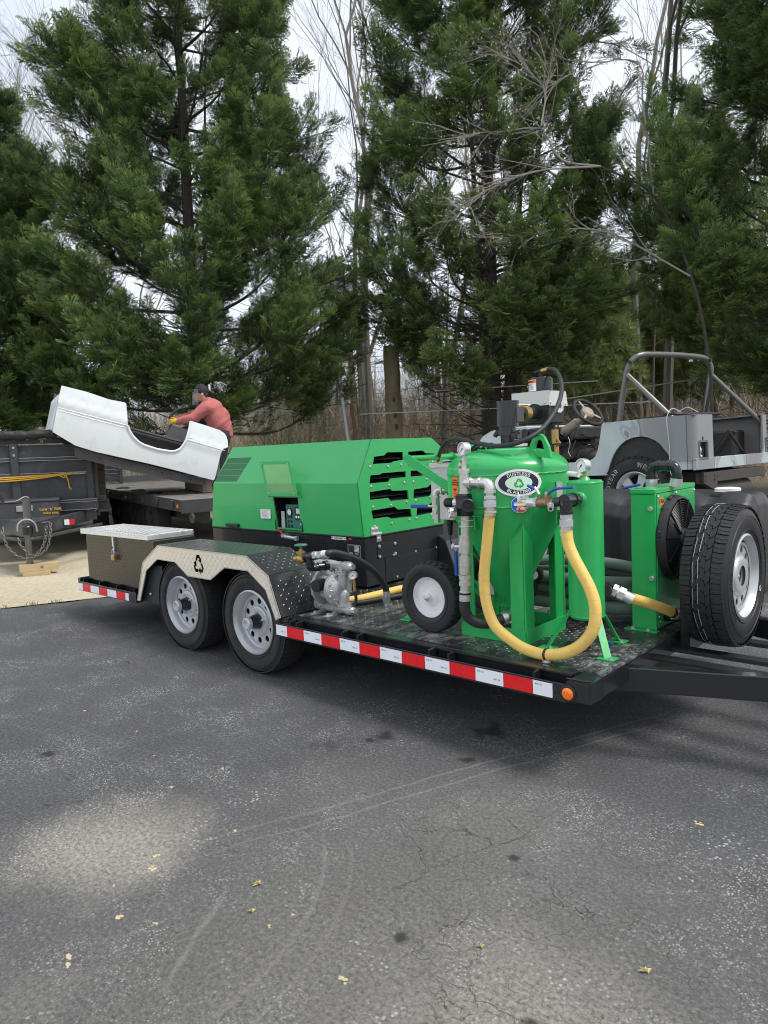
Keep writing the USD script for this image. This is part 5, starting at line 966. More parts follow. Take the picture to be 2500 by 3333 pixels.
for i, (cx_, cy_) in enumerate(((BX1, BY0), (BX0, BY0), (BX1, BY1), (BX0, BY1))):
    sx_, sy_ = (-1 if cx_ == BX1 else 1), (1 if cy_ == BY0 else -1); r_ = math.hypot(cx_ - PX, cy_ - PYc); zt = .985; t_ = .007
    a1 = prism([(0, DZ), (.082, DZ), (.082, .915), (0, zt)], t_, trans((cx_, cy_ if sy_ > 0 else cy_ - t_, 0)) @ np.diag([sx_, 1, 1, 1.]) @ XZ(0)); a2 = prism([(0, DZ), (.082, DZ), (.082, .915), (0, zt)], t_, trans((cx_ if sx_ > 0 else cx_ - t_, cy_, 0)) @ np.diag([1, sy_, 1, 1.]) @ YZ(0))
    lg = obj("leg", J(a1, a2), "green_paint", bp, smooth=False)
    zz = np.linspace(.917, zt, 12); obj("weld_bead", J(tube(np.stack([cx_ + sx_ * .082 * (1 - (zz - .915) / (zt - .915)), np.full(12, cy_ - sy_ * .001), zz + .002 * np.sin(zz * 900)], 1), .0042, 6), tube([(cx_ - sx_ * .001, cy_ - sy_ * .001, .45), (cx_ - sx_ * .001, cy_ - sy_ * .001, zt)], .0045, 6)), "green_paint", lg)
obj("base_frame", J(box((BX0, BY0 - .0075, DZ + .001), (BX1, BY0 - .0005, .470)), box((BX1 + .0005, BY0, DZ + .001), (BX1 + .0075, BY1, .470)), box((BX0 - .0075, BY0, DZ + .001), (BX0 - .0005, BY1, .470)), box((BX0, BY1 + .0005, DZ + .001), (BX1, BY1 + .0075, .470)), box((BX0 + .084, BY0 + .001, DZ + .006), (BX1 - .084, BY0 + .075, DZ + .012)), box((BX1 - .075, BY0 + .084, DZ + .006), (BX1 - .001, BY1 - .084, DZ + .012)), box((BX0 + .001, BY0 + .084, DZ + .006), (BX0 + .07, BY1 - .084, DZ + .012))), "green_paint", bp, smooth=False)
obj("tie_down_foot", J(box((-1.37, .37, DZ + .0005), (-1.30, .42, DZ + .007), .002), plate((-1.36, .40, .404), (-1.31, .40, .404), (-1.30, .44, .424), (-1.35, .44, .424), .006)), "green_paint", bp)
obj("axle", cyl((-1.05, .275, .588), (-1.05, .86, .588), .014, n=14), "green_paint", bp); obj("axle_arm", J(prism([(-1.075, .56), (-.87, .44), (-.87, .50), (-1.05, .62)], .008, XZ(.36)), prism([(-1.075, .56), (-.87, .44), (-.87, .50), (-1.05, .62)], .008, XZ(.66))), "green_paint", bp, smooth=False)
def cart_wheel(y, sg):
    m = frame((-1.05, y, .588), (0, sg, 0), (1, 0, 0)); st = .42; R = .191
    wh = obj("wheel", lathe([(.112, .034), (.108, .036), (.100, .020), (.092, .012), (.055, .016), (.040, .030), (.022, .034), (.020, .046), (0, .046)], 48, m, False), "white_enamel", bp)
    obj("rim_lip", ring([(.106, .028), (.1145, .040), (.117, .038), (.113, .022)], 48, m), "white_enamel", wh)
    tr = []; n = 30; h = .052; stp = 2 * PI * R / n
    for row, (za, zb) in enumerate(((-.044, -.017), (-.0135, .0135), (.017, .044))): tr.append(([(0.08 * stp, za), (.5 * stp, za + .002), (.92 * stp, za), (.84 * stp, (za + zb) / 2), (.92 * stp, zb), (.5 * stp, zb - .002), (.08 * stp, zb), (.16 * stp, (za + zb) / 2)], n, .5 * row))
    prof = [(.110, .040), (.125, .047), (.15, .053), (.172, .050), (.180, .046), (.184, .03), (.185, 0)]; prof = prof + [(r, -z) for r, z in prof[-2::-1]]
    ty = obj("tyre", ring(prof, 56, m), "new_rubber", wh); stuff_part("tread", xf(blocks(R, tr, crown_of(R, .104, .010), .008), m), "new_rubber", ty, smooth=False)
    obj("axle_nut", J(lathe([(.020, .046), (.020, .05), (.012, .052)], 20, m), lathe([(.010, .05), (.010, .066), (.006, .07), (0, .07)], 6, m, False)), "zinc", wh); obj("cotter_pin", tube([(m @ A([-.016, .004, .061, 1]))[:3], (m @ A([.018, -.002, .061, 1]))[:3]], .0022, 5), "zinc", wh)
    st_ = text("4.10/3.50-6", .012, .001, True); obj("sidewall_ring", ring([(.135, .050), (.137, .0535), (.139, .0505)], 48, m), "new_rubber", ty)
cart_wheel(.29, -1); cart_wheel(.83, 1)
# handle
def bar(p, q, w, t_, nrm):
    p, q, nrm = A(p, float), A(q, float), unit(A(nrm, float)); d = q - p; L = np.linalg.norm(d); d /= L; s = unit(np.cross(nrm, d)); m = np.eye(4); m[:3, 0], m[:3, 1], m[:3, 2], m[:3, 3] = d, s, np.cross(d, s), p
    return xf(prism(sbox(0, -w / 2, L, w / 2).union(Point(L, 0).buffer(w / 2)), t_), m @ trans((0, 0, -t_ / 2)))
obj("handle_arm", bar((-.955, .345, 1.165), (-1.235, .345, 1.325), .048, .008, (0, -1, 0)), "green_paint", bp, smooth=False); obj("handle_arm", bar((-.955, .735, 1.165), (-1.235, .735, 1.325), .048, .008, (0, -1, 0)), "green_paint", bp, smooth=False); obj("handle_bar", cyl((-1.232, .349, 1.325), (-1.232, .731, 1.325), .017, n=18), "green_paint", bp)
def eye(c, xdir):
    sh = Polygon([(-.075, -.03), (.075, -.03), (.062, .02), (.032, .062), (.012, .074), (-.012, .074), (-.032, .062), (-.062, .02)]).buffer(.004).difference(Polygon([(-.034, 0), (.034, 0), (.018, .040), (0, .050), (-.018, .040)]).buffer(.005)); d = unit(A(xdir, float)); m = np.eye(4); m[:3, 0], m[:3, 1], m[:3, 2], m[:3, 3] = d, [0, 0, 1], np.cross(d, [0, 0, 1]), c
    obj("lifting_eye", prism(sh, .014, m @ trans((0, 0, -.007))), "green_paint", bp, smooth=False)
eye((-.452, .42, 1.347), (.93, -.30, -.10)); eye((-.945, .56, 1.325), (.3, .95, 0))
# emblem stickers wrapped on the vessel
def wrap(g, ang, z, off=.0012, R=VR):
    v = g[0]; a = math.radians(ang) + v[:, 0] / R; rr = R + off + v[:, 2]
    return np.stack([PX + rr * np.cos(a), PYc + rr * np.sin(a), z + v[:, 1]], 1), g[1]
def fine(poly, th=.0006, step=.012):
    """Extruded sticker cut into strips so that it can wrap."""
    x0, y0, x1, y1 = poly.bounds; gs = []
    for x in np.arange(x0, x1, step):
        c = poly.intersection(sbox(x, y0 - 1, min(x + step, x1), y1 + 1))
        if c.area > 1e-9: gs.append(prism(c, th))
    return J(*gs)
ell = lambda a, b: affinity.scale(Point(0, 0).buffer(1, 48), a, b)
LA, LZ = -46.8, 1.196
lg_ = obj("emblem", wrap(fine(ell(.112, .0655)), LA, LZ, .0052), "paper_white", bp, smooth=False, label="oval white and black sticker with a recycling mark")
obj("emblem_band", wrap(fine(ell(.096, .0545)), LA, LZ, .0060), "sticker_navy", lg_, smooth=False); obj("emblem_centre", wrap(fine(ell(.064, .0335)), LA, LZ, .0068), "sticker_mint", lg_, smooth=False)
obj("recycle_arrow", J(*[wrap(fine(affinity.scale(g, .034, .033, origin=(0, 0)), step=.01), LA, LZ - .003, .0076) for g in recycle(1.0)]), "green_paint", lg_, smooth=False)
def arc_word(s, h, a, b, up):
    gs = []; ws = [np.ptp(text(c, h, .0006, True, center=False)[0][:, 0]) for c in s]; tot = sum(ws) + .0022 * (len(s) - 1); x = -tot / 2
    for c, w in zip(s, ws):
        xm = x + w / 2; g = text(c, h, .0006, True); g = (g[0] - [(g[0][:, 0].max() + g[0][:, 0].min()) / 2, 0, 0], g[1]); t = math.asin(max(-1, min(1, xm / a))); y = up * b * math.cos(t); sl = math.atan2(-up * b * math.sin(t), a * math.cos(t)); gs.append(wrap(xf(g, trans((xm, y, 0)) @ rotm([0, 0, 1], sl)), LA, LZ, .0068)); x += w + .0022
    return J(*gs)
obj("lettering", J(arc_word("DUSTLESS", .0150, .080, .0440, 1), arc_word("BLASTING", .0150, .080, .0440, -1), wrap(mv(text("®", .004, .0006, False), (.062, -.036, 0)), LA, LZ, .0068)), "paper_white", lg_, smooth=False)
fs = obj("round_sticker", wrap(fine(ell(.043, .040)), -46.2, 1.092, .0052), "paper_white", bp, smooth=False, label="small round red, white and blue sticker")
lft = ell(.041, .038).intersection(sbox(-.05, -.05, -.013, .05)); rbt = ell(.041, .038).intersection(sbox(-.011, -.05, .05, -.004)); star = Polygon([((.034 if k % 2 == 0 else .014) * math.sin(k * PI / 5), (.034 if k % 2 == 0 else .014) * math.cos(k * PI / 5)) for k in range(10)])
obj("sticker_field", wrap(fine(lft), -46.2, 1.092, .0060), "sticker_blue", fs, smooth=False); obj("sticker_field", wrap(fine(rbt), -46.2, 1.092, .0060), "sticker_red", fs, smooth=False); obj("star", wrap(fine(star), -46.2, 1.092, .0068), "grey_enamel", fs, smooth=False); obj("seal", wrap(fine(ell(.017, .0165)), -46.2, 1.092, .0076), "sticker_gold", fs, smooth=False); obj("seal_band", wrap(fine(sbox(-.03, -.005, .03, .005)), -46.2, 1.092, .0084), "paper_white", fs, smooth=False)
os_ = obj("orange_sticker", wrap(fine(sbox(-.027, -.056, .027, .056)), -113.6, 1.172, .0008), "sticker_orange", bp, smooth=False); obj("print", J(*[wrap(mv(text(s, .007, .0006, True), (0, y, 0)), -113.6, 1.172, .0016) for s, y in (("OUTSIDE", .040), ("COMPRESSOR", .029), ("& POTENTIAL", .018), ("DRAIN", -.004), ("UP", -.026))], *[wrap(mv(prism([(-.012, -.001), (.004, -.001), (.004, -.004), (.012, .001), (.004, .005), (.004, .002), (-.012, .002)], .0006), (0, y, 0)), -113.6, 1.172, .0016) for y in (-.013, -.040)]), "ink", os_, smooth=False)
# valve column with regulator in front of the vessel
vc = obj("valve_column", J(cyl((-.747, .2, 1.148), (-.747, .2, 1.262), .0255, n=24), cyl((-.747, .2, 1.250), (-.747, .2, 1.262), .030, n=24), cyl((-.747, .2, 1.150), (-.747, .2, 1.160), .030, n=24), cyl((-.747, .2, 1.202), (-.700, .2, 1.202), .0255, n=20), cyl((-.712, .2, 1.202), (-.700, .2, 1.202), .030, n=20), hexn((-.747, .2, 1.262), (0, 0, 1), .031, .010), cyl((-.747, .2, 1.272), (-.747, .2, 1.295), .013, n=12), cyl((-.745, .2, 1.29), (-.743, .2, 1.335), .011, n=6)), "stainless", bp)
obj("branch_pipe", J(cyl((-.700, .2, 1.202), (-.645, .2, 1.202), .0225, n=20), tube(spline([(-.655, .2, 1.202), (-.618, .2, 1.200), (-.601, .2, 1.182), (-.600, .2, 1.155)], 6), .0255, 20), cyl((-.660, .2, 1.202), (-.648, .2, 1.202), .0295, n=20), cyl((-.600, .2, 1.166), (-.600, .2, 1.154), .0295, n=20), cyl((-.600, .2, 1.156), (-.6, .2, 1.140), .021, n=16)), "stainless", vc)
gauge(vc, (-.742, .185, 1.368), (-.32, -.94, .03), .034); obj("gauge_elbow", tube(spline([(-.744, .2, 1.315), (-.768, .21, 1.313), (-.782, .22, 1.306), (-.784, .22, 1.285)], 4), .0085, 10), "stainless", vc); obj("gauge_line", tube([(-.784, .22, 1.285), (-.778, .222, 1.235), (-.776, .224, 1.20)], .0075, 8), "bronze", vc)
rg_ = obj("regulator", J(box((-.787, .165, 1.040), (-.713, .238, 1.148), .008), cyl((-.75, .17, 1.1), (-.69, .14, 1.098), .030, n=20)), "black_plastic", bp)
obj("knob", J(lathe([(.016, 0), (.022, .004), (.022, .045), (.019, .05), (0, .05)], 24, frame((-.805, .185, 1.104), (-1, -.15, 0))), *[xf(box((.021, -.0015, .006), (.0245, .0015, .042)), frame((-.805, .185, 1.104), (-1, -.15, 0)) @ rotm([0, 0, 1], k * PI / 7)) for k in range(14)]), "black_plastic", rg_)
obj("cap", lathe([(.028, 0), (.034, .006), (.034, .026), (.030, .030), (.024, .030), (.022, .024), (.010, .024), (.009, .027), (0, .027)], 32, frame((-.690, .140, 1.098), (.62, -.78, 0)), False), "black_plastic", rg_); obj("collar", lathe([(.020, 0), (.020, .02)], 20, frame((-.785, .187, 1.104), (-1, -.15, 0))), "stainless", rg_); gauge(rg_, (-.795, .135, 1.06), (-.42, -.90, .05), .0275, needle=2.6)
lp = obj("lower_pipe", J(cyl((-.752, .2, .93), (-.749, .2, 1.042), .0235, n=20), cyl((-.756, .2, .905), (-.755, .2, .942), .0295, n=22), cyl((-.758, .2, .856), (-.757, .2, .912), .033, n=22), cyl((-.758, .2, .83), (-.758, .2, .86), .024, n=20), cyl((-.762, .2, .748), (-.76, .2, .838), .0305, n=22), cyl((-.761, .2, .792), (-.761, .2, .798), .0325, n=22)), "stainless", bp)
obj("hex_union", J(hexn((-.764, .2, .745), (0, 0, -1), .033, .022), cyl((-.764, .2, .723), (-.764, .2, .712), .028, n=18), hexn((-.765, .2, .712), (0, 0, -1), .033, .022), cyl((-.766, .2, .69), (-.767, .2, .655), .024, n=18)), "zinc", lp); obj("ferrule", J(cyl((-.768, .2, .660), (-.770, .2, .612), .0285, n=20)), "zinc", lp); obj("clamp_band", cyl((-.768, .2, .655), (-.7685, .2, .645), .030, n=20), "ink", lp)
for z in (1.017, .988): obj("u_bolt", tube(spline([(-.71, .232, z), (-.745, .172, z - .002), (-.778, .19, z - .001), (-.76, .235, z)], 5), .0035, 8), "zinc", lp)
obj("pipe_bracket", J(box((-.712, .215, .972), (-.704, .262, 1.034), .001), box((-.72, .215, 1.034), (-.66, .262, 1.041), .001)), "green_paint", bp)
bv = obj("ball_valve_handle", J(box((-.822, .188, .735), (-.806, .204, .86), .003)), "blue_grip", lp); obj("valve_stem", J(cyl((-.775, .19, .885), (-.815, .185, .884), .009, n=12), hexn((-.812, .185, .884), (-1, -.1, 0), .015, .012), prism([(-.80, .875), (-.815, .895), (-.812, .845), (-.822, .845)], .003, XZ(.19))), "zinc", lp)
obj("lower_hose", tube(spline([(-.770, .2, .620), (-.772, .2, .57), (-.762, .215, .525), (-.730, .24, .497), (-.690, .27, .492), (-.650, .30, .505), (-.63, .33, .515)], 6), .0265, 16), "hose_rubber", lp); obj("outlet_coupling", J(cyl((-.655, .30, .506), (-.60, .38, .528), .024, n=18), cyl((-.635, .325, .515), (-.622, .345, .521), .029, n=18), cyl((-.60, .375, .527), (-.66, .47, .53), .020, n=14)), "stainless", lp)
# left drain valve
dv_ = obj("drain_valve", J(tube(spline([(-1.005, .42, 1.149), (-1.05, .41, 1.149), (-1.083, .405, 1.146), (-1.093, .402, 1.125), (-1.093, .402, 1.10)], 5), .0185, 16), cyl((-1.052, .41, 1.149), (-1.045, .41, 1.149), .027, n=6), cyl((-1.093, .402, 1.118), (-1.093, .402, 1.106), .023, n=16), hexn((-1.093, .402, 1.10), (0, 0, -1), .022, .03), cyl((-1.093, .402, 1.07), (-1.093, .402, 1.035), .02, n=16), hexn((-1.093, .402, 1.036), (0, 0, -1), .021, .018), cyl((-1.091, .402, 1.02), (-1.09, .402, .972), .0175, n=16)), "stainless", bp)
obj("weld_boss", cyl((-.985, .43, 1.149), (-1.022, .417, 1.149), .03, n=18), "green_paint", bp); obj("lever", J(tube([(-1.105, .39, 1.062), (-1.14, .385, 1.062)], .006, 8)), "zinc", dv_); obj("lever_grip", box((-1.262, .378, 1.050), (-1.135, .392, 1.070), .004), "blue_grip", dv_)
jb = obj("control_box", box((-1.29, .60, .962), (-1.13, .69, 1.285), .004), "grey_enamel", bp); obj("box_lid", box((-1.294, .596, 1.262), (-1.126, .694, 1.290), .003), "stainless", jb); obj("cable_gland", J(cyl((-1.19, .64, .962), (-1.19, .64, .925), .02, n=12), cyl((-1.19, .64, .925), (-1.188, .64, .87), .017, .012, n=12)), "black_plastic", jb); obj("cable", tube(spline([(-1.188, .64, .87), (-1.18, .63, .835), (-1.14, .60, .82), (-1.05, .60, .825)], 5), .005, 6), "ink", jb)
# top filling valve, pipe, pinch valve
tv = obj("top_valve", J(cyl((PX + .01, PYc, 1.37), (PX + .01, PYc, 1.43), .036, n=20), cyl((PX + .01, PYc, 1.425), (PX + .01, PYc, 1.452), .05, n=20), cyl((PX + .012, PYc, 1.45), (PX + .012, PYc, 1.476), .044, n=20), cyl((PX + .014, PYc, 1.474), (PX + .016, PYc, 1.598), .0565, n=28), cyl((PX + .016, PYc, 1.590), (PX + .016, PYc, 1.602), .0585, n=28), box((PX + .045, PYc - .03, 1.405), (PX + .085, PYc + .02, 1.44), .004), box((PX + .05, PYc - .03, 1.36), (PX + .095, PYc + .01, 1.40), .004), cyl((PX + .06, PYc - .02, 1.43), (PX + .10, PYc - .02, 1.445), .01, n=10), cyl((PX - .055, PYc - .02, 1.425), (PX - .03, PYc - .02, 1.455), .012, n=10), box((PX + .05, PYc - .01, 1.49), (PX + .075, PYc + .06, 1.57), .004)), "black_paint", bp)
obj("hatch_ring", J(cyl((PX, PYc, 1.368), (PX, PYc, 1.382), .11, n=32), box((PX - .13, PYc - .05, 1.37), (PX + .08, PYc - .03, 1.385), .002)), "zinc", bp); obj("hatch_clutter", J(*[tube(spline([(PX - .16 + .03 * k, PYc - .10 + .01 * k, 1.36), (PX - .12 + .03 * k, PYc - .09, 1.385 + .004 * (k % 2)), (PX - .09 + .03 * k, PYc - .11, 1.365)], 4), .006, 6) for k in range(4)]), "ink", bp)
pv = obj("transfer_pipe", cyl((PX + .02, PYc + .05, 1.538), (-.725, .84, 1.545), .031, n=20), "black_satin", bp); obj("cam_lock", J(cyl((PX + .015, .655, 1.540), (PX + .010, .71, 1.541), .038, n=20), tube([(PX - .03, .66, 1.565), (PX - .03, .70, 1.59), (PX + .0, .76, 1.585)], .005, 6)), "brass", pv)
vb = obj("valve_housing", box((-.857, .838, 1.487), (-.641, 1.005, 1.600), .004), "black_satin", bp); obj("port_hole", cyl((-.728, .8385, 1.545), (-.728, .832, 1.545), .046, n=28), "ink", vb)
hood = Polygon([(-.868, 1.662), (-.633, 1.662), (-.633, 1.583), (-.690, 1.583), (-.702, 1.591), (-.728, 1.595), (-.754, 1.591), (-.766, 1.583), (-.868, 1.583)])
hd_ = obj("hood", J(prism(hood, .004, XZ(.830)), box((-.868, .8345, 1.658), (-.633, 1.015, 1.662)), prism(Polygon([(.8345, 1.662), (1.015, 1.662), (1.035, 1.580), (.985, 1.580), (.985, 1.558), (.960, 1.543), (.930, 1.543), (.905, 1.558), (.905, 1.580), (.8345, 1.580)]), .004, YZ(-.637))), "grey_enamel", vb, smooth=False)
obj("recycle_mark", J(*[prism(affinity.translate(affinity.scale(g, .026, .03, origin=(0, 0)), .945, 1.585), .001, YZ(-.6325)) for g in recycle(1.0)]), "ink", hd_, smooth=False)
for p_ in ((-.66, .829, 1.595), (-.632, .845, 1.596), (-.632, 1.01, 1.592)): obj("bolt", ball(p_, .006, 1), "zinc", hd_)
cn = obj("actuator", lathe([(.064, 0), (.066, .01), (.066, .070), (.060, .080), (0, .083)], 32, trans((-.735, .925, 1.662))), "black_paint", vb); sa_ = np.radians(-120)
ws_ = obj("warning_label", J(*[xf(box((.0665, -.009, 0), (.068, .009, .062)), trans((-.735, .925, 1.667)) @ rotm([0, 0, 1], sa_ + (k - 2) * .26)) for k in range(5)]), "paper_white", cn, smooth=False)
obj("warning_band", J(*[xf(box((.0682, -.009, .044), (.0688, .009, .060)), trans((-.735, .925, 1.667)) @ rotm([0, 0, 1], sa_ + (k - 2) * .26)) for k in range(1, 5)]), "sticker_orange", ws_, smooth=False)
wm = lay(A([-.735, .925, 1.667]) + A([math.cos(sa_), math.sin(sa_), 0]) * .0692 + [0, 0, .052], (-math.sin(sa_), math.cos(sa_), 0), (0, 0, 1)); obj("print", J(mv(text("WARNING", .009, .0005, True, wm), (0, 0, 0)), text("Pinch Point", .006, .0005, True, wm @ trans((-.004, -.016, -.0008))), *[xf(box((-.03, -.0008, 0), (.028, .0008, .0005)), wm @ trans((0, -.026 - k * .006, -.0012))) for k in range(4)]), "ink", ws_, smooth=False)
obj("caution_mark", xf(prism([(-.006, 0), (.006, 0), (0, .012)], .0006), wm @ trans((-.034, -.03, -.004))), "sticker_gold", ws_, smooth=False)
obj("air_fitting", J(cyl((-.735, .925, 1.744), (-.735, .925, 1.772), .008, n=8), cyl((-.775, .925, 1.772), (-.70, .925, 1.782), .009, n=8)), "black_satin", cn); obj("hose_ferrule", cyl((-.728, .925, 1.778), (-.685, .923, 1.784), .0125, n=10), "brass", cn)
obj("down_pipe", J(cyl((-.690, .93, 1.49), (-.690, .95, 1.20), .032, n=18)), "black_satin", vb); obj("down_coupling", J(cyl((-.690, .943, 1.452), (-.69, .948, 1.375), .040, n=20), cyl((-.69, .95, 1.365), (-.69, .953, 1.29), .038, n=20), tube([(-.652, .94, 1.40), (-.632, .94, 1.375), (-.66, .94, 1.355)], .006, 6)), "brass", vb)
obj("control_hose", tube(spline([(-.69, .923, 1.784), (-.64, .90, 1.776), (-.585, .85, 1.742), (-.530, .78, 1.689), (-.487, .70, 1.625), (-.459, .60, 1.551), (-.453, .50, 1.480), (-.461, .42, 1.432), (-.494, .355, 1.398), (-.556, .32, 1.378), (-.640, .32, 1.376), (-.745, .36, 1.388), (-.850, .40, 1.402), (-.966, .46, 1.422), (-1.049, .50, 1.424), (-1.120, .54, 1.409), (-1.177, .57, 1.371), (-1.222, .60, 1.327), (-1.234, .61, 1.305)], 6), .0115, 12), "hose_rubber", vb); obj("hose_end", cyl((-1.231, .61, 1.315), (-1.240, .62, 1.285), .0125, n=10), "brass", jb)

# ================================================================== SEPARATOR CYLINDER
SX, SY, SR = -.245, .462, .0835
se = thing("separator_cylinder", "tall slim green cylinder with a gauge on top beside the blast pot", "pressure cylinder", (SX, SY, DZ), T_FR); SM_ = trans((SX, SY, 0))
obj("cylinder", lathe([(.04, .540), (.075, .543), (SR, .556), (SR, 1.186), (.078, 1.197), (0, 1.201)], 48, SM_), "green_paint", se, smooth=30); obj("weld_seam", torus(SR - .002, .004, SM_ @ trans((0, 0, 1.187)), 48, 6), "green_paint", se); obj("weld_seam", torus(SR - .002, .004, SM_ @ trans((0, 0, .556)), 48, 6), "green_paint", se)
obj("boss", cyl((SX, SY, 1.198), (SX, SY, 1.214), .030, .018, n=20), "green_paint", se); obj("gauge_stem", cyl((SX, SY, 1.214), (SX, SY, 1.236), .009, n=6), "brass", se); gauge(se, (SX - .006, SY - .015, 1.266), (-.25, -.96, .05), .0345, needle=2.45)
obj("relief_valve", cyl((SX - .04, SY + .02, 1.222), (SX - .11, SY + .05, 1.226), .013, n=12), "paper_white", se); obj("mount_bracket", J(box((-.405, .40, 1.150), (-.345, .41, 1.195), .002), box((-.365, .40, .99), (-.357, .45, 1.195), .002)), "green_paint", se); obj("shim", box((-.354, .395, 1.06), (-.322, .398, 1.192)), "stainless", se)
for i, (p, q) in enumerate((((-.305, .41, .575), (-.385, .335, DZ + .012)), ((-.175, .42, .575), (-.082, .330, DZ + .012)), ((-.215, .54, .575), (-.165, .62, DZ + .012)))):
    p, q = A(p), A(q); n_ = unit(np.cross(q - p, [0, 0, 1.0])); lg = obj("leg", J(bar(p, q, .034, .006, np.cross(unit(q - p), n_)), box((q[0] - .04, q[1] - .03, DZ + .0005), (q[0] + .04, q[1] + .03, DZ + .009), .003)), "green_paint", se, smooth=False)
    obj("foot_bolt", hexn((q[0] + .022, q[1] - .015, DZ + .009), (0, 0, 1), .009, .009), "zinc", lg)
obj("drain", J(cyl((-.235, .45, .545), (-.235, .45, .50), .012, n=10), cyl((-.235, .45, .49), (-.235, .45, .45), .013, n=10), cyl((-.235, .45, .44), (-.235, .45, .40), .011, n=10)), "black_satin", se); obj("drain_fitting", cyl((-.235, .45, .505), (-.235, .45, .478), .0135, n=10), "stainless", se); obj("drain_lever", box((-.155, .455, .425), (-.115, .465, .437), .003), "blue_grip", se)
so = obj("outlet_tee", J(cyl((-.236, .385, 1.114), (-.228, .235, 1.120), .0285, n=20), cyl((-.233, .33, 1.116), (-.232, .312, 1.117), .033, n=20), cyl((-.228, .25, 1.12), (-.228, .25, 1.062), .0275, n=20), cyl((-.228, .25, 1.072), (-.228, .25, 1.058), .033, n=20), cyl((-.250, .25, 1.115), (-.285, .25, 1.11), .022, n=16)), "black_paint", se)
obj("weld_blob", ball((-.232, .383, 1.114), .036, 2, (1, .55, 1)), "green_paint", se); obj("nipple", J(cyl((-.285, .215, 1.098), (-.262, .175, 1.088), .013, n=14), hexn((-.29, .225, 1.10), (.5, -.86, -.2), .017, .016)), "zinc", so); obj("bore", cyl((-.2618, .1748, 1.0879), (-.2612, .1738, 1.0877), .007, n=12), "ink", so)
bz = obj("bronze_valves", J(cyl((-.285, .25, 1.11), (-.375, .255, 1.105), .020, n=16), cyl((-.325, .25, 1.108), (-.325, .25, 1.145), .012, n=12), cyl((-.362, .25, 1.106), (-.362, .25, 1.143), .011, n=12), hexn((-.30, .25, 1.11), (-1, 0, 0), .024, .02)), "bronze", se)
cl_ = obj("claw_coupling", J(cyl((-.375, .255, 1.105), (-.425, .258, 1.103), .024, n=18), hexn((-.372, .255, 1.105), (-1, .05, 0), .027, .014), box((-.462, .246, 1.118), (-.425, .268, 1.134), .003), box((-.465, .246, 1.07), (-.435, .268, 1.082), .003)), "zinc", se); obj("bore", cyl((-.4255, .258, 1.103), (-.4262, .258, 1.103), .016, n=16), "ink", cl_); obj("safety_pin", tube(spline([(-.475, .25, 1.152), (-.46, .245, 1.135), (-.43, .245, 1.140), (-.40, .25, 1.142)], 4), .002, 5), "zinc", cl_)
obj("lever", J(tube(spline([(-.362, .25, 1.145), (-.372, .25, 1.16), (-.385, .25, 1.178)], 4), .006, 8)), "zinc", bz); obj("lever_grip", bar((-.382, .25, 1.172), (-.418, .25, 1.185), .016, .006, (0, -.3, 1)), "blue_grip", bz); obj("lever_grip", J(tube(spline([(-.315, .25, 1.147), (-.30, .25, 1.160), (-.27, .25, 1.172), (-.19, .25, 1.178)], 5), .006, 8)), "blue_grip", bz); obj("bolt", hexn((-.325, .25, 1.145), (0, 0, 1), .008, .012), "zinc", bz)
# ---- yellow hose in a deep U
yh = thing("yellow_hose", "thick yellow hose hanging in a deep U before the blast pot", "hose", (-.3, .16, DZ), T_FR); UH = spline([(-.603, .2, 1.062), (-.611, .2, 1.012), (-.626, .195, .886), (-.641, .19, .759), (-.636, .185, .658), (-.614, .18, .579), (-.576, .175, .515), (-.508, .17, .472), (-.441, .165, .443), (-.383, .16, .430), (-.326, .155, .4255), (-.276, .15, .430), (-.211, .15, .445), (-.153, .16, .473), (-.108, .17, .512), (-.076, .18, .561), (-.066, .19, .617), (-.074, .2, .682), (-.099, .21, .741), (-.140, .22, .804), (-.181, .23, .863), (-.214, .24, .924), (-.227, .25, .98)], 6)
obj("hose", tube(UH, .0262, 20), "yellow_hose", yh); ln_ = []
for k in range(3, len(UH) - 4, 5):
    t_ = unit(UH[k + 1] - UH[k]); mm = frame(UH[k], unit(t_ + A([.15, .1, .25]))); ln_.append(torus(.0262, .0007, mm, 20, 4))
stuff_part("wrap_lines", J(*ln_), "sticker_gold", yh)
for (c, hx) in (((-.600, .2), ((1.140, .020), (1.117, .030))), ((-.228, .25), ((1.058, .022), (1.034, .030)))):
    x, y = c; z = hx[1][0] - hx[1][1]; cp_ = obj("coupling", J(hexn((x, y, hx[0][0]), (0, 0, -1), .031, hx[0][1] - .004), cyl((x, y, hx[0][0] - .018), (x, y, hx[1][0]), .026, n=18), hexn((x, y, hx[1][0]), (0, 0, -1), .034, hx[1][1])), "zinc", yh); obj("ferrule", J(cyl((x, y, z), (x - .002, y, z - .042), .0275, n=20)), "zinc", cp_); obj("band", cyl((x - .0005, y, z - .019), (x - .001, y, z - .026), .0292, n=20), "yellow_hose", cp_)
obj("strap", J(cyl((-.290, .1515, .4283), (-.278, .1502, .4297), .0285, n=20)), "ink", yh); obj("strap_bolt", J(cyl((-.283, .145, DZ + .0005), (-.283, .145, DZ + .006), .02, n=12), hexn((-.283, .145, DZ + .006), (0, 0, 1), .012, .008)), "zinc", yh)
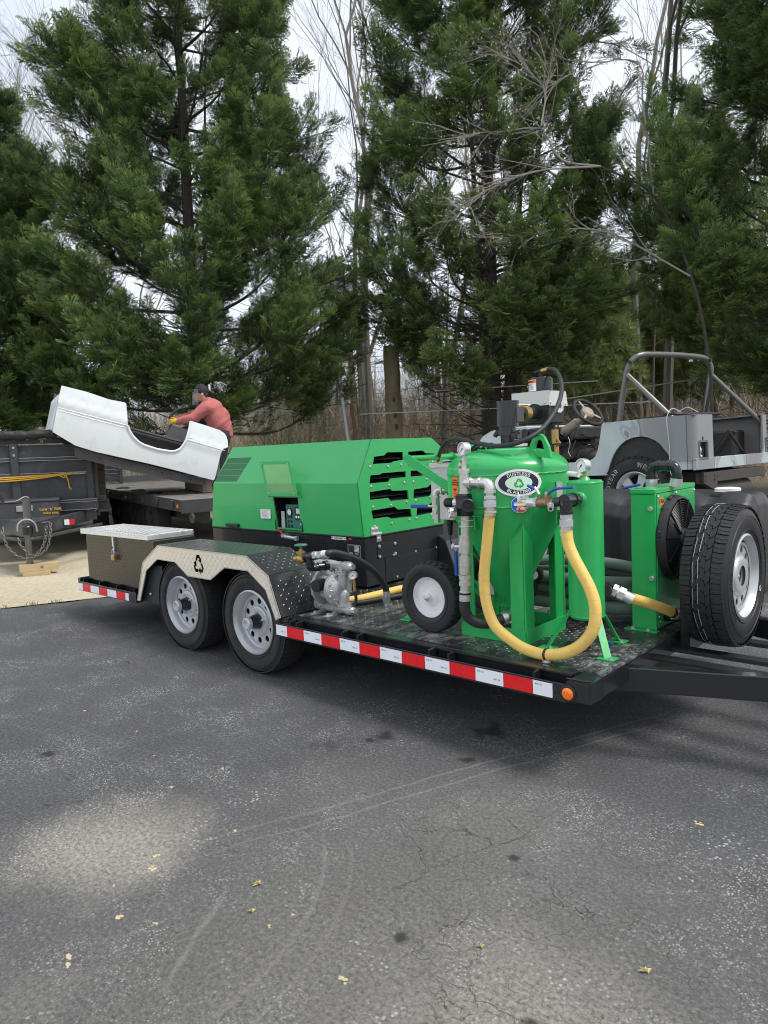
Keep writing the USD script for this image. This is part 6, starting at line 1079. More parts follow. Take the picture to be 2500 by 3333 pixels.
# ---- yellow hose from the cylinder to the cooler
y2 = thing("yellow_hose", "short yellow hose running from the slim cylinder's foot to the cooler", "hose", (-.05, .8, .5), T_FR); H2 = spline([(-.112, .605, .630), (-.104, .62, .623), (-.073, .74, .580), (-.036, .86, .531), (-.018, .93, .500)], 6)
obj("hose", tube(H2, .0262, 18), "yellow_hose", y2); d2 = unit(H2[0] - H2[3]); p0 = H2[0]
obj("ferrule", J(cyl(p0 - d2 * .03, p0 + d2 * .012, .0278, n=18)), "zinc", y2); obj("coupling", J(hexn(p0 + d2 * .012, d2, .034, .03), cyl(p0 + d2 * .042, p0 + d2 * .05, .026, n=16), hexn(p0 + d2 * .05, d2, .033, .022)), "zinc", y2); obj("elbow", tube([p0 + d2 * .07, p0 + d2 * .10, (-.16, .49, .672)], .027, 14), "black_paint", y2)
d3 = unit(H2[-1] - H2[-3]); p1 = H2[-1]; obj("clamp_band", J(cyl(p1 - d3 * .018, p1 - d3 * .010, .029, n=18), cyl(p1 - d3 * .004, p1 + d3 * .004, .029, n=18)), "ink", y2); obj("coupling", hexn(p1 + d3 * .004, d3, .035, .022), "zinc", y2); obj("elbow", J(cyl(p1 + d3 * .026, p1 + d3 * .06, .034, n=16), cyl(p1 + d3 * .05, (-.095, 1.02, .455), .030, n=16), cyl((-.085, 1.02, .452), (-.095, 1.02, .455), .045, n=18)), "black_paint", y2)
# ---- yellow hose lying on the deck behind
y3 = thing("yellow_hose", "yellow hose lying on the deck behind the pump and the small wheel", "hose", (-1.9, .7, .44), T_FR); obj("hose", tube(spline([(-2.05, .30, .425), (-1.98, .42, .425), (-1.90, .56, .425), (-1.86, .75, .432), (-1.80, .95, .445), (-1.70, 1.15, .45), (-1.45, 1.35, .44), (-1.2, 1.42, .425)], 6), .0262, 16), "yellow_hose", y3)
k3 = thing("black_hose", "flat black hose on the deck beneath the yellow one", "hose", (-1.9, .7, .42), T_FR); obj("hose", tube(spline([(-1.95, .36, .414), (-1.86, .50, .414), (-1.80, .70, .414), (-1.74, .9, .414), (-1.60, 1.05, .414), (-1.3, 1.1, .414)], 6), .017, 12), "hose_rubber", k3)

# ================================================================== OIL COOLER WITH FAN
co = thing("oil_cooler", "tall narrow bright green cooler box with round black fan at the trailer's front", "cooler", (-.15, 1.17, DZ), T_FR)
obj("cabinet", box((-.217, .900, .4035), (-.0895, 1.442, 1.098), .003), "green_paint", co); obj("cap", box((-.219, .897, 1.100), (-.0875, 1.445, 1.124), .003), "green_paint", co); obj("front_plate", box((-.089, .912, .415), (-.085, 1.43, 1.098), .001), "green_paint", co); obj("foot_flange", box((-.245, .862, DZ + .0005), (-.075, .905, DZ + .007), .001), "green_paint", co); obj("foot_flange", box((-.26, 1.40, DZ + .0005), (-.075, 1.47, DZ + .007), .001), "green_paint", co)
for p_, d_ in (((-.114, .898, 1.026), (0, -1, 0)), ((-.110, .898, .671), (0, -1, 0)), ((-.205, .882, DZ + .007), (0, 0, 1)), ((-.125, .882, DZ + .007), (0, 0, 1))): obj("bolt", J(cyl(p_, A(p_) + A(d_) * .003, .014, n=14), hexn(A(p_) + A(d_) * .003, d_, .010, .008)), "zinc", co)
for y, z in ((.925, 1.085), (1.16, 1.088), (1.42, 1.085), (.925, .79), (.925, .47), (.94, .44)): obj("screw", ball((-.084, y, z), .006, 1), "zinc", co)
FC = A([-.084, 1.115, .858]); fm = frame(FC, (1, 0, 0), (0, 0, 1)); fn_ = obj("fan", J(ring([(.205, 0), (.222, 0), (.224, .010), (.214, .044), (.205, .046), (.200, .040)], 56, fm)), "black_plastic", co)
obj("fan_backing", lathe([(.205, .002), (0, .002)], 40, fm, False), "dark_void", fn_); bl_ = []
for k in range(10): bl_.append(xf(plate((.05, -.02, .008), (.19, -.035, .006), (.19, .035, .024), (.05, .02, .022), .002), fm @ rotm([0, 0, 1], k * PI / 5)))
obj("fan_blades", J(*bl_), "black_satin", fn_, smooth=False); obj("guard_rings", J(*[torus(r, .0028, fm @ trans((0, 0, .046 + .006 * (1 - r / .2))), 48, 5) for r in np.arange(.055, .20, .0125)]), "black_plastic", fn_)
for k in range(10): a = k * PI / 5 + .2; obj("guard_spoke", xf(box((.045, -.003, .047), (.208, .003, .053)), fm @ rotm([0, 0, 1], a)), "black_plastic", fn_)
obj("motor", lathe([(.050, .02), (.052, .05), (.046, .068), (.030, .072), (.028, .084), (0, .085)], 28, fm, False), "black_plastic", fn_); obj("motor_cable", tube(spline([(-.08, .955, .98), (-.06, .97, .975), (-.035, 1.0, .94), (-.028, 1.05, .90), (-.022, 1.10, .875), (-.015, 1.13, .868)], 5), .005, 6), "ink", fn_)
for k in range(6): a = k * PI / 3 + .35; obj("mount_lug", xf(box((.216, -.016, .005), (.232, .016, .022), .003), fm @ rotm([0, 0, 1], a)), "black_plastic", fn_)
fl_ = obj("fan_label", box((-.0845, .938, 1.040), (-.0835, .996, 1.076)), "sticker_orange", co); obj("print", text("FAN", .021, .0006, True, lay((-.0833, .9675, 1.059), (0, 1, 0), (0, 0, 1))), "ink", fl_, smooth=False); obj("switch", J(cyl((-.086, .965, 1.015), (-.07, .965, 1.015), .012, n=12), cyl((-.07, .965, 1.015), (-.05, .97, 1.018), .004, n=6)), "ink", co)
pp = obj("loop_pipe", J(tube(spline([(-.198, 1.12, 1.165), (-.198, 1.12, 1.205), (-.188, 1.12, 1.226), (-.165, 1.12, 1.232), (-.10, 1.12, 1.232), (-.077, 1.12, 1.226), (-.066, 1.12, 1.205), (-.066, 1.12, 1.165)], 5), .0255, 18), *[cyl(p, q, .030, n=18) for p, q in (((-.198, 1.12, 1.163), (-.198, 1.12, 1.178)), ((-.066, 1.12, 1.163), (-.066, 1.12, 1.178)), ((-.165, 1.12, 1.232), (-.152, 1.12, 1.232)), ((-.113, 1.12, 1.232), (-.10, 1.12, 1.232)))]), "black_paint", co)
obj("union", J(hexn((-.198, 1.12, 1.124), (0, 0, 1), .034, .022), cyl((-.198, 1.12, 1.146), (-.198, 1.12, 1.165), .029, n=18)), "zinc", pp); obj("sleeve", cyl((-.072, 1.12, 1.124), (-.066, 1.12, 1.166), .031, n=20), "zinc", pp); obj("blue_lever", J(tube([(-.30, 1.0, 1.122), (-.215, 1.02, 1.14)], .007, 8)), "blue_grip", co)

# ================================================================== WATER TANK AND HOSE COIL
wt = thing("water_tank", "black moulded plastic water tank lying behind the green cooler", "water tank", (-.4, 1.75, DZ), T_FR); prof = Polygon([(1.53, .42), (2.03, .42), (2.03, .90), (1.98, 1.0), (1.88, 1.055), (1.68, 1.055), (1.58, 1.0), (1.53, .92)]).buffer(.0)
segs = [(-1.05, .04), (-1.0, .0), (-.64, 0), (-.60, -.03), (-.54, -.03), (-.50, 0), (-.14, 0), (-.10, -.03), (-.04, -.03), (0, 0), (.11, 0), (.15, -.02), (.17, -.06)]; base_ = A([q for q in prof.buffer(-.06).buffer(.06, 6).exterior.coords][:-1]); cen = base_.mean(0); rg2 = []
for x, o in segs: s = 1 + o / .28 if o > -.059 else .72; s = s if o <= 0 else .72; rg2.append(np.column_stack([np.full(len(base_), x), cen + (base_ - cen) * s]))
n_ = len(base_); v_ = np.vstack(rg2 + [[[segs[0][0], *cen]], [[segs[-1][0], *cen]]]); f_ = []
for i in range(len(segs) - 1):
    for j in range(n_): a, b = i * n_ + j, i * n_ + (j + 1) % n_; f_ += [[a, a + n_, b], [b, a + n_, b + n_]]
for j in range(n_): f_ += [[len(v_) - 2, j, (j + 1) % n_], [len(v_) - 1, (len(segs) - 1) * n_ + (j + 1) % n_, (len(segs) - 1) * n_ + j]]
tm_ = trimesh.Trimesh(v_, A(f_), process=False); trimesh.repair.fix_normals(tm_); obj("shell", (A(tm_.vertices), A(tm_.faces)), "tank_plastic", wt, smooth=50); obj("filler_lid", lathe([(.07, 0), (.07, .018), (.06, .022), (0, .022)], 24, trans((-.02, 1.78, 1.05))), "paper_white", wt)
hc = thing("hose_coil", "coil of thick grey green hose on the deck behind the blast pot", "hose", (-.7, 1.15, DZ), T_FR); pth = []
for i in range(200):
    t = i / 199 * 4.6 * 2 * PI; rr = .30 + .05 * math.sin(t * .37); pth.append((-.66 + (rr + .10) * 1.15 * math.cos(t), 1.17 + rr * .92 * math.sin(t) * .8, DZ + .034 + .048 * (t / (2 * PI)) + .012 * math.sin(t * 1.7)))
obj("hose", tube(pth, .033, 14), "green_hose", hc)
rd = obj("reel_cap", J(lathe([(.052, 0), (.052, .03), (.046, .034), (0, .034)], 28, frame((-.72, .78, .66), (.35, -.93, 0)), False), cyl((-.73, .80, .62), (-.76, .82, .53), .022, n=12)), "black_paint", hc); obj("cap_print", J(lathe([(.026, .0345), (.026, .0355), (0, .0355)], 20, frame((-.72, .78, .66), (.35, -.93, 0)), False)), "paper_white", rd)
# ================================================================== FLATBED, WHITE TRUCK BED, MAN
import manifold3d as mf3
FM = A([[-.9799, -.1993, 0, -6.7], [.1993, -.9799, 0, 2.183], [0, 0, 1, 0], [0, 0, 0, 1]]).T.T
FB = np.eye(4); FB[:3, 0] = [-.9799, .1993, 0]; FB[:3, 1] = [-.1993, -.9799, 0]; FB[:3, 3] = [-6.7, 2.183, 0]
mat("old_planks", (0.17, 0.155, 0.14), 0.8, var=0.35, vs=7, bump=0.004, bs=30, dirt=(0.07, 0.065, 0.06), dirt_amt=0.4); mat("frame_black", (0.036, 0.036, 0.038), 0.5, var=0.3, dirt=(0.09, 0.085, 0.08), dirt_amt=0.3, ds=5)
mat("body_white", (0.68, 0.71, 0.72), 0.42, var=0.05, vs=3, coat=0.15, dirt=(0.45, 0.45, 0.43), dirt_amt=0.3, ds=5); mat("under_grey", (0.10, 0.10, 0.10), 0.7, var=0.3, dirt=(0.2, 0.19, 0.17), dirt_amt=0.4)
ft = thing("flatbed_trailer", "black flatbed trailer with grey plank deck and three black wheels, behind the toolbox", "trailer", (3.0, -1.2, 0), FB)
obj("side_rail", box((0, -.012, .60), (8.2, .0, .752), .004), "frame_black", ft); obj("front_rail", box((-.012, -2.4, .58), (-.0005, .0, .752), .004), "frame_black", ft); obj("far_rail", box((0, -2.4, .60), (8.2, -2.388, .752)), "frame_black", ft)
rgp = np.random.default_rng(9)
for k in range(12):
    y0 = -.014 - k * .1977; obj("plank", box((.01, y0 - .193, .706), (8.2, y0 - .003, .7455 + rgp.uniform(-.003, .003)), .006), "old_planks", ft)
for k in range(12): obj("stake_pocket", box((.25 + k * .62, .0005, .64), (.32 + k * .62, .035, .735), .004), "frame_black", ft)
for x in (.10, 2.42): lt = obj("side_light", box((x - .025, .0005, .648), (x + .025, .018, .69), .004), "amber_lens", ft)
for y in (-.45, -1.2, -1.95): obj("frame_rail", box((.3, y - .05, .40), (8.0, y + .05, .70)), "frame_black", ft)
obj("neck", box((-1.6, -1.35, .42), (.28, -1.05, .60), .01), "frame_black", ft); obj("hitch_eye", torus(.05, .018, frame((-.05, -.12, .52), (0, 1, 0)), 16, 8), "frame_black", ft)
for x in (1.72, 2.55, 3.38):
    for y, sg in ((-.22, 1), (-2.18, -1)):
        m = frame((x, y, .385), (0, sg, 0), (1, 0, 0)); w = obj("wheel", ring([(.20, .11), (.26, .13), (.32, .125), (.365, .11), (.384, .08), (.386, 0), (.384, -.08), (.365, -.11), (.30, -.13), (.20, -.11)], 40, m), "rubber", ft); obj("rim", J(lathe([(.20, .09), (.17, .07), (.10, .05), (.09, .10), (0, .11)], 24, m, False)), "frame_black", w)
obj("tank_box", box((4.35, -.5, .33), (4.95, -.06, .58), .03), "frame_black", ft)
rk = thing("slatted_ramp", "black slatted trailer ramp standing on the flatbed deck below the white truck bed", "ramp", (5.7, -.62, .75), FB)
for x in (4.98, 6.52): obj("post", box((x - .04, -.66, .75), (x + .04, -.60, 1.16), .005), "frame_black", rk)
for k in range(5): obj("slat", xf(box((5.02, -.01, -.032), (6.48, .01, .032), .004), trans((0, -.63, .81 + k * .075)) @ rotm([1, 0, 0], .5)), "frame_black", rk)
BF = np.eye(4); BF[:3, 0] = [-.3272, -.9449, 0]; BF[:3, 1] = [.9449, -.3272, 0]; BF[:3, 3] = [-7.7, 2.201, 0]
pb = thing("truck_bed", "white pickup truck bed shell lying upside down and tilted on the flatbed", "truck bed", (-.1, -.75, 1.5), BF)
OUTL = [(.909, 2.247), (.62, 2.17), (.348, 2.072), (.293, 2.060), (.160, 2.034), (.137, 2.015), (.139, 1.734), (.122, 1.665), (.085, 1.595), (.015, 1.513), (-.05, 1.472), (-.116, 1.446), (-.22, 1.408), (-.329, 1.385), (-.41, 1.372), (-.469, 1.376), (-.53, 1.405), (-.575, 1.455), (-.615, 1.525), (-.650, 1.61), (-.680, 1.70), (-.700, 1.779), (-.90, 1.715), (-1.105, 1.642), (-1.165, 1.60), (-1.195, 1.55), (-1.208, 1.482), (-1.205, 1.40), (-1.125, 1.375), (-1.09, 1.30), (-.995, .955), (-.975, .936), (-.493, 1.090), (-.102, 1.208), (.30, 1.318), (.565, 1.392), (.80, 1.48), (1.055, 1.66), (1.0, 1.90), (.955, 2.10)]
OP = Polygon(OUTL).buffer(0)
def bulge(p, y0, amp):
    """Gives the flat panel the bed side's rolled section, measured across its slope."""
    v = p[0].copy(); s = (v[:, 2] - 1.30 - .33 * v[:, 0]) / .75; v[:, 1] += amp * (1 - ((s - .35) / .75) ** 2) + .012 * np.tanh((s - .50) * 26) * (s < .62) - .0 ; return v, p[1]
def grid_panel(poly, y, th, step=.045):
    x0, y0, x1, y1 = poly.bounds; gs = []
    for x in np.arange(x0, x1, step):
        for z in np.arange(y0, y1, step):
            c = poly.intersection(sbox(x, z, x + step, z + step))
            if c.area > 1e-7: gs.append(c)
    tv, tf, n = [], [], 0
    for g in gs:
        for q in getattr(g, "geoms", [g]):
            if not isinstance(q, Polygon) or q.area < 1e-8: continue
            v, f = trimesh.creation.triangulate_polygon(q, engine="earcut"); tv.append(v); tf.append(A(f) + n); n += len(v)
    v2, f = np.vstack(tv), np.vstack(tf); v2r, inv = np.unique(np.round(v2, 5), axis=0, return_inverse=True); f = inv.ravel()[f]
    v = np.column_stack([v2r[:, 0], np.full(len(v2r), y), v2r[:, 1]]); nn = np.cross(v[f[:, 1]] - v[f[:, 0]], v[f[:, 2]] - v[f[:, 0]])[:, 1]; f[nn < 0] = f[nn < 0][:, ::-1]; return v, f
fr_ = grid_panel(OP, 0, 0); obj("side_panel", bulge(fr_, 0, .07), "body_white", pb, smooth=40)
bk_ = bulge((fr_[0] - [0, .035, 0], fr_[1][:, ::-1]), 0, .07); obj("side_panel_inner", bk_, "under_grey", pb, smooth=40)
ec = A(OP.exterior.coords); ev = np.vstack([np.column_stack([ec[:, 0], np.zeros(len(ec)), ec[:, 1]]), np.column_stack([ec[:, 0], np.full(len(ec), -.035), ec[:, 1]])]); n_ = len(ec); ef = []
for j in range(n_ - 1): ef += [[j, j + n_, j + 1], [j + 1, j + n_, j + n_ + 1]]
ev = bulge((ev, A(ef)), 0, .07)[0]; obj("panel_edge", J((ev, A(ef)), (ev, A(ef)[:, ::-1])), "body_white", pb, smooth=40)
lip = [q for q in OUTL if q[0] <= .14 and q[0] >= -.701][1:17]; lv = bulge((A([(q[0], .006, q[1] - .008) for q in lip]), None), 0, .07)[0]; obj("arch_lip", tube(lv, .016, 10), "body_white", pb)
for p, q in (((.963, 1.964), (.145, 1.725)), ((-.655, 1.548), (-1.17, 1.385)), ((.955, 1.925), (.142, 1.690)), ((-.64, 1.515), (-1.15, 1.352))):
    c = np.linspace(0, 1, 14)[:, None]; pl = A([p[0], .004, p[1]]) * (1 - c) + A([q[0], .004, q[1]]) * c; pl = bulge((pl, None), 0, .07)[0]; obj("body_crease", tube(pl - [0, .004, 0], .0052, 6), "body_white", pb)
fo_ = OP.buffer(-.002); obj("far_panel", xf(prism(fo_, .04), trans((0, -1.50, 0)) @ XZ(0)), "under_grey", pb, smooth=False)
e0, e1 = A([1.02, 0, 1.80]), A([.93, 0, 2.19])
hb = obj("headboard", J(plate((1.035, -1.46, 1.68), (1.035, -.04, 1.68), (.925, -.04, 2.14), (.925, -1.46, 2.14), .02)), "body_white", pb, smooth=False)
obj("headboard_ribs", J(*[plate((1.052, y, 1.70), (1.052, y + .035, 1.70), (.945, y + .035, 2.12), (.945, y, 2.12), .018) for y in np.arange(-1.42, -.08, .075)]), "body_white", hb, smooth=False)
obj("bed_floor", J(plate((1.02, -1.46, 1.66), (1.02, -.04, 1.66), (-.95, -.04, 1.06), (-.95, -1.46, 1.06), .03)), "under_grey", pb, smooth=False)
for k in range(7): s = k / 6; obj("cross_sill", box((.95 - 1.85 * s - .03, -1.44, 1.585 - .565 * s), (.95 - 1.85 * s + .03, -.06, 1.635 - .565 * s)), "under_grey", pb)
obj("wheel_tub", J(plate((.13, -.30, 1.70), (.13, -.05, 1.70), (-.70, -.05, 1.45), (-.70, -.30, 1.45), .02), plate((.13, -.32, 1.40), (.13, -.32, 1.72), (-.70, -.32, 1.47), (-.70, -.32, 1.15), .02)), "under_grey", pb, smooth=False)
obj("inner_sill", prism([(.80, 1.46), (.30, 1.30), (-.10, 1.19), (-.49, 1.07), (-.90, .95), (-.90, .86), (-.49, .945), (-.10, 1.05), (.30, 1.165), (.80, 1.33)], .02, XZ(-.14)), "under_grey", pb, smooth=False); stuff_part("drain_hole", J(*[cyl((x, -.121 + .0, z), (x, -.119, z), .012, n=10) for x, z in ((.5, 1.30), (.1, 1.19), (-.3, 1.07), (-.7, .96))]), "ink", pb); obj("tail_post", box((-1.10, -.10, .98), (-1.02, -.03, 1.36), .01), "under_grey", pb)
mat("timber", (0.44, 0.33, 0.18), 0.75, var=0.25, vs=9, bump=0.003, bs=40); mat("timber_grey", (0.16, 0.13, 0.10), 0.8, var=0.3, vs=9)
bk = thing("support_block", "dark wooden block propping the white truck bed's low end on the flatbed", "wood block", (-.9, -.6, .75), BF); obj("timber", box((-1.0, -1.3, .752), (-.86, -.12, .955), .008), "timber_grey", bk)
bk = thing("support_stack", "dark timber stack under the raised end of the white truck bed", "wood stack", (.7, -1.1, .75), BF)
for k in range(3): obj("timber", box((.35, -1.35, .752 + k * .19), (.85, -.95, .94 + k * .19), .008), "timber_grey", bk)

# ---- the man
mat("hoodie_red", (0.46, 0.135, 0.125), 0.85, var=0.14, vs=5, bump=0.002, bs=200); mat("trouser_black", (0.022, 0.023, 0.028), 0.85, var=0.25, bump=0.002, bs=150); mat("skin", (0.55, 0.30, 0.22), 0.5, var=0.08); mat("glove_yellow", (0.55, 0.36, 0.045), 0.7, var=0.15); mat("cap_navy", (0.018, 0.02, 0.028), 0.8, var=0.2); mat("boot_brown", (0.05, 0.035, 0.025), 0.7)
usdkit.material(stage, "/World/Looks/visor", {"t": ("transparent_bsdf", {"color": (.62, .66, .62)}), "g": ("glossy_bsdf", {"roughness": .15, "color": (.8, .8, .8)}), "m": ("mix_closure", {"fac": 0.12})}, [("t.BSDF", "m.closure1"), ("g.BSDF", "m.closure2")], surface="m.closure")
va = math.radians(-55.9); vv = A([math.sin(va), math.cos(va), 0]); MP = np.eye(4); MP[:3, 0] = [-vv[1], vv[0], 0]; MP[:3, 1] = -vv; MP[:3, 3] = [-7.93, 3.60, .752]
if np.linalg.det(MP[:3, :3]) < 0: pass
def blobs(chain, res=.012, it=10):
    """Hulls of consecutive spheres, merged, refined and smoothed."""
    M_ = None
    for a, b in chain:
        h = mf3.Manifold.batch_hull([mf3.Manifold.sphere(a[3], 20).translate(a[:3]), mf3.Manifold.sphere(b[3], 20).translate(b[:3])]); M_ = h if M_ is None else M_ + h
    M_ = M_.refine_to_length(res * 2.2); me = M_.to_mesh(); t = trimesh.Trimesh(A(me.vert_properties[:, :3], float), A(me.tri_verts), process=True); trimesh.smoothing.filter_taubin(t, .5, .53, it); return A(t.vertices), A(t.faces)
pe = thing("person", "man in red hoodie, dark cap and face shield leaning over the white truck bed", "person", (0, 0, 0), MP)
HD, NK, CH, WA, PV_ = (.205, 0, 1.455, .098), (.115, 0, 1.33, .06), (.05, 0, 1.20, .155), (-.03, 0, .98, .15), (-.075, 0, .82, .15)
SHN, ELN, WRN = (.135, .185, 1.235, .07), (.335, .215, 1.075, .052), (.545, .12, 1.045, .036); SHF, ELF, WRF = (.14, -.17, 1.235, .07), (.36, -.20, 1.13, .05), (.55, -.07, 1.075, .036)
KN, AN, KF, AF = (-.02, .12, .43, .065), (-.09, .13, .09, .045), (.03, -.12, .43, .065), (.02, -.13, .09, .045); HPN, HPF = (-.075, .09, .80, .10), (-.075, -.09, .80, .10)
grow = lambda q, d: (q[0], q[1], q[2], q[3] + d)
body = obj("body", blobs([(HD, (.235, 0, 1.40, .075)), ((.235, 0, 1.40, .075), (.262, 0, 1.375, .045)), (HD, NK), (NK, CH), (CH, WA), (WA, PV_), (CH, SHN), (SHN, ELN), (ELN, WRN), (CH, SHF), (SHF, ELF), (ELF, WRF), (PV_, HPN), (HPN, KN), (KN, AN), (PV_, HPF), (HPF, KF), (KF, AF), ((.296, 0, 1.435, .018), (.312, 0, 1.408, .017))]), "skin", pe)
obj("ear", ball((.185, .096, 1.435), .028, 2, (.75, .4, 1.1)), "skin", pe); obj("eye", J(ball((.292, .034, 1.452), .012, 1), ball((.292, -.034, 1.452), .012, 1)), "ink", pe); obj("hair", blobs([((.15, .0, 1.445, .088), (.15, 0, 1.40, .075))]), "boot_brown", pe)
tor = blobs([((.085, 0, 1.30, .085), (.05, .06, 1.215, .160)), ((.085, 0, 1.30, .085), (.05, -.06, 1.215, .160)), ((.05, .07, 1.215, .162), (-.03, .06, 1.0, .162)), ((.05, -.07, 1.215, .162), (-.03, -.06, 1.0, .162)), ((-.02, 0, 1.10, .185), (-.07, 0, .89, .168)), ((.03, .06, 1.2, .155), grow(SHN, .028)), (grow(SHN, .028), grow(ELN, .024)), (grow(ELN, .024), grow(WRN, .018)), ((.03, -.06, 1.2, .155), grow(SHF, .028)), (grow(SHF, .028), grow(ELF, .024)), (grow(ELF, .024), grow(WRF, .018))], .011, 8)
tv = tor[0]; fold = meshkit.fbm(tv * A([14, 9, 11]) + tv[:, ::-1] * 6, 3, 3) - .5; ridge = np.sin(tv[:, 2] * 46 + tv[:, 0] * 38 + 5 * meshkit.noise(tv * 7, 2)) * np.clip(1.2 - np.abs(tv[:, 2] - 1.05) / .14, 0, 1); nrm = trimesh.Trimesh(*tor, process=False).vertex_normals; tv = tv + nrm * (fold[:, None] * .022 + ridge[:, None] * .006); tv = tv[:]; cut = tv[:, 2] < .815; tv[cut, 2] = .815
obj("hoodie", (tv, tor[1]), "hoodie_red", pe, smooth=True); obj("hood", blobs([((.09, .07, 1.335, .062), (-.005, .045, 1.255, .06)), ((.09, -.07, 1.335, .062), (-.005, -.045, 1.255, .06)), ((-.005, .05, 1.255, .06), (-.005, -.05, 1.255, .06)), ((.135, .075, 1.315, .04), (.09, .08, 1.33, .055)), ((.135, -.075, 1.315, .04), (.09, -.08, 1.33, .055))]), "hoodie_red", pe); obj("hem", ring([(.160, -.028), (.172, -.022), (.172, .022), (.160, .028)], 40, trans((-.07, 0, .835)) @ np.diag([1, 1.03, 1, 1.])), "hoodie_red", pe)
for w_, e_ in ((WRN, ELN), (WRF, ELF)): d = unit(A(w_[:3]) - A(e_[:3])); obj("cuff", ring([(.044, -.02), (.052, -.018), (.052, .018), (.044, .02)], 24, frame(A(w_[:3]) - d * .02, d)), "hoodie_red", pe)
obj("trousers", blobs([((-.075, .05, .83, .135), grow(HPN, .025)), ((-.075, -.05, .83, .135), grow(HPF, .025)), ((-.075, .05, .83, .14), (-.075, -.05, .83, .14)), (grow(HPN, .025), grow(KN, .022)), (grow(KN, .022), grow(AN, .03)), (grow(HPF, .025), grow(KF, .022)), (grow(KF, .022), grow(AF, .03))]), "trouser_black", pe)
for a_ in (AN, AF): obj("boot", blobs([((a_[0], a_[1], .06, .058), (a_[0] + .13, a_[1], .045, .045)), ((a_[0], a_[1], .06, .058), (a_[0], a_[1], .13, .06))]), "boot_brown", pe)
for w_, sg in ((WRN, 1), (WRF, -1)):
    w3 = A(w_[:3]); ch = [((*w3, .042), (*(w3 + [.05, 0, -.005]), .040)), ((*(w3 + [.05, 0, -.005]), .040), (*(w3 + [.085, -.004 * sg, -.012]), .034))]
    for k in range(4):
        b = w3 + [.088, 0, .022 - .016 * k]; c = b + [.038, -.012 * sg, -.004 * k]; e = c + [.012, -.034 * sg, -.012]; f = e + [-.018, -.022 * sg, -.006]; ch += [((*b, .0125), (*c, .0115)), ((*c, .0115), (*e, .0105)), ((*e, .0105), (*f, .0095))]
    t0 = w3 + [.04, -.01 * sg, .03]; t1 = t0 + [.035, -.02 * sg, .022]; t2 = t1 + [.028, -.022 * sg, -.004]; ch += [((*t0, .016), (*t1, .013)), ((*t1, .013), (*t2, .0115))]
    obj("glove", blobs(ch, .005, 4), "glove_yellow", pe); d = unit(w3 - A((ELN if sg > 0 else ELF)[:3])); obj("gauntlet", ring([(.040, -.01), (.052, .0), (.048, .04), (.040, .04)], 20, frame(w3 - d * .005, d)), "glove_yellow", pe)
cp = obj("cap", blobs([((.20, 0, 1.50, .098), (.185, 0, 1.475, .106))], .008, 4), "cap_navy", pe); bq = trans((.10, 0, 1.475)) @ rotm([0, 1, 0], -.42); obj("peak", xf(prism(affinity.translate(affinity.scale(Point(0, 0).buffer(1, 24), .15, .092), -.055, 0), .010), bq), "cap_navy", cp, smooth=False)
obj("headband", ring([(.104, -.02), (.112, -.016), (.112, .016), (.104, .02)], 32, trans((.205, 0, 1.49)) @ rotm([0, 1, 0], .25)), "ink", pe); sv, sf = lathe([(.135, .03), (.140, -.08), (.132, -.20)], 40, trans((.20, 0, 1.47)) @ rotm([0, 1, 0], -.10), False); keep = (sv[sf].mean(1)[:, 0] > .245); obj("face_shield", (sv, sf[keep]), "visor", pe, smooth=True); obj("shield_mount", box((.255, -.09, 1.475), (.335, .09, 1.515), .012), "cap_navy", pe)
bhz = thing("blasting_hose", "thick black hose looping beside the gloved man over the truck bed", "hose", (.55, 0, 1.1), MP); obj("hose", tube(spline([(.635, .05, 1.02), (.665, .04, 1.10), (.60, .02, 1.19), (.50, .0, 1.235), (.38, -.03, 1.245), (.25, -.22, 1.20), (.18, -.42, .90), (.3, -.5, .4), (.45, -.5, .06)], 7), .022, 12), "hose_rubber", bhz); obj("nozzle", J(cyl((.64, .05, 1.03), (.70, .06, .93), .018, .012, n=14), cyl((.70, .06, .93), (.75, .07, .86), .011, .007, n=12)), "gunmetal", bhz)

# ================================================================== DUMP TRAILER AT THE LEFT
DF = np.eye(4); DF[:3, 0] = [.9063, -.4226, 0]; DF[:3, 1] = [.4226, .9063, 0]; DF[:3, 3] = [-7.294, .531, 0]
mat("dump_black", (0.045, 0.047, 0.053), 0.48, var=0.25, vs=4, bump=0.001, bs=60, dirt=(0.11, 0.11, 0.115), dirt_amt=0.35, ds=6); mat("tarp_black", (0.018, 0.018, 0.019), 0.6, var=0.2, bump=0.004, bs=16); mat("rope_yellow", (0.62, 0.34, 0.03), 0.7, var=0.15, bump=0.002, bs=120); mat("chain_steel", (0.22, 0.21, 0.20), 0.5, 0.8, var=0.25, dirt=(0.22, 0.10, 0.05), dirt_amt=0.35, ds=20); mat("scraped_metal", (0.45, 0.45, 0.45), 0.4, 0.8, var=0.2)
dt = thing("dump_trailer", "black steel dump trailer with rolled tarp and yellow rope, at the left edge", "trailer", (-2.5, 0, 0), DF)
obj("front_board", box((-1.53, -.80, .45), (-1.50, .72, 1.50)), "dump_black", dt)
for y in (.72, -.80): obj("side_wall", box((-5.4, y, .45), (-1.50, y + .03 if y > 0 else y - .03, 1.48)), "dump_black", dt)
for z, h_ in ((1.285, .05), (1.085, .04)): rl = obj("board_rail", box((-1.499, -.80, z), (-1.475, .70, z + h_), .003), "dump_black", dt); obj("worn_edge", J(box((-1.4745, -.80, z + h_ - .008), (-1.473, .70, z + h_ - .002)), box((-1.4745, -.80, z + .002), (-1.473, .70, z + .007))), "scraped_metal", rl)
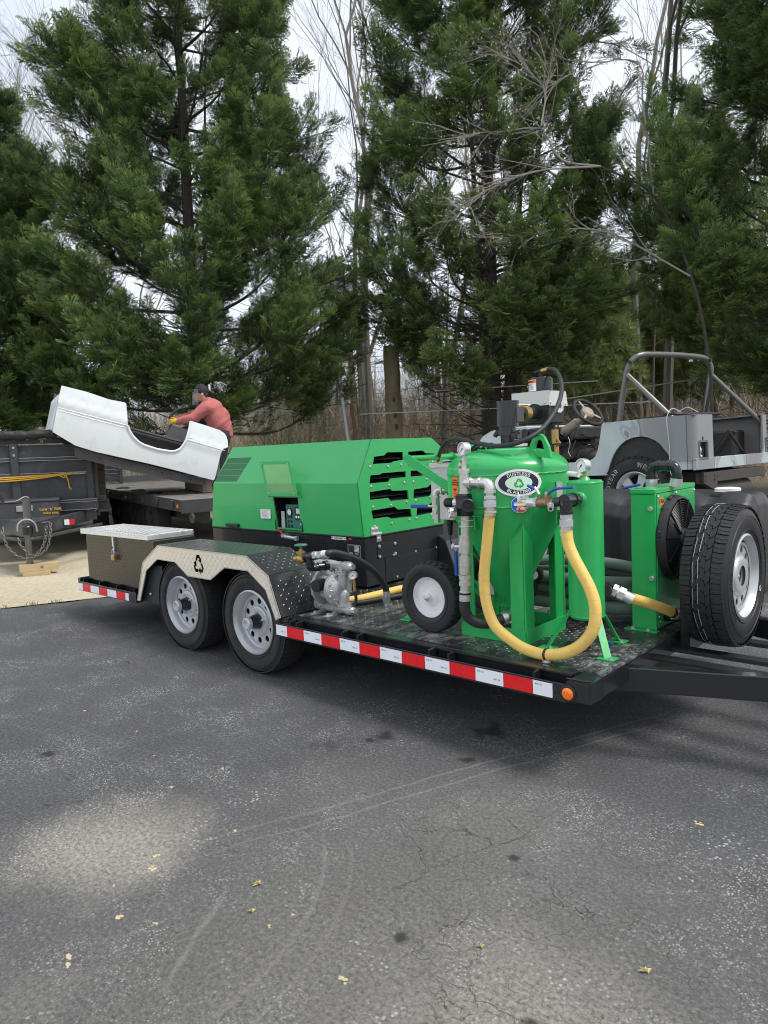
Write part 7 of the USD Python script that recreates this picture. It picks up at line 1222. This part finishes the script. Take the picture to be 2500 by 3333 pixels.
for y0, y1, z0 in ((.655, .735, .60), (-.265, -.165, .75), (-.80, -.72, .6)): ps = obj("corner_post", J(box((-1.498, y0, z0), (-1.448, y1, 1.512), .004), box((-1.4475, y0 + .01, 1.10), (-1.438, y1 - .01, 1.512), .003)), "dump_black", dt); [obj("bolt", hexn((-1.437, (y0 + y1) / 2, z), (1, 0, 0), .017, .012), "scraped_metal", ps) for z in (1.47, 1.37)]
for x in (-1.58, -2.3, -3.1): obj("side_post", box((x - .05, .752, .5), (x + .05, .80, 1.48), .004), "dump_black", dt)
obj("lower_beam", box((-1.50, .28, .60), (-1.42, .78, .76), .004), "dump_black", dt); obj("worn_edge", J(box((-1.419, .30, .742), (-1.417, .77, .748)), box((-1.419, .30, .712), (-1.417, .77, .718)), box((-1.419, .30, .603), (-1.417, .76, .610))), "scraped_metal", dt); obj("fender", box((-4.6, .76, .55), (-1.48, .95, .60), .01), "dump_black", dt)
tbx = obj("tongue_box", box((-1.47, -.82, .44), (-.95, .30, .775), .006), "dump_black", dt); obj("box_lid", box((-1.475, -.83, .776), (-.94, .31, .80), .004), "dump_black", tbx); obj("latch", J(box((-.949, -.19, .66), (-.935, -.10, .735), .003), box((-.949, -.05, .66), (-.935, -.0, .735), .003)), "scraped_metal", tbx)
obj("box_lettering", J(text("Low 'n' Roll", .034, .002, True, lay((-.947, .205, .675), (0, 1, 0), (0, 0, 1))), text("trailer sales", .024, .002, True, lay((-.947, .205, .625), (0, 1, 0), (0, 0, 1)))), "rope_yellow", tbx, smooth=False)
def hbeam(p, q, w, z0, z1, mt): obj("tongue_beam", beam(p, q, w, z0, z1), mt, dt)
hbeam((-.02, 0), (-1.6, .62), .07, .43, .58, "dump_black"); hbeam((-.02, 0), (-1.6, -.62), .07, .43, .58, "dump_black"); obj("tongue_plate", prism([(-.06, -.06), (-.06, .06), (-.75, .32), (-.75, -.32)], .012, trans((0, 0, .582))), "dump_black", dt)
obj("bumper_bar", J(tube(spline([(-.9, -.9, .42), (-.3, -.3, .415), (.03, .0, .412), (-.3, .34, .425), (-.9, .8, .44)], 5), .02, 10)), "dump_black", dt); tpz = [box((-.80, .36 + k * .06, .47), (-.796, .418 + k * .06, .54)) for k in range(2)]; obj("reflective_tape", tpz[0], "reflex_white", dt); obj("reflective_tape", tpz[1], "reflex_red", dt)
cpl = obj("coupler", J(ball((.02, 0, .545), .062, 3, (1, 1, .8)), cyl((.02, 0, .47), (.02, 0, .545), .055, .062, n=24), box((-.2, -.05, .50), (.0, .05, .575), .01)), "black_paint", dt); obj("safety_bow", tube(spline([(.05, -.10, .52), (.07, -.085, .60), (.07, -.03, .645), (.07, .04, .642), (.06, .09, .59), (.05, .105, .50)], 5), .010, 8), "scraped_metal", cpl)
jk = obj("jack", J(cyl((.02, 0, .13), (.02, 0, .47), .036, n=18), cyl((-.13, .0, .58), (-.13, .0, .88), .045, n=20), cyl((.02, 0, .11), (.02, 0, .13), .05, n=18)), "gunmetal", dt); obj("crank", J(tube(spline([(-.13, .03, .885), (-.12, -.02, .895), (-.08, -.10, .855), (-.06, -.24, .850)], 5), .011, 8)), "gunmetal", jk); obj("crank_grip", cyl((-.06, -.23, .850), (-.06, -.29, .98), .016, n=10), "black_plastic", jk)
def chain(pts, name):
    p = spline(pts, 24); d = np.concatenate([[0], np.cumsum(np.linalg.norm(np.diff(p, axis=0), axis=1))]); n = int(d[-1] / .036); gs = []
    for k in range(n):
        s = (k + .5) / n * d[-1]; c = A([np.interp(s, d, p[:, i]) for i in range(3)]); e = A([np.interp(min(s + .01, d[-1]), d, p[:, i]) for i in range(3)]); t = unit(e - c); m = frame(c, unit(np.cross(t, [.3, .9, .2] if k % 2 else [.9, -.3, .3])), t); ov = [(.024 * math.cos(a) * (1.0), .014 * math.sin(a), 0) for a in np.linspace(0, 2 * PI, 13)]
        gs.append(xf(tube(ov, .0052, 6, False), m))
    stuff_part(name, J(*gs), "chain_steel", dt, smooth=True)
chain([(.02, -.24, .575), (.06, -.25, .50), (.07, -.20, .33), (.08, -.09, .22), (.08, .02, .205), (.07, .12, .28), (.05, .18, .40), (.02, .20, .55)], "chain"); chain([(.03, -.10, .44), (.06, -.07, .34), (.07, .02, .235), (.07, .10, .225), (.06, .19, .30), (.05, .23, .42), (.0, .24, .585), (-.05, .15, .59)], "chain"); chain([(-1.44, .74, .75), (-1.43, .74, .66), (-1.43, .745, .58)], "chain")
rp_ = thing("tarp_roll", "rolled black tarp with side crank along the dump trailer's top edge", "tarp", (-1.45, 0, 1.65), DF); pth = [(-1.45, y, 1.635 + .006 * math.sin(y * 9)) for y in np.linspace(-.9, .66, 60)]; tv_, tf_ = tube(pth, [.062 + .006 * math.sin(k * .9) + .004 * math.sin(k * 2.3) for k in range(60)], 20); obj("roll", (tv_ + (meshkit.fbm(tv_ * 16, 3, 2)[:, None] - .5) * .022, tf_), "tarp_black", rp_, smooth=True)
fl2 = obj("flap", box((-1.448, -.85, 1.515), (-1.442, .67, 1.575)), "tarp_black", rp_); [obj("eyelet", torus(.014, .005, frame((-1.441, y, 1.545), (1, 0, 0)), 14, 6), "brass", fl2) for y in (.13, .62)]
obj("arm", J(tube([(-1.45, .66, 1.60), (-1.45, .78, 1.615), (-1.45, .80, 1.62)], .012, 8), tube([(-1.45, .80, 1.61), (-1.45, .815, 1.80), (-1.45, .83, 1.815)], .011, 8), box((-1.47, .69, 1.53), (-1.43, .72, 1.63), .004), cyl((-1.45, .70, 1.55), (-1.45, .83, 1.55), .009, n=8), cyl((-1.45, .815, 1.55), (-1.45, .825, 1.55), .05, n=24)), "gunmetal", rp_); obj("crank_handle", J(cyl((-1.45, .825, 1.815), (-1.45, .86, 1.815), .010, n=8), cyl((-1.45, .86, 1.815), (-1.45, .96, 1.81), .017, n=12)), "black_plastic", rp_)
ry = thing("yellow_rope", "doubled yellow rope tied across the dump trailer's front board", "rope", (-1.44, .2, 1.1), DF)
obj("rope", J(*[tube(spline([(-1.43 + .006 * k, -.85, 1.045 + dz_), (-1.425, -.30, 1.05 + dz_ * 1.4), (-1.42, .10, 1.07 + dz_), (-1.42, .34, 1.095 + dz_ * .3), (-1.43, .50, 1.105)], 6), .0085, 8) for k, dz_ in enumerate((-.012, .006, .022))], tube(spline([(-1.415, .31, 1.075), (-1.40, .36, 1.11), (-1.405, .41, 1.09), (-1.40, .37, 1.055), (-1.405, .32, 1.09), (-1.40, .38, 1.085), (-1.41, .415, 1.03), (-1.42, .425, .96), (-1.415, .43, .905)], 6), .0085, 8), tube(spline([(-1.415, .425, .93), (-1.41, .445, .90), (-1.415, .45, .885)], 3), .007, 6)), "rope_yellow", ry); obj("shackle", cyl((-1.43, .50, 1.105), (-1.43, .64, 1.10), .012, n=8), "scraped_metal", ry); obj("upper_strand", tube([(-1.435, -.85, 1.535), (-1.435, -.40, 1.53)], .012, 8), "rope_yellow", ry)
for x in (-3.2, -4.1):
    for y, sg in ((.80, 1), (-.88, -1)): m = frame((x, y, .36), (0, sg, 0), (1, 0, 0)); w = obj("wheel", ring([(.19, .10), (.25, .12), (.31, .115), (.345, .10), (.358, .07), (.36, 0), (.358, -.07), (.345, -.10), (.25, -.12), (.19, -.10)], 36, m), "rubber", dt); obj("rim", lathe([(.19, .08), (.16, .05), (.06, .04), (.05, .08), (0, .085)], 24, m, False), "frame_black", w)
obj("bed_floor", box((-5.4, -.80, .45), (-1.53, .72, .50)), "dump_black", dt); obj("chassis", J(box((-5.2, .35, .36), (-1.5, .42, .45)), box((-5.2, -.42, .36), (-1.5, -.35, .45))), "dump_black", dt)
b1 = thing("wood_block", "sawn timber block under the dump trailer's jack, resting on a thinner board", "wood block", (.06, .1, .04), DF); obj("timber", xf(box((-.055, -.205, .04), (.055, .205, .128), .003), trans((.02, .09, 0)) @ rotm([0, 0, 1], .10)), "timber", b1); obj("knot", xf(lathe([(.016, 0), (.012, .001), (0, .001)], 16, frame((.0555, .03, .085), (1, 0, 0))), trans((.02, .09, 0)) @ rotm([0, 0, 1], .10)), "timber_grey", b1)
b2 = thing("wood_board", "thin pale board lying on the concrete beneath the timber block", "wood board", (.06, .1, 0), DF); obj("timber", xf(box((-.06, -.145, -.0075), (.07, .145, .0395), .002), trans((.04, .07, 0)) @ rotm([0, 0, 1], -.04)), "timber", b2)
# ================================================================== STRIPPED OPEN VEHICLE BODY ON ITS HAULER
JM = A([[-.993, .1044, -.0558, 0], [-.1045, -.9945, 0, 0], [-.0555, .0058, .9984, 0], [-1.6258, 5.1028, .4756, 1]]).T
usdkit.material(stage, "/World/Looks/sanded_primer", {
    "tc": ("texture_coordinate", {}), "n": ("noise_texture", {"scale": 2.0, "detail": 2.5, "roughness": 0.5, "distortion": 0.5}), "sx": ("separate_xyz", {}), "lo": ("map_range", {"from_min": -0.05, "from_max": 0.48, "to_min": 0.11, "to_max": -0.06}), "fx": ("map_range", {"from_min": -1.25, "from_max": -0.15, "to_min": -0.12, "to_max": 0.10}),
    "a1": ("math", {"math_type": "add"}), "a2": ("math", {"math_type": "add"}),
    "r": ("rgb_ramp", {"ramp": [(0.0, (.20, .205, .21)), (.42, (.225, .23, .235)), (.475, (.26, .265, .27)), (.485, (.16, .165, .17)), (.505, (.22, .22, .225)), (.515, (.40, .44, .45)), (.535, (.27, .28, .29)), (.56, (.37, .42, .42)), (.70, (.42, .47, .465)), (1.0, (.45, .50, .49))]}), "p": ("principled_bsdf", {"roughness": 0.48, "specular_ior_level": 0.45})},
    [("tc.object", "n.vector"), ("tc.object", "sx.vector"), ("sx.z", "lo.value"), ("sx.x", "fx.value"), ("lo.result", "a1.value1"), ("fx.result", "a1.value2"), ("n.fac", "a2.value1"), ("a1.value", "a2.value2"), ("a2.value", "r.fac"), ("r.color", "p.base_color")], surface="p.BSDF")
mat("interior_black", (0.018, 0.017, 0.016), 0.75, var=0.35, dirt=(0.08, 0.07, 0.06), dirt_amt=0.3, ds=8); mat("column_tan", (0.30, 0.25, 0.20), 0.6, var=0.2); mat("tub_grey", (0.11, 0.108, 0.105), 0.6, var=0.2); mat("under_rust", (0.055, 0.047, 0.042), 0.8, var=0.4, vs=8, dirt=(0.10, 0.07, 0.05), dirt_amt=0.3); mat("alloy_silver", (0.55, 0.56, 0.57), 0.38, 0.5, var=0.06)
jv = thing("open_vehicle_body", "stripped grey primer open off-road vehicle body with bare roll bar and steering wheel", "vehicle", (.6, 0, .62), JM)
SIDE = [(-.55, 1.097), (-.10, 1.103), (.335, 1.109), (.352, 1.09), (.372, .99), (.393, .893), (.415, .82), (.445, .765), (.481, .738), (.53, .722), (.79, .712), (1.35, .712), (1.35, .565), (.311, .561), (.300, .61), (.269, .695), (.235, .765), (.194, .822), (.142, .872), (.081, .909), (.0, .932), (-.079, .936), (-.155, .922), (-.23, .887), (-.284, .843), (-.326, .786), (-.36, .74), (-.383, .69), (-.43, .60), (-.46, .585), (-.55, .585)]
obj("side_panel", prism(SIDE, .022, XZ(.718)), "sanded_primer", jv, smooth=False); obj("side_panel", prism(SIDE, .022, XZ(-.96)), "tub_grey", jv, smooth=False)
a_ = np.linspace(0, PI / 2, 9); crn = [(-.5495, .740)] + [(-.55 - .08 * math.sin(t), .66 + .08 * math.cos(t)) for t in a_] + [(-.63, .365), (-.612, .365), (-.612, .66)] + [(-.55 - .062 * math.sin(t), .66 + .062 * math.cos(t)) for t in a_[::-1]] + [(-.5495, .722)]
def corner(sg):
    z0, z1 = .585, 1.097; pl = Polygon([(x, sg * y) for x, y in crn]); hole = (.672, .850); cp = []
    cp.append(prism(pl, hole[0] - z0, trans((0, 0, z0)))); cp.append(prism(pl, z1 - hole[1], trans((0, 0, hole[1])))); sl = pl.difference(sbox(-.7, sg * .49 if sg > 0 else -.665, -.6, sg * .665 if sg > 0 else -.49) if sg > 0 else sbox(-.7, -.665, -.6, -.49)); cp.append(prism(sl, hole[1] - hole[0], trans((0, 0, hole[0])))); return J(*cp)
cr_ = obj("corner_panel", corner(1), "sanded_primer", jv, smooth=40); obj("corner_panel", xf(corner(-1), trans((0, -.96, 0)) @ np.diag([1, .32, 1, 1.]) @ trans((0, .74, 0))), "sanded_primer", jv, smooth=40); obj("corner_panel_cap", box((-.628, .37, 1.0975), (-.34, .735, 1.103)), "sanded_primer", jv); obj("corner_panel_cap", box((-.628, -.955, 1.0975), (-.34, -.845, 1.103)), "sanded_primer", jv)
obj("lamp_recess", J(box((-.60, .48, .66), (-.56, .675, .86))), "interior_black", cr_); rr_ = sbox(.483, .668, .672, .855).buffer(-.02).buffer(.02); obj("lamp_frame", prism(rr_.difference(rr_.buffer(-.018)), .012, YZ(-.637)), "tub_grey", cr_, smooth=False); obj("loose_wire", tube(spline([(-.60, .60, .80), (-.62, .62, .76), (-.60, .60, .72), (-.61, .58, .70)], 4), .012, 6), "paper_white", cr_); obj("small_hole", cyl((-.6305, .585, .875), (-.632, .585, .875), .018, n=14), "ink", cr_)
obj("panel_seam", J(box((-.552, .7385, .585), (-.548, .7415, 1.097))), "interior_black", jv)
obj("rear_sill", box((-.635, -.96, .575), (-.60, .740, .688), .004), "sanded_primer", jv, label="bare sanded rear sill"); obj("floor", box((-.60, -.935, .60), (1.35, .715, .625)), "interior_black", jv)
obj("wheel_well", J(box((-.40, .42, .626), (.33, .715, .955), .02)), "interior_black", jv); obj("wheel_well", J(box((-.40, -.935, .626), (.33, -.62, .955), .02)), "interior_black", jv)
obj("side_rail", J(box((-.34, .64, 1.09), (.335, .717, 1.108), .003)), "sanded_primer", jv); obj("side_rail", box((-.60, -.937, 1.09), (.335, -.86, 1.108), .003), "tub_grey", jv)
obj("firewall", box((1.35, -.715, .58), (1.42, .715, 1.13), .01), "interior_black", jv); obj("dash", J(box((1.10, -.68, .98), (1.35, .68, 1.13), .02), box((1.20, -.4, .72), (1.36, .3, .98), .03)), "interior_black", jv)
obj("cowl", J(box((1.35, -.70, 1.115), (1.62, .70, 1.165), .012)), "sanded_primer", jv); hd2 = obj("bonnet", J(prism([(1.60, .92), (1.60, 1.17), (1.75, 1.185), (2.02, 1.155), (2.16, 1.10), (2.24, 1.02), (2.26, .92)], 1.08, XZ(-.54))), "sanded_primer", jv, smooth=False); obj("bonnet_seam", box((1.62, .5405, .95), (1.63, .543, 1.165)), "ink", hd2)
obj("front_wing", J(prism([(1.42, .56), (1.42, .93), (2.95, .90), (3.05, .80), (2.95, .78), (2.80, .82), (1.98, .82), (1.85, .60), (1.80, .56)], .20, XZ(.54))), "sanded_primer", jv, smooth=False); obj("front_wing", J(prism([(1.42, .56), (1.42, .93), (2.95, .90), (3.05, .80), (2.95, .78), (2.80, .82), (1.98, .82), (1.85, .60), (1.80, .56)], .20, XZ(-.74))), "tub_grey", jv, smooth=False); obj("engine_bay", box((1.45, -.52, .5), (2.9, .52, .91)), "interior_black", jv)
# roll bar
rb = obj("roll_bar", tube(spline([(.247, .58, 1.10), (.20, .58, 1.33), (.150, .58, 1.556), (.118, .575, 1.66), (.08, .545, 1.735), (.03, .47, 1.775), (-.01, .3, 1.785), (-.09, -.05, 1.785), (-.15, -.35, 1.775), (-.185, -.50, 1.755), (-.20, -.565, 1.70), (-.205, -.585, 1.62), (-.17, -.585, 1.40), (-.118, -.58, 1.10)], 6), .030, 16), "gunmetal", jv)
obj("strut", cyl((.135, .58, 1.585), (-.335, .58, 1.10), .027, n=14), "gunmetal", rb); obj("strut", cyl((-.205, -.60, 1.575), (-.60, -.89, 1.02), .027, n=14), "gunmetal", rb); obj("bolt_boss", J(cyl((.085, .585, 1.705), (.085, .61, 1.705), .02, n=12)), "ink", rb); obj("bolt_boss", cyl((-.225, -.53, 1.735), (-.24, -.53, 1.735), .02, n=12), "ink", rb); obj("wire_loom", tube(spline([(-.20, -.55, 1.72), (-.215, -.56, 1.5), (-.18, -.55, 1.3), (-.14, -.54, 1.12)], 5), .018, 8), "ink", rb); obj("white_clip", box((-.13, -.33, 1.725), (-.10, -.30, 1.745)), "paper_white", rb)
sw = obj("steering_column", J(cyl((1.10, .36, 1.06), (.90, .36, 1.16), .05, .055, n=16), cyl((.90, .36, 1.16), (.78, .36, 1.235), .035, n=14)), "column_tan", jv); WM = frame((.755, .36, 1.262), (-.80, .12, .62), (0, 0, 1)); obj("steering_wheel", torus(.182, .020, WM, 40, 10), "black_plastic", sw); obj("wheel_hub", lathe([(.078, -.03), (.078, .008), (.058, .024), (0, .026)], 24, WM), "column_tan", sw)
for a in (.2, 2.2, 4.1): obj("spoke", xf(prism([(.04, -.016), (.175, -.012), (.175, .012), (.04, .016)], .008, None), WM @ rotm([0, 0, 1], a)), "column_tan", sw, smooth=False)
rgj = np.random.default_rng(4); wl = []
for k in range(34):
    p = A([rgj.uniform(.85, 1.3), rgj.uniform(-.2, .62), rgj.uniform(.72, 1.05)]); q = p + rgj.normal(0, .13, 3); wl.append(tube(spline([p, (p + q) / 2 + rgj.normal(0, .08, 3), q + [0, 0, -.05]], 5), rgj.uniform(.003, .010), 5, False))
stuff_part("hanging_wires", J(*wl), "ink", jv); obj("grey_wire", tube(spline([(.93, .5, 1.0), (.90, .52, .92), (.94, .5, .84), (.89, .53, .78)], 5), .004, 6), "grey_enamel", jv); obj("pedal_box", J(box((1.2, .2, .68), (1.3, .5, .95), .03), ball((1.0, .0, .74), .16, 2, (1.2, 1, .8))), "interior_black", jv)
obj("rear_wires", J(tube(spline([(-.62, -.02 + .2, 1.11), (-.45, .60, 1.125), (-.33, .68, 1.135), (-.25, .55, 1.12), (-.05, .60, 1.115)], 6), .014, 8)), "ink", jv); obj("grey_wire", tube(spline([(-.45, .60, 1.13), (-.40, .70, 1.18), (-.37, .757, 1.10), (-.375, .757, .95), (-.385, .757, .80), (-.38, .757, .60), (-.42, .75, .45)], 6), .004, 6), "grey_enamel", jv); obj("green_wire", tube(spline([(-.40, .62, 1.14), (-.50, .60, 1.18), (-.58, .55, 1.13)], 5), .0035, 6), "grey_enamel", jv)
obj("seat_bracket", J(tube([(-.35, -.25, .70), (-.50, -.30, .93), (-.40, -.55, .90)], .014, 6), tube([(-.5, -.3, .93), (-.55, -.5, .72)], .014, 6), plate((-.30, -.30, .72), (-.50, -.30, .95), (-.50, -.5, .93), (-.30, -.5, .70), .012)), "interior_black", jv)
obj("rear_crossmember", J(box((-.62, -.86, .44), (-.54, .58, .545), .006), prism([(.35, .36), (.58, .44), (.58, .545), (.30, .545), (.30, .42)], .05, YZ(-.63))), "under_rust", jv); [obj("frame_hole", cyl((-.631, y, z), (-.633, y, z), .013, n=10), "ink", jv) for y, z in ((.54, .51), (.54, .47), (.36, .51), (.36, .47), (.28, .5))]
obj("muffler", J(cyl((-.50, -.62, .34), (-.50, .34, .36), .095, n=24), cyl((-.42, .34, .36), (-.3, .52, .40), .03, n=12)), "under_rust", jv); obj("frame_rail", J(box((-.55, .34, .42), (2.9, .44, .55))), "under_rust", jv); obj("frame_rail", box((-.55, -.44, .42), (2.9, -.34, .55)), "under_rust", jv); obj("rear_axle", J(cyl((0, -.6, .375), (0, .6, .375), .05, n=14), ball((0, -.05, .375), .14, 2)), "under_rust", jv)
def off_tread(w, n=34, R=.375):
    st = 2 * PI * R / n; return [([(0, -.12 * w), (.75 * st, -.14 * w), (.85 * st, .0), (.6 * st, .12 * w), (.05 * st, .10 * w)], n, 0), ([(0, .17 * w), (.8 * st, .15 * w), (.8 * st, .30 * w), (.1 * st, .32 * w)], n, .4), ([(0, -.17 * w), (.8 * st, -.15 * w), (.8 * st, -.30 * w), (.1 * st, -.32 * w)], n, .9), ([(0, .35 * w), (.6 * st, .34 * w), (.7 * st, .47 * w), (.0, .46 * w)], n, .1), ([(0, -.35 * w), (.6 * st, -.34 * w), (.7 * st, -.47 * w), (0, -.46 * w)], n, .6)]
def alloy_wheel(x, y, sg, lett):
    m = frame((x, y, .375), (0, sg, 0), (1, 0, 0)); R = .375; wh = obj("wheel", J(lathe([(.045, .055), (.060, .060), (.06, .03)], 24, m, False), *[xf(prism([(.03, -.045), (.10, -.034), (.182, -.055), (.190, -.02), (.190, .02), (.182, .055), (.10, .034), (.03, .045)], .022, trans((0, 0, .040))), m @ rotm([0, 0, 1], k * 2 * PI / 5 + .5)) for k in range(5)]), "alloy_silver", jv); obj("rim", ring([(.205, .105), (.214, .10), (.214, .09), (.196, .07), (.188, .03), (.18, -.06), (.205, -.09), (.2, -.095), (.172, -.062), (.178, .03), (.186, .078)], 44, m), "alloy_silver", wh); obj("backing", lathe([(.18, -.03), (.18, -.04)], 24, m), "dark_void", wh)
    for k in range(5): a = k * 2 * PI / 5 + 1.13; q = (m @ A([.052 * math.cos(a), .052 * math.sin(a), .064, 1]))[:3]; obj("lug_nut", hexn(q, m[:3, 2], .011, .012), "zinc", wh)
    ca, tr = tyre_geo(R, .25, .205, m, off_tread(.25), .011); ty = obj("tyre", ca, "rubber", wh); stuff_part("tread", tr, "rubber", ty, smooth=False)
    if lett:
        for s, a in (("GOODYEAR", -.25), ("WRANGLER", -2.42)):
            obj("lettering_outline", arc_letters(s, .040, .288, a, m @ trans((0, 0, .1240)), .0018, .36, True), "paper_white", ty, smooth=False); obj("lettering", arc_letters(s, .037, .288, a, m @ trans((0, 0, .1259)), .001, .50, False), "ink", ty, smooth=False)
alloy_wheel(0, .655, 1, True); alloy_wheel(0, -.655, -1, False); alloy_wheel(2.37, .655, 1, True); alloy_wheel(2.37, -.655, -1, False)
# the hauler beneath
mat("mesh_black", (0.025, 0.025, 0.026), 0.6, var=0.3)
HM = JM @ trans((0, 0, 0)); ht = thing("car_hauler", "low black trailer carrying the stripped open vehicle body", "trailer", (.8, 0, 0), HM); obj("deck", box((-.95, -1.0, -.07), (3.4, 1.0, -.012), .004), "frame_black", ht); obj("side_rail", box((-.95, 1.0, -.16), (3.4, 1.05, -.0), .004), "frame_black", ht); obj("side_rail", box((-.95, -1.05, -.16), (3.4, -1.0, -.0), .004), "frame_black", ht)
gx = []
for k in np.arange(-1.5, 1.5, .05):
    for s in (-1, 1):
        p, q = A([-1.55, k]), A([-.95, k + s * .35]); 
        if abs(q[1]) < 1.0 and abs(p[1]) < 1.0: gx.append(tube([(p[0], p[1], -.30), (q[0], q[1], -.02)], .006, 4, False))
stuff_part("mesh_ramp", J(*gx), "mesh_black", ht, smooth=False); obj("ramp_frame", J(tube([(-.95, -1.0, -.03), (-1.55, -1.0, -.31), (-1.55, 1.0, -.31), (-.95, 1.0, -.03)], .022, 8)), "frame_black", ht)
for x in (.9, 1.7):
    for y in (1.18, -1.18): m = frame((x, y, -.14), (0, 1 if y > 0 else -1, 0), (1, 0, 0)); w = obj("wheel", ring([(.18, .09), (.25, .10), (.31, .09), (.325, .06), (.325, -.06), (.31, -.09), (.18, -.09)], 32, m), "rubber", ht); obj("rim", lathe([(.18, .07), (.15, .04), (.05, .03), (0, .05)], 20, m, False), "rim_silver", w)
yl = thing("tie_down_strap", "yellow tie-down strap end beside the far tyre at the right edge", "strap", (-.9, .2, 0), JM); obj("strap", tube([(-.30, -.10, .18), (-1.05, -.60, .02), (-1.25, -.75, -.05)], .012, 6), "rope_yellow", yl)
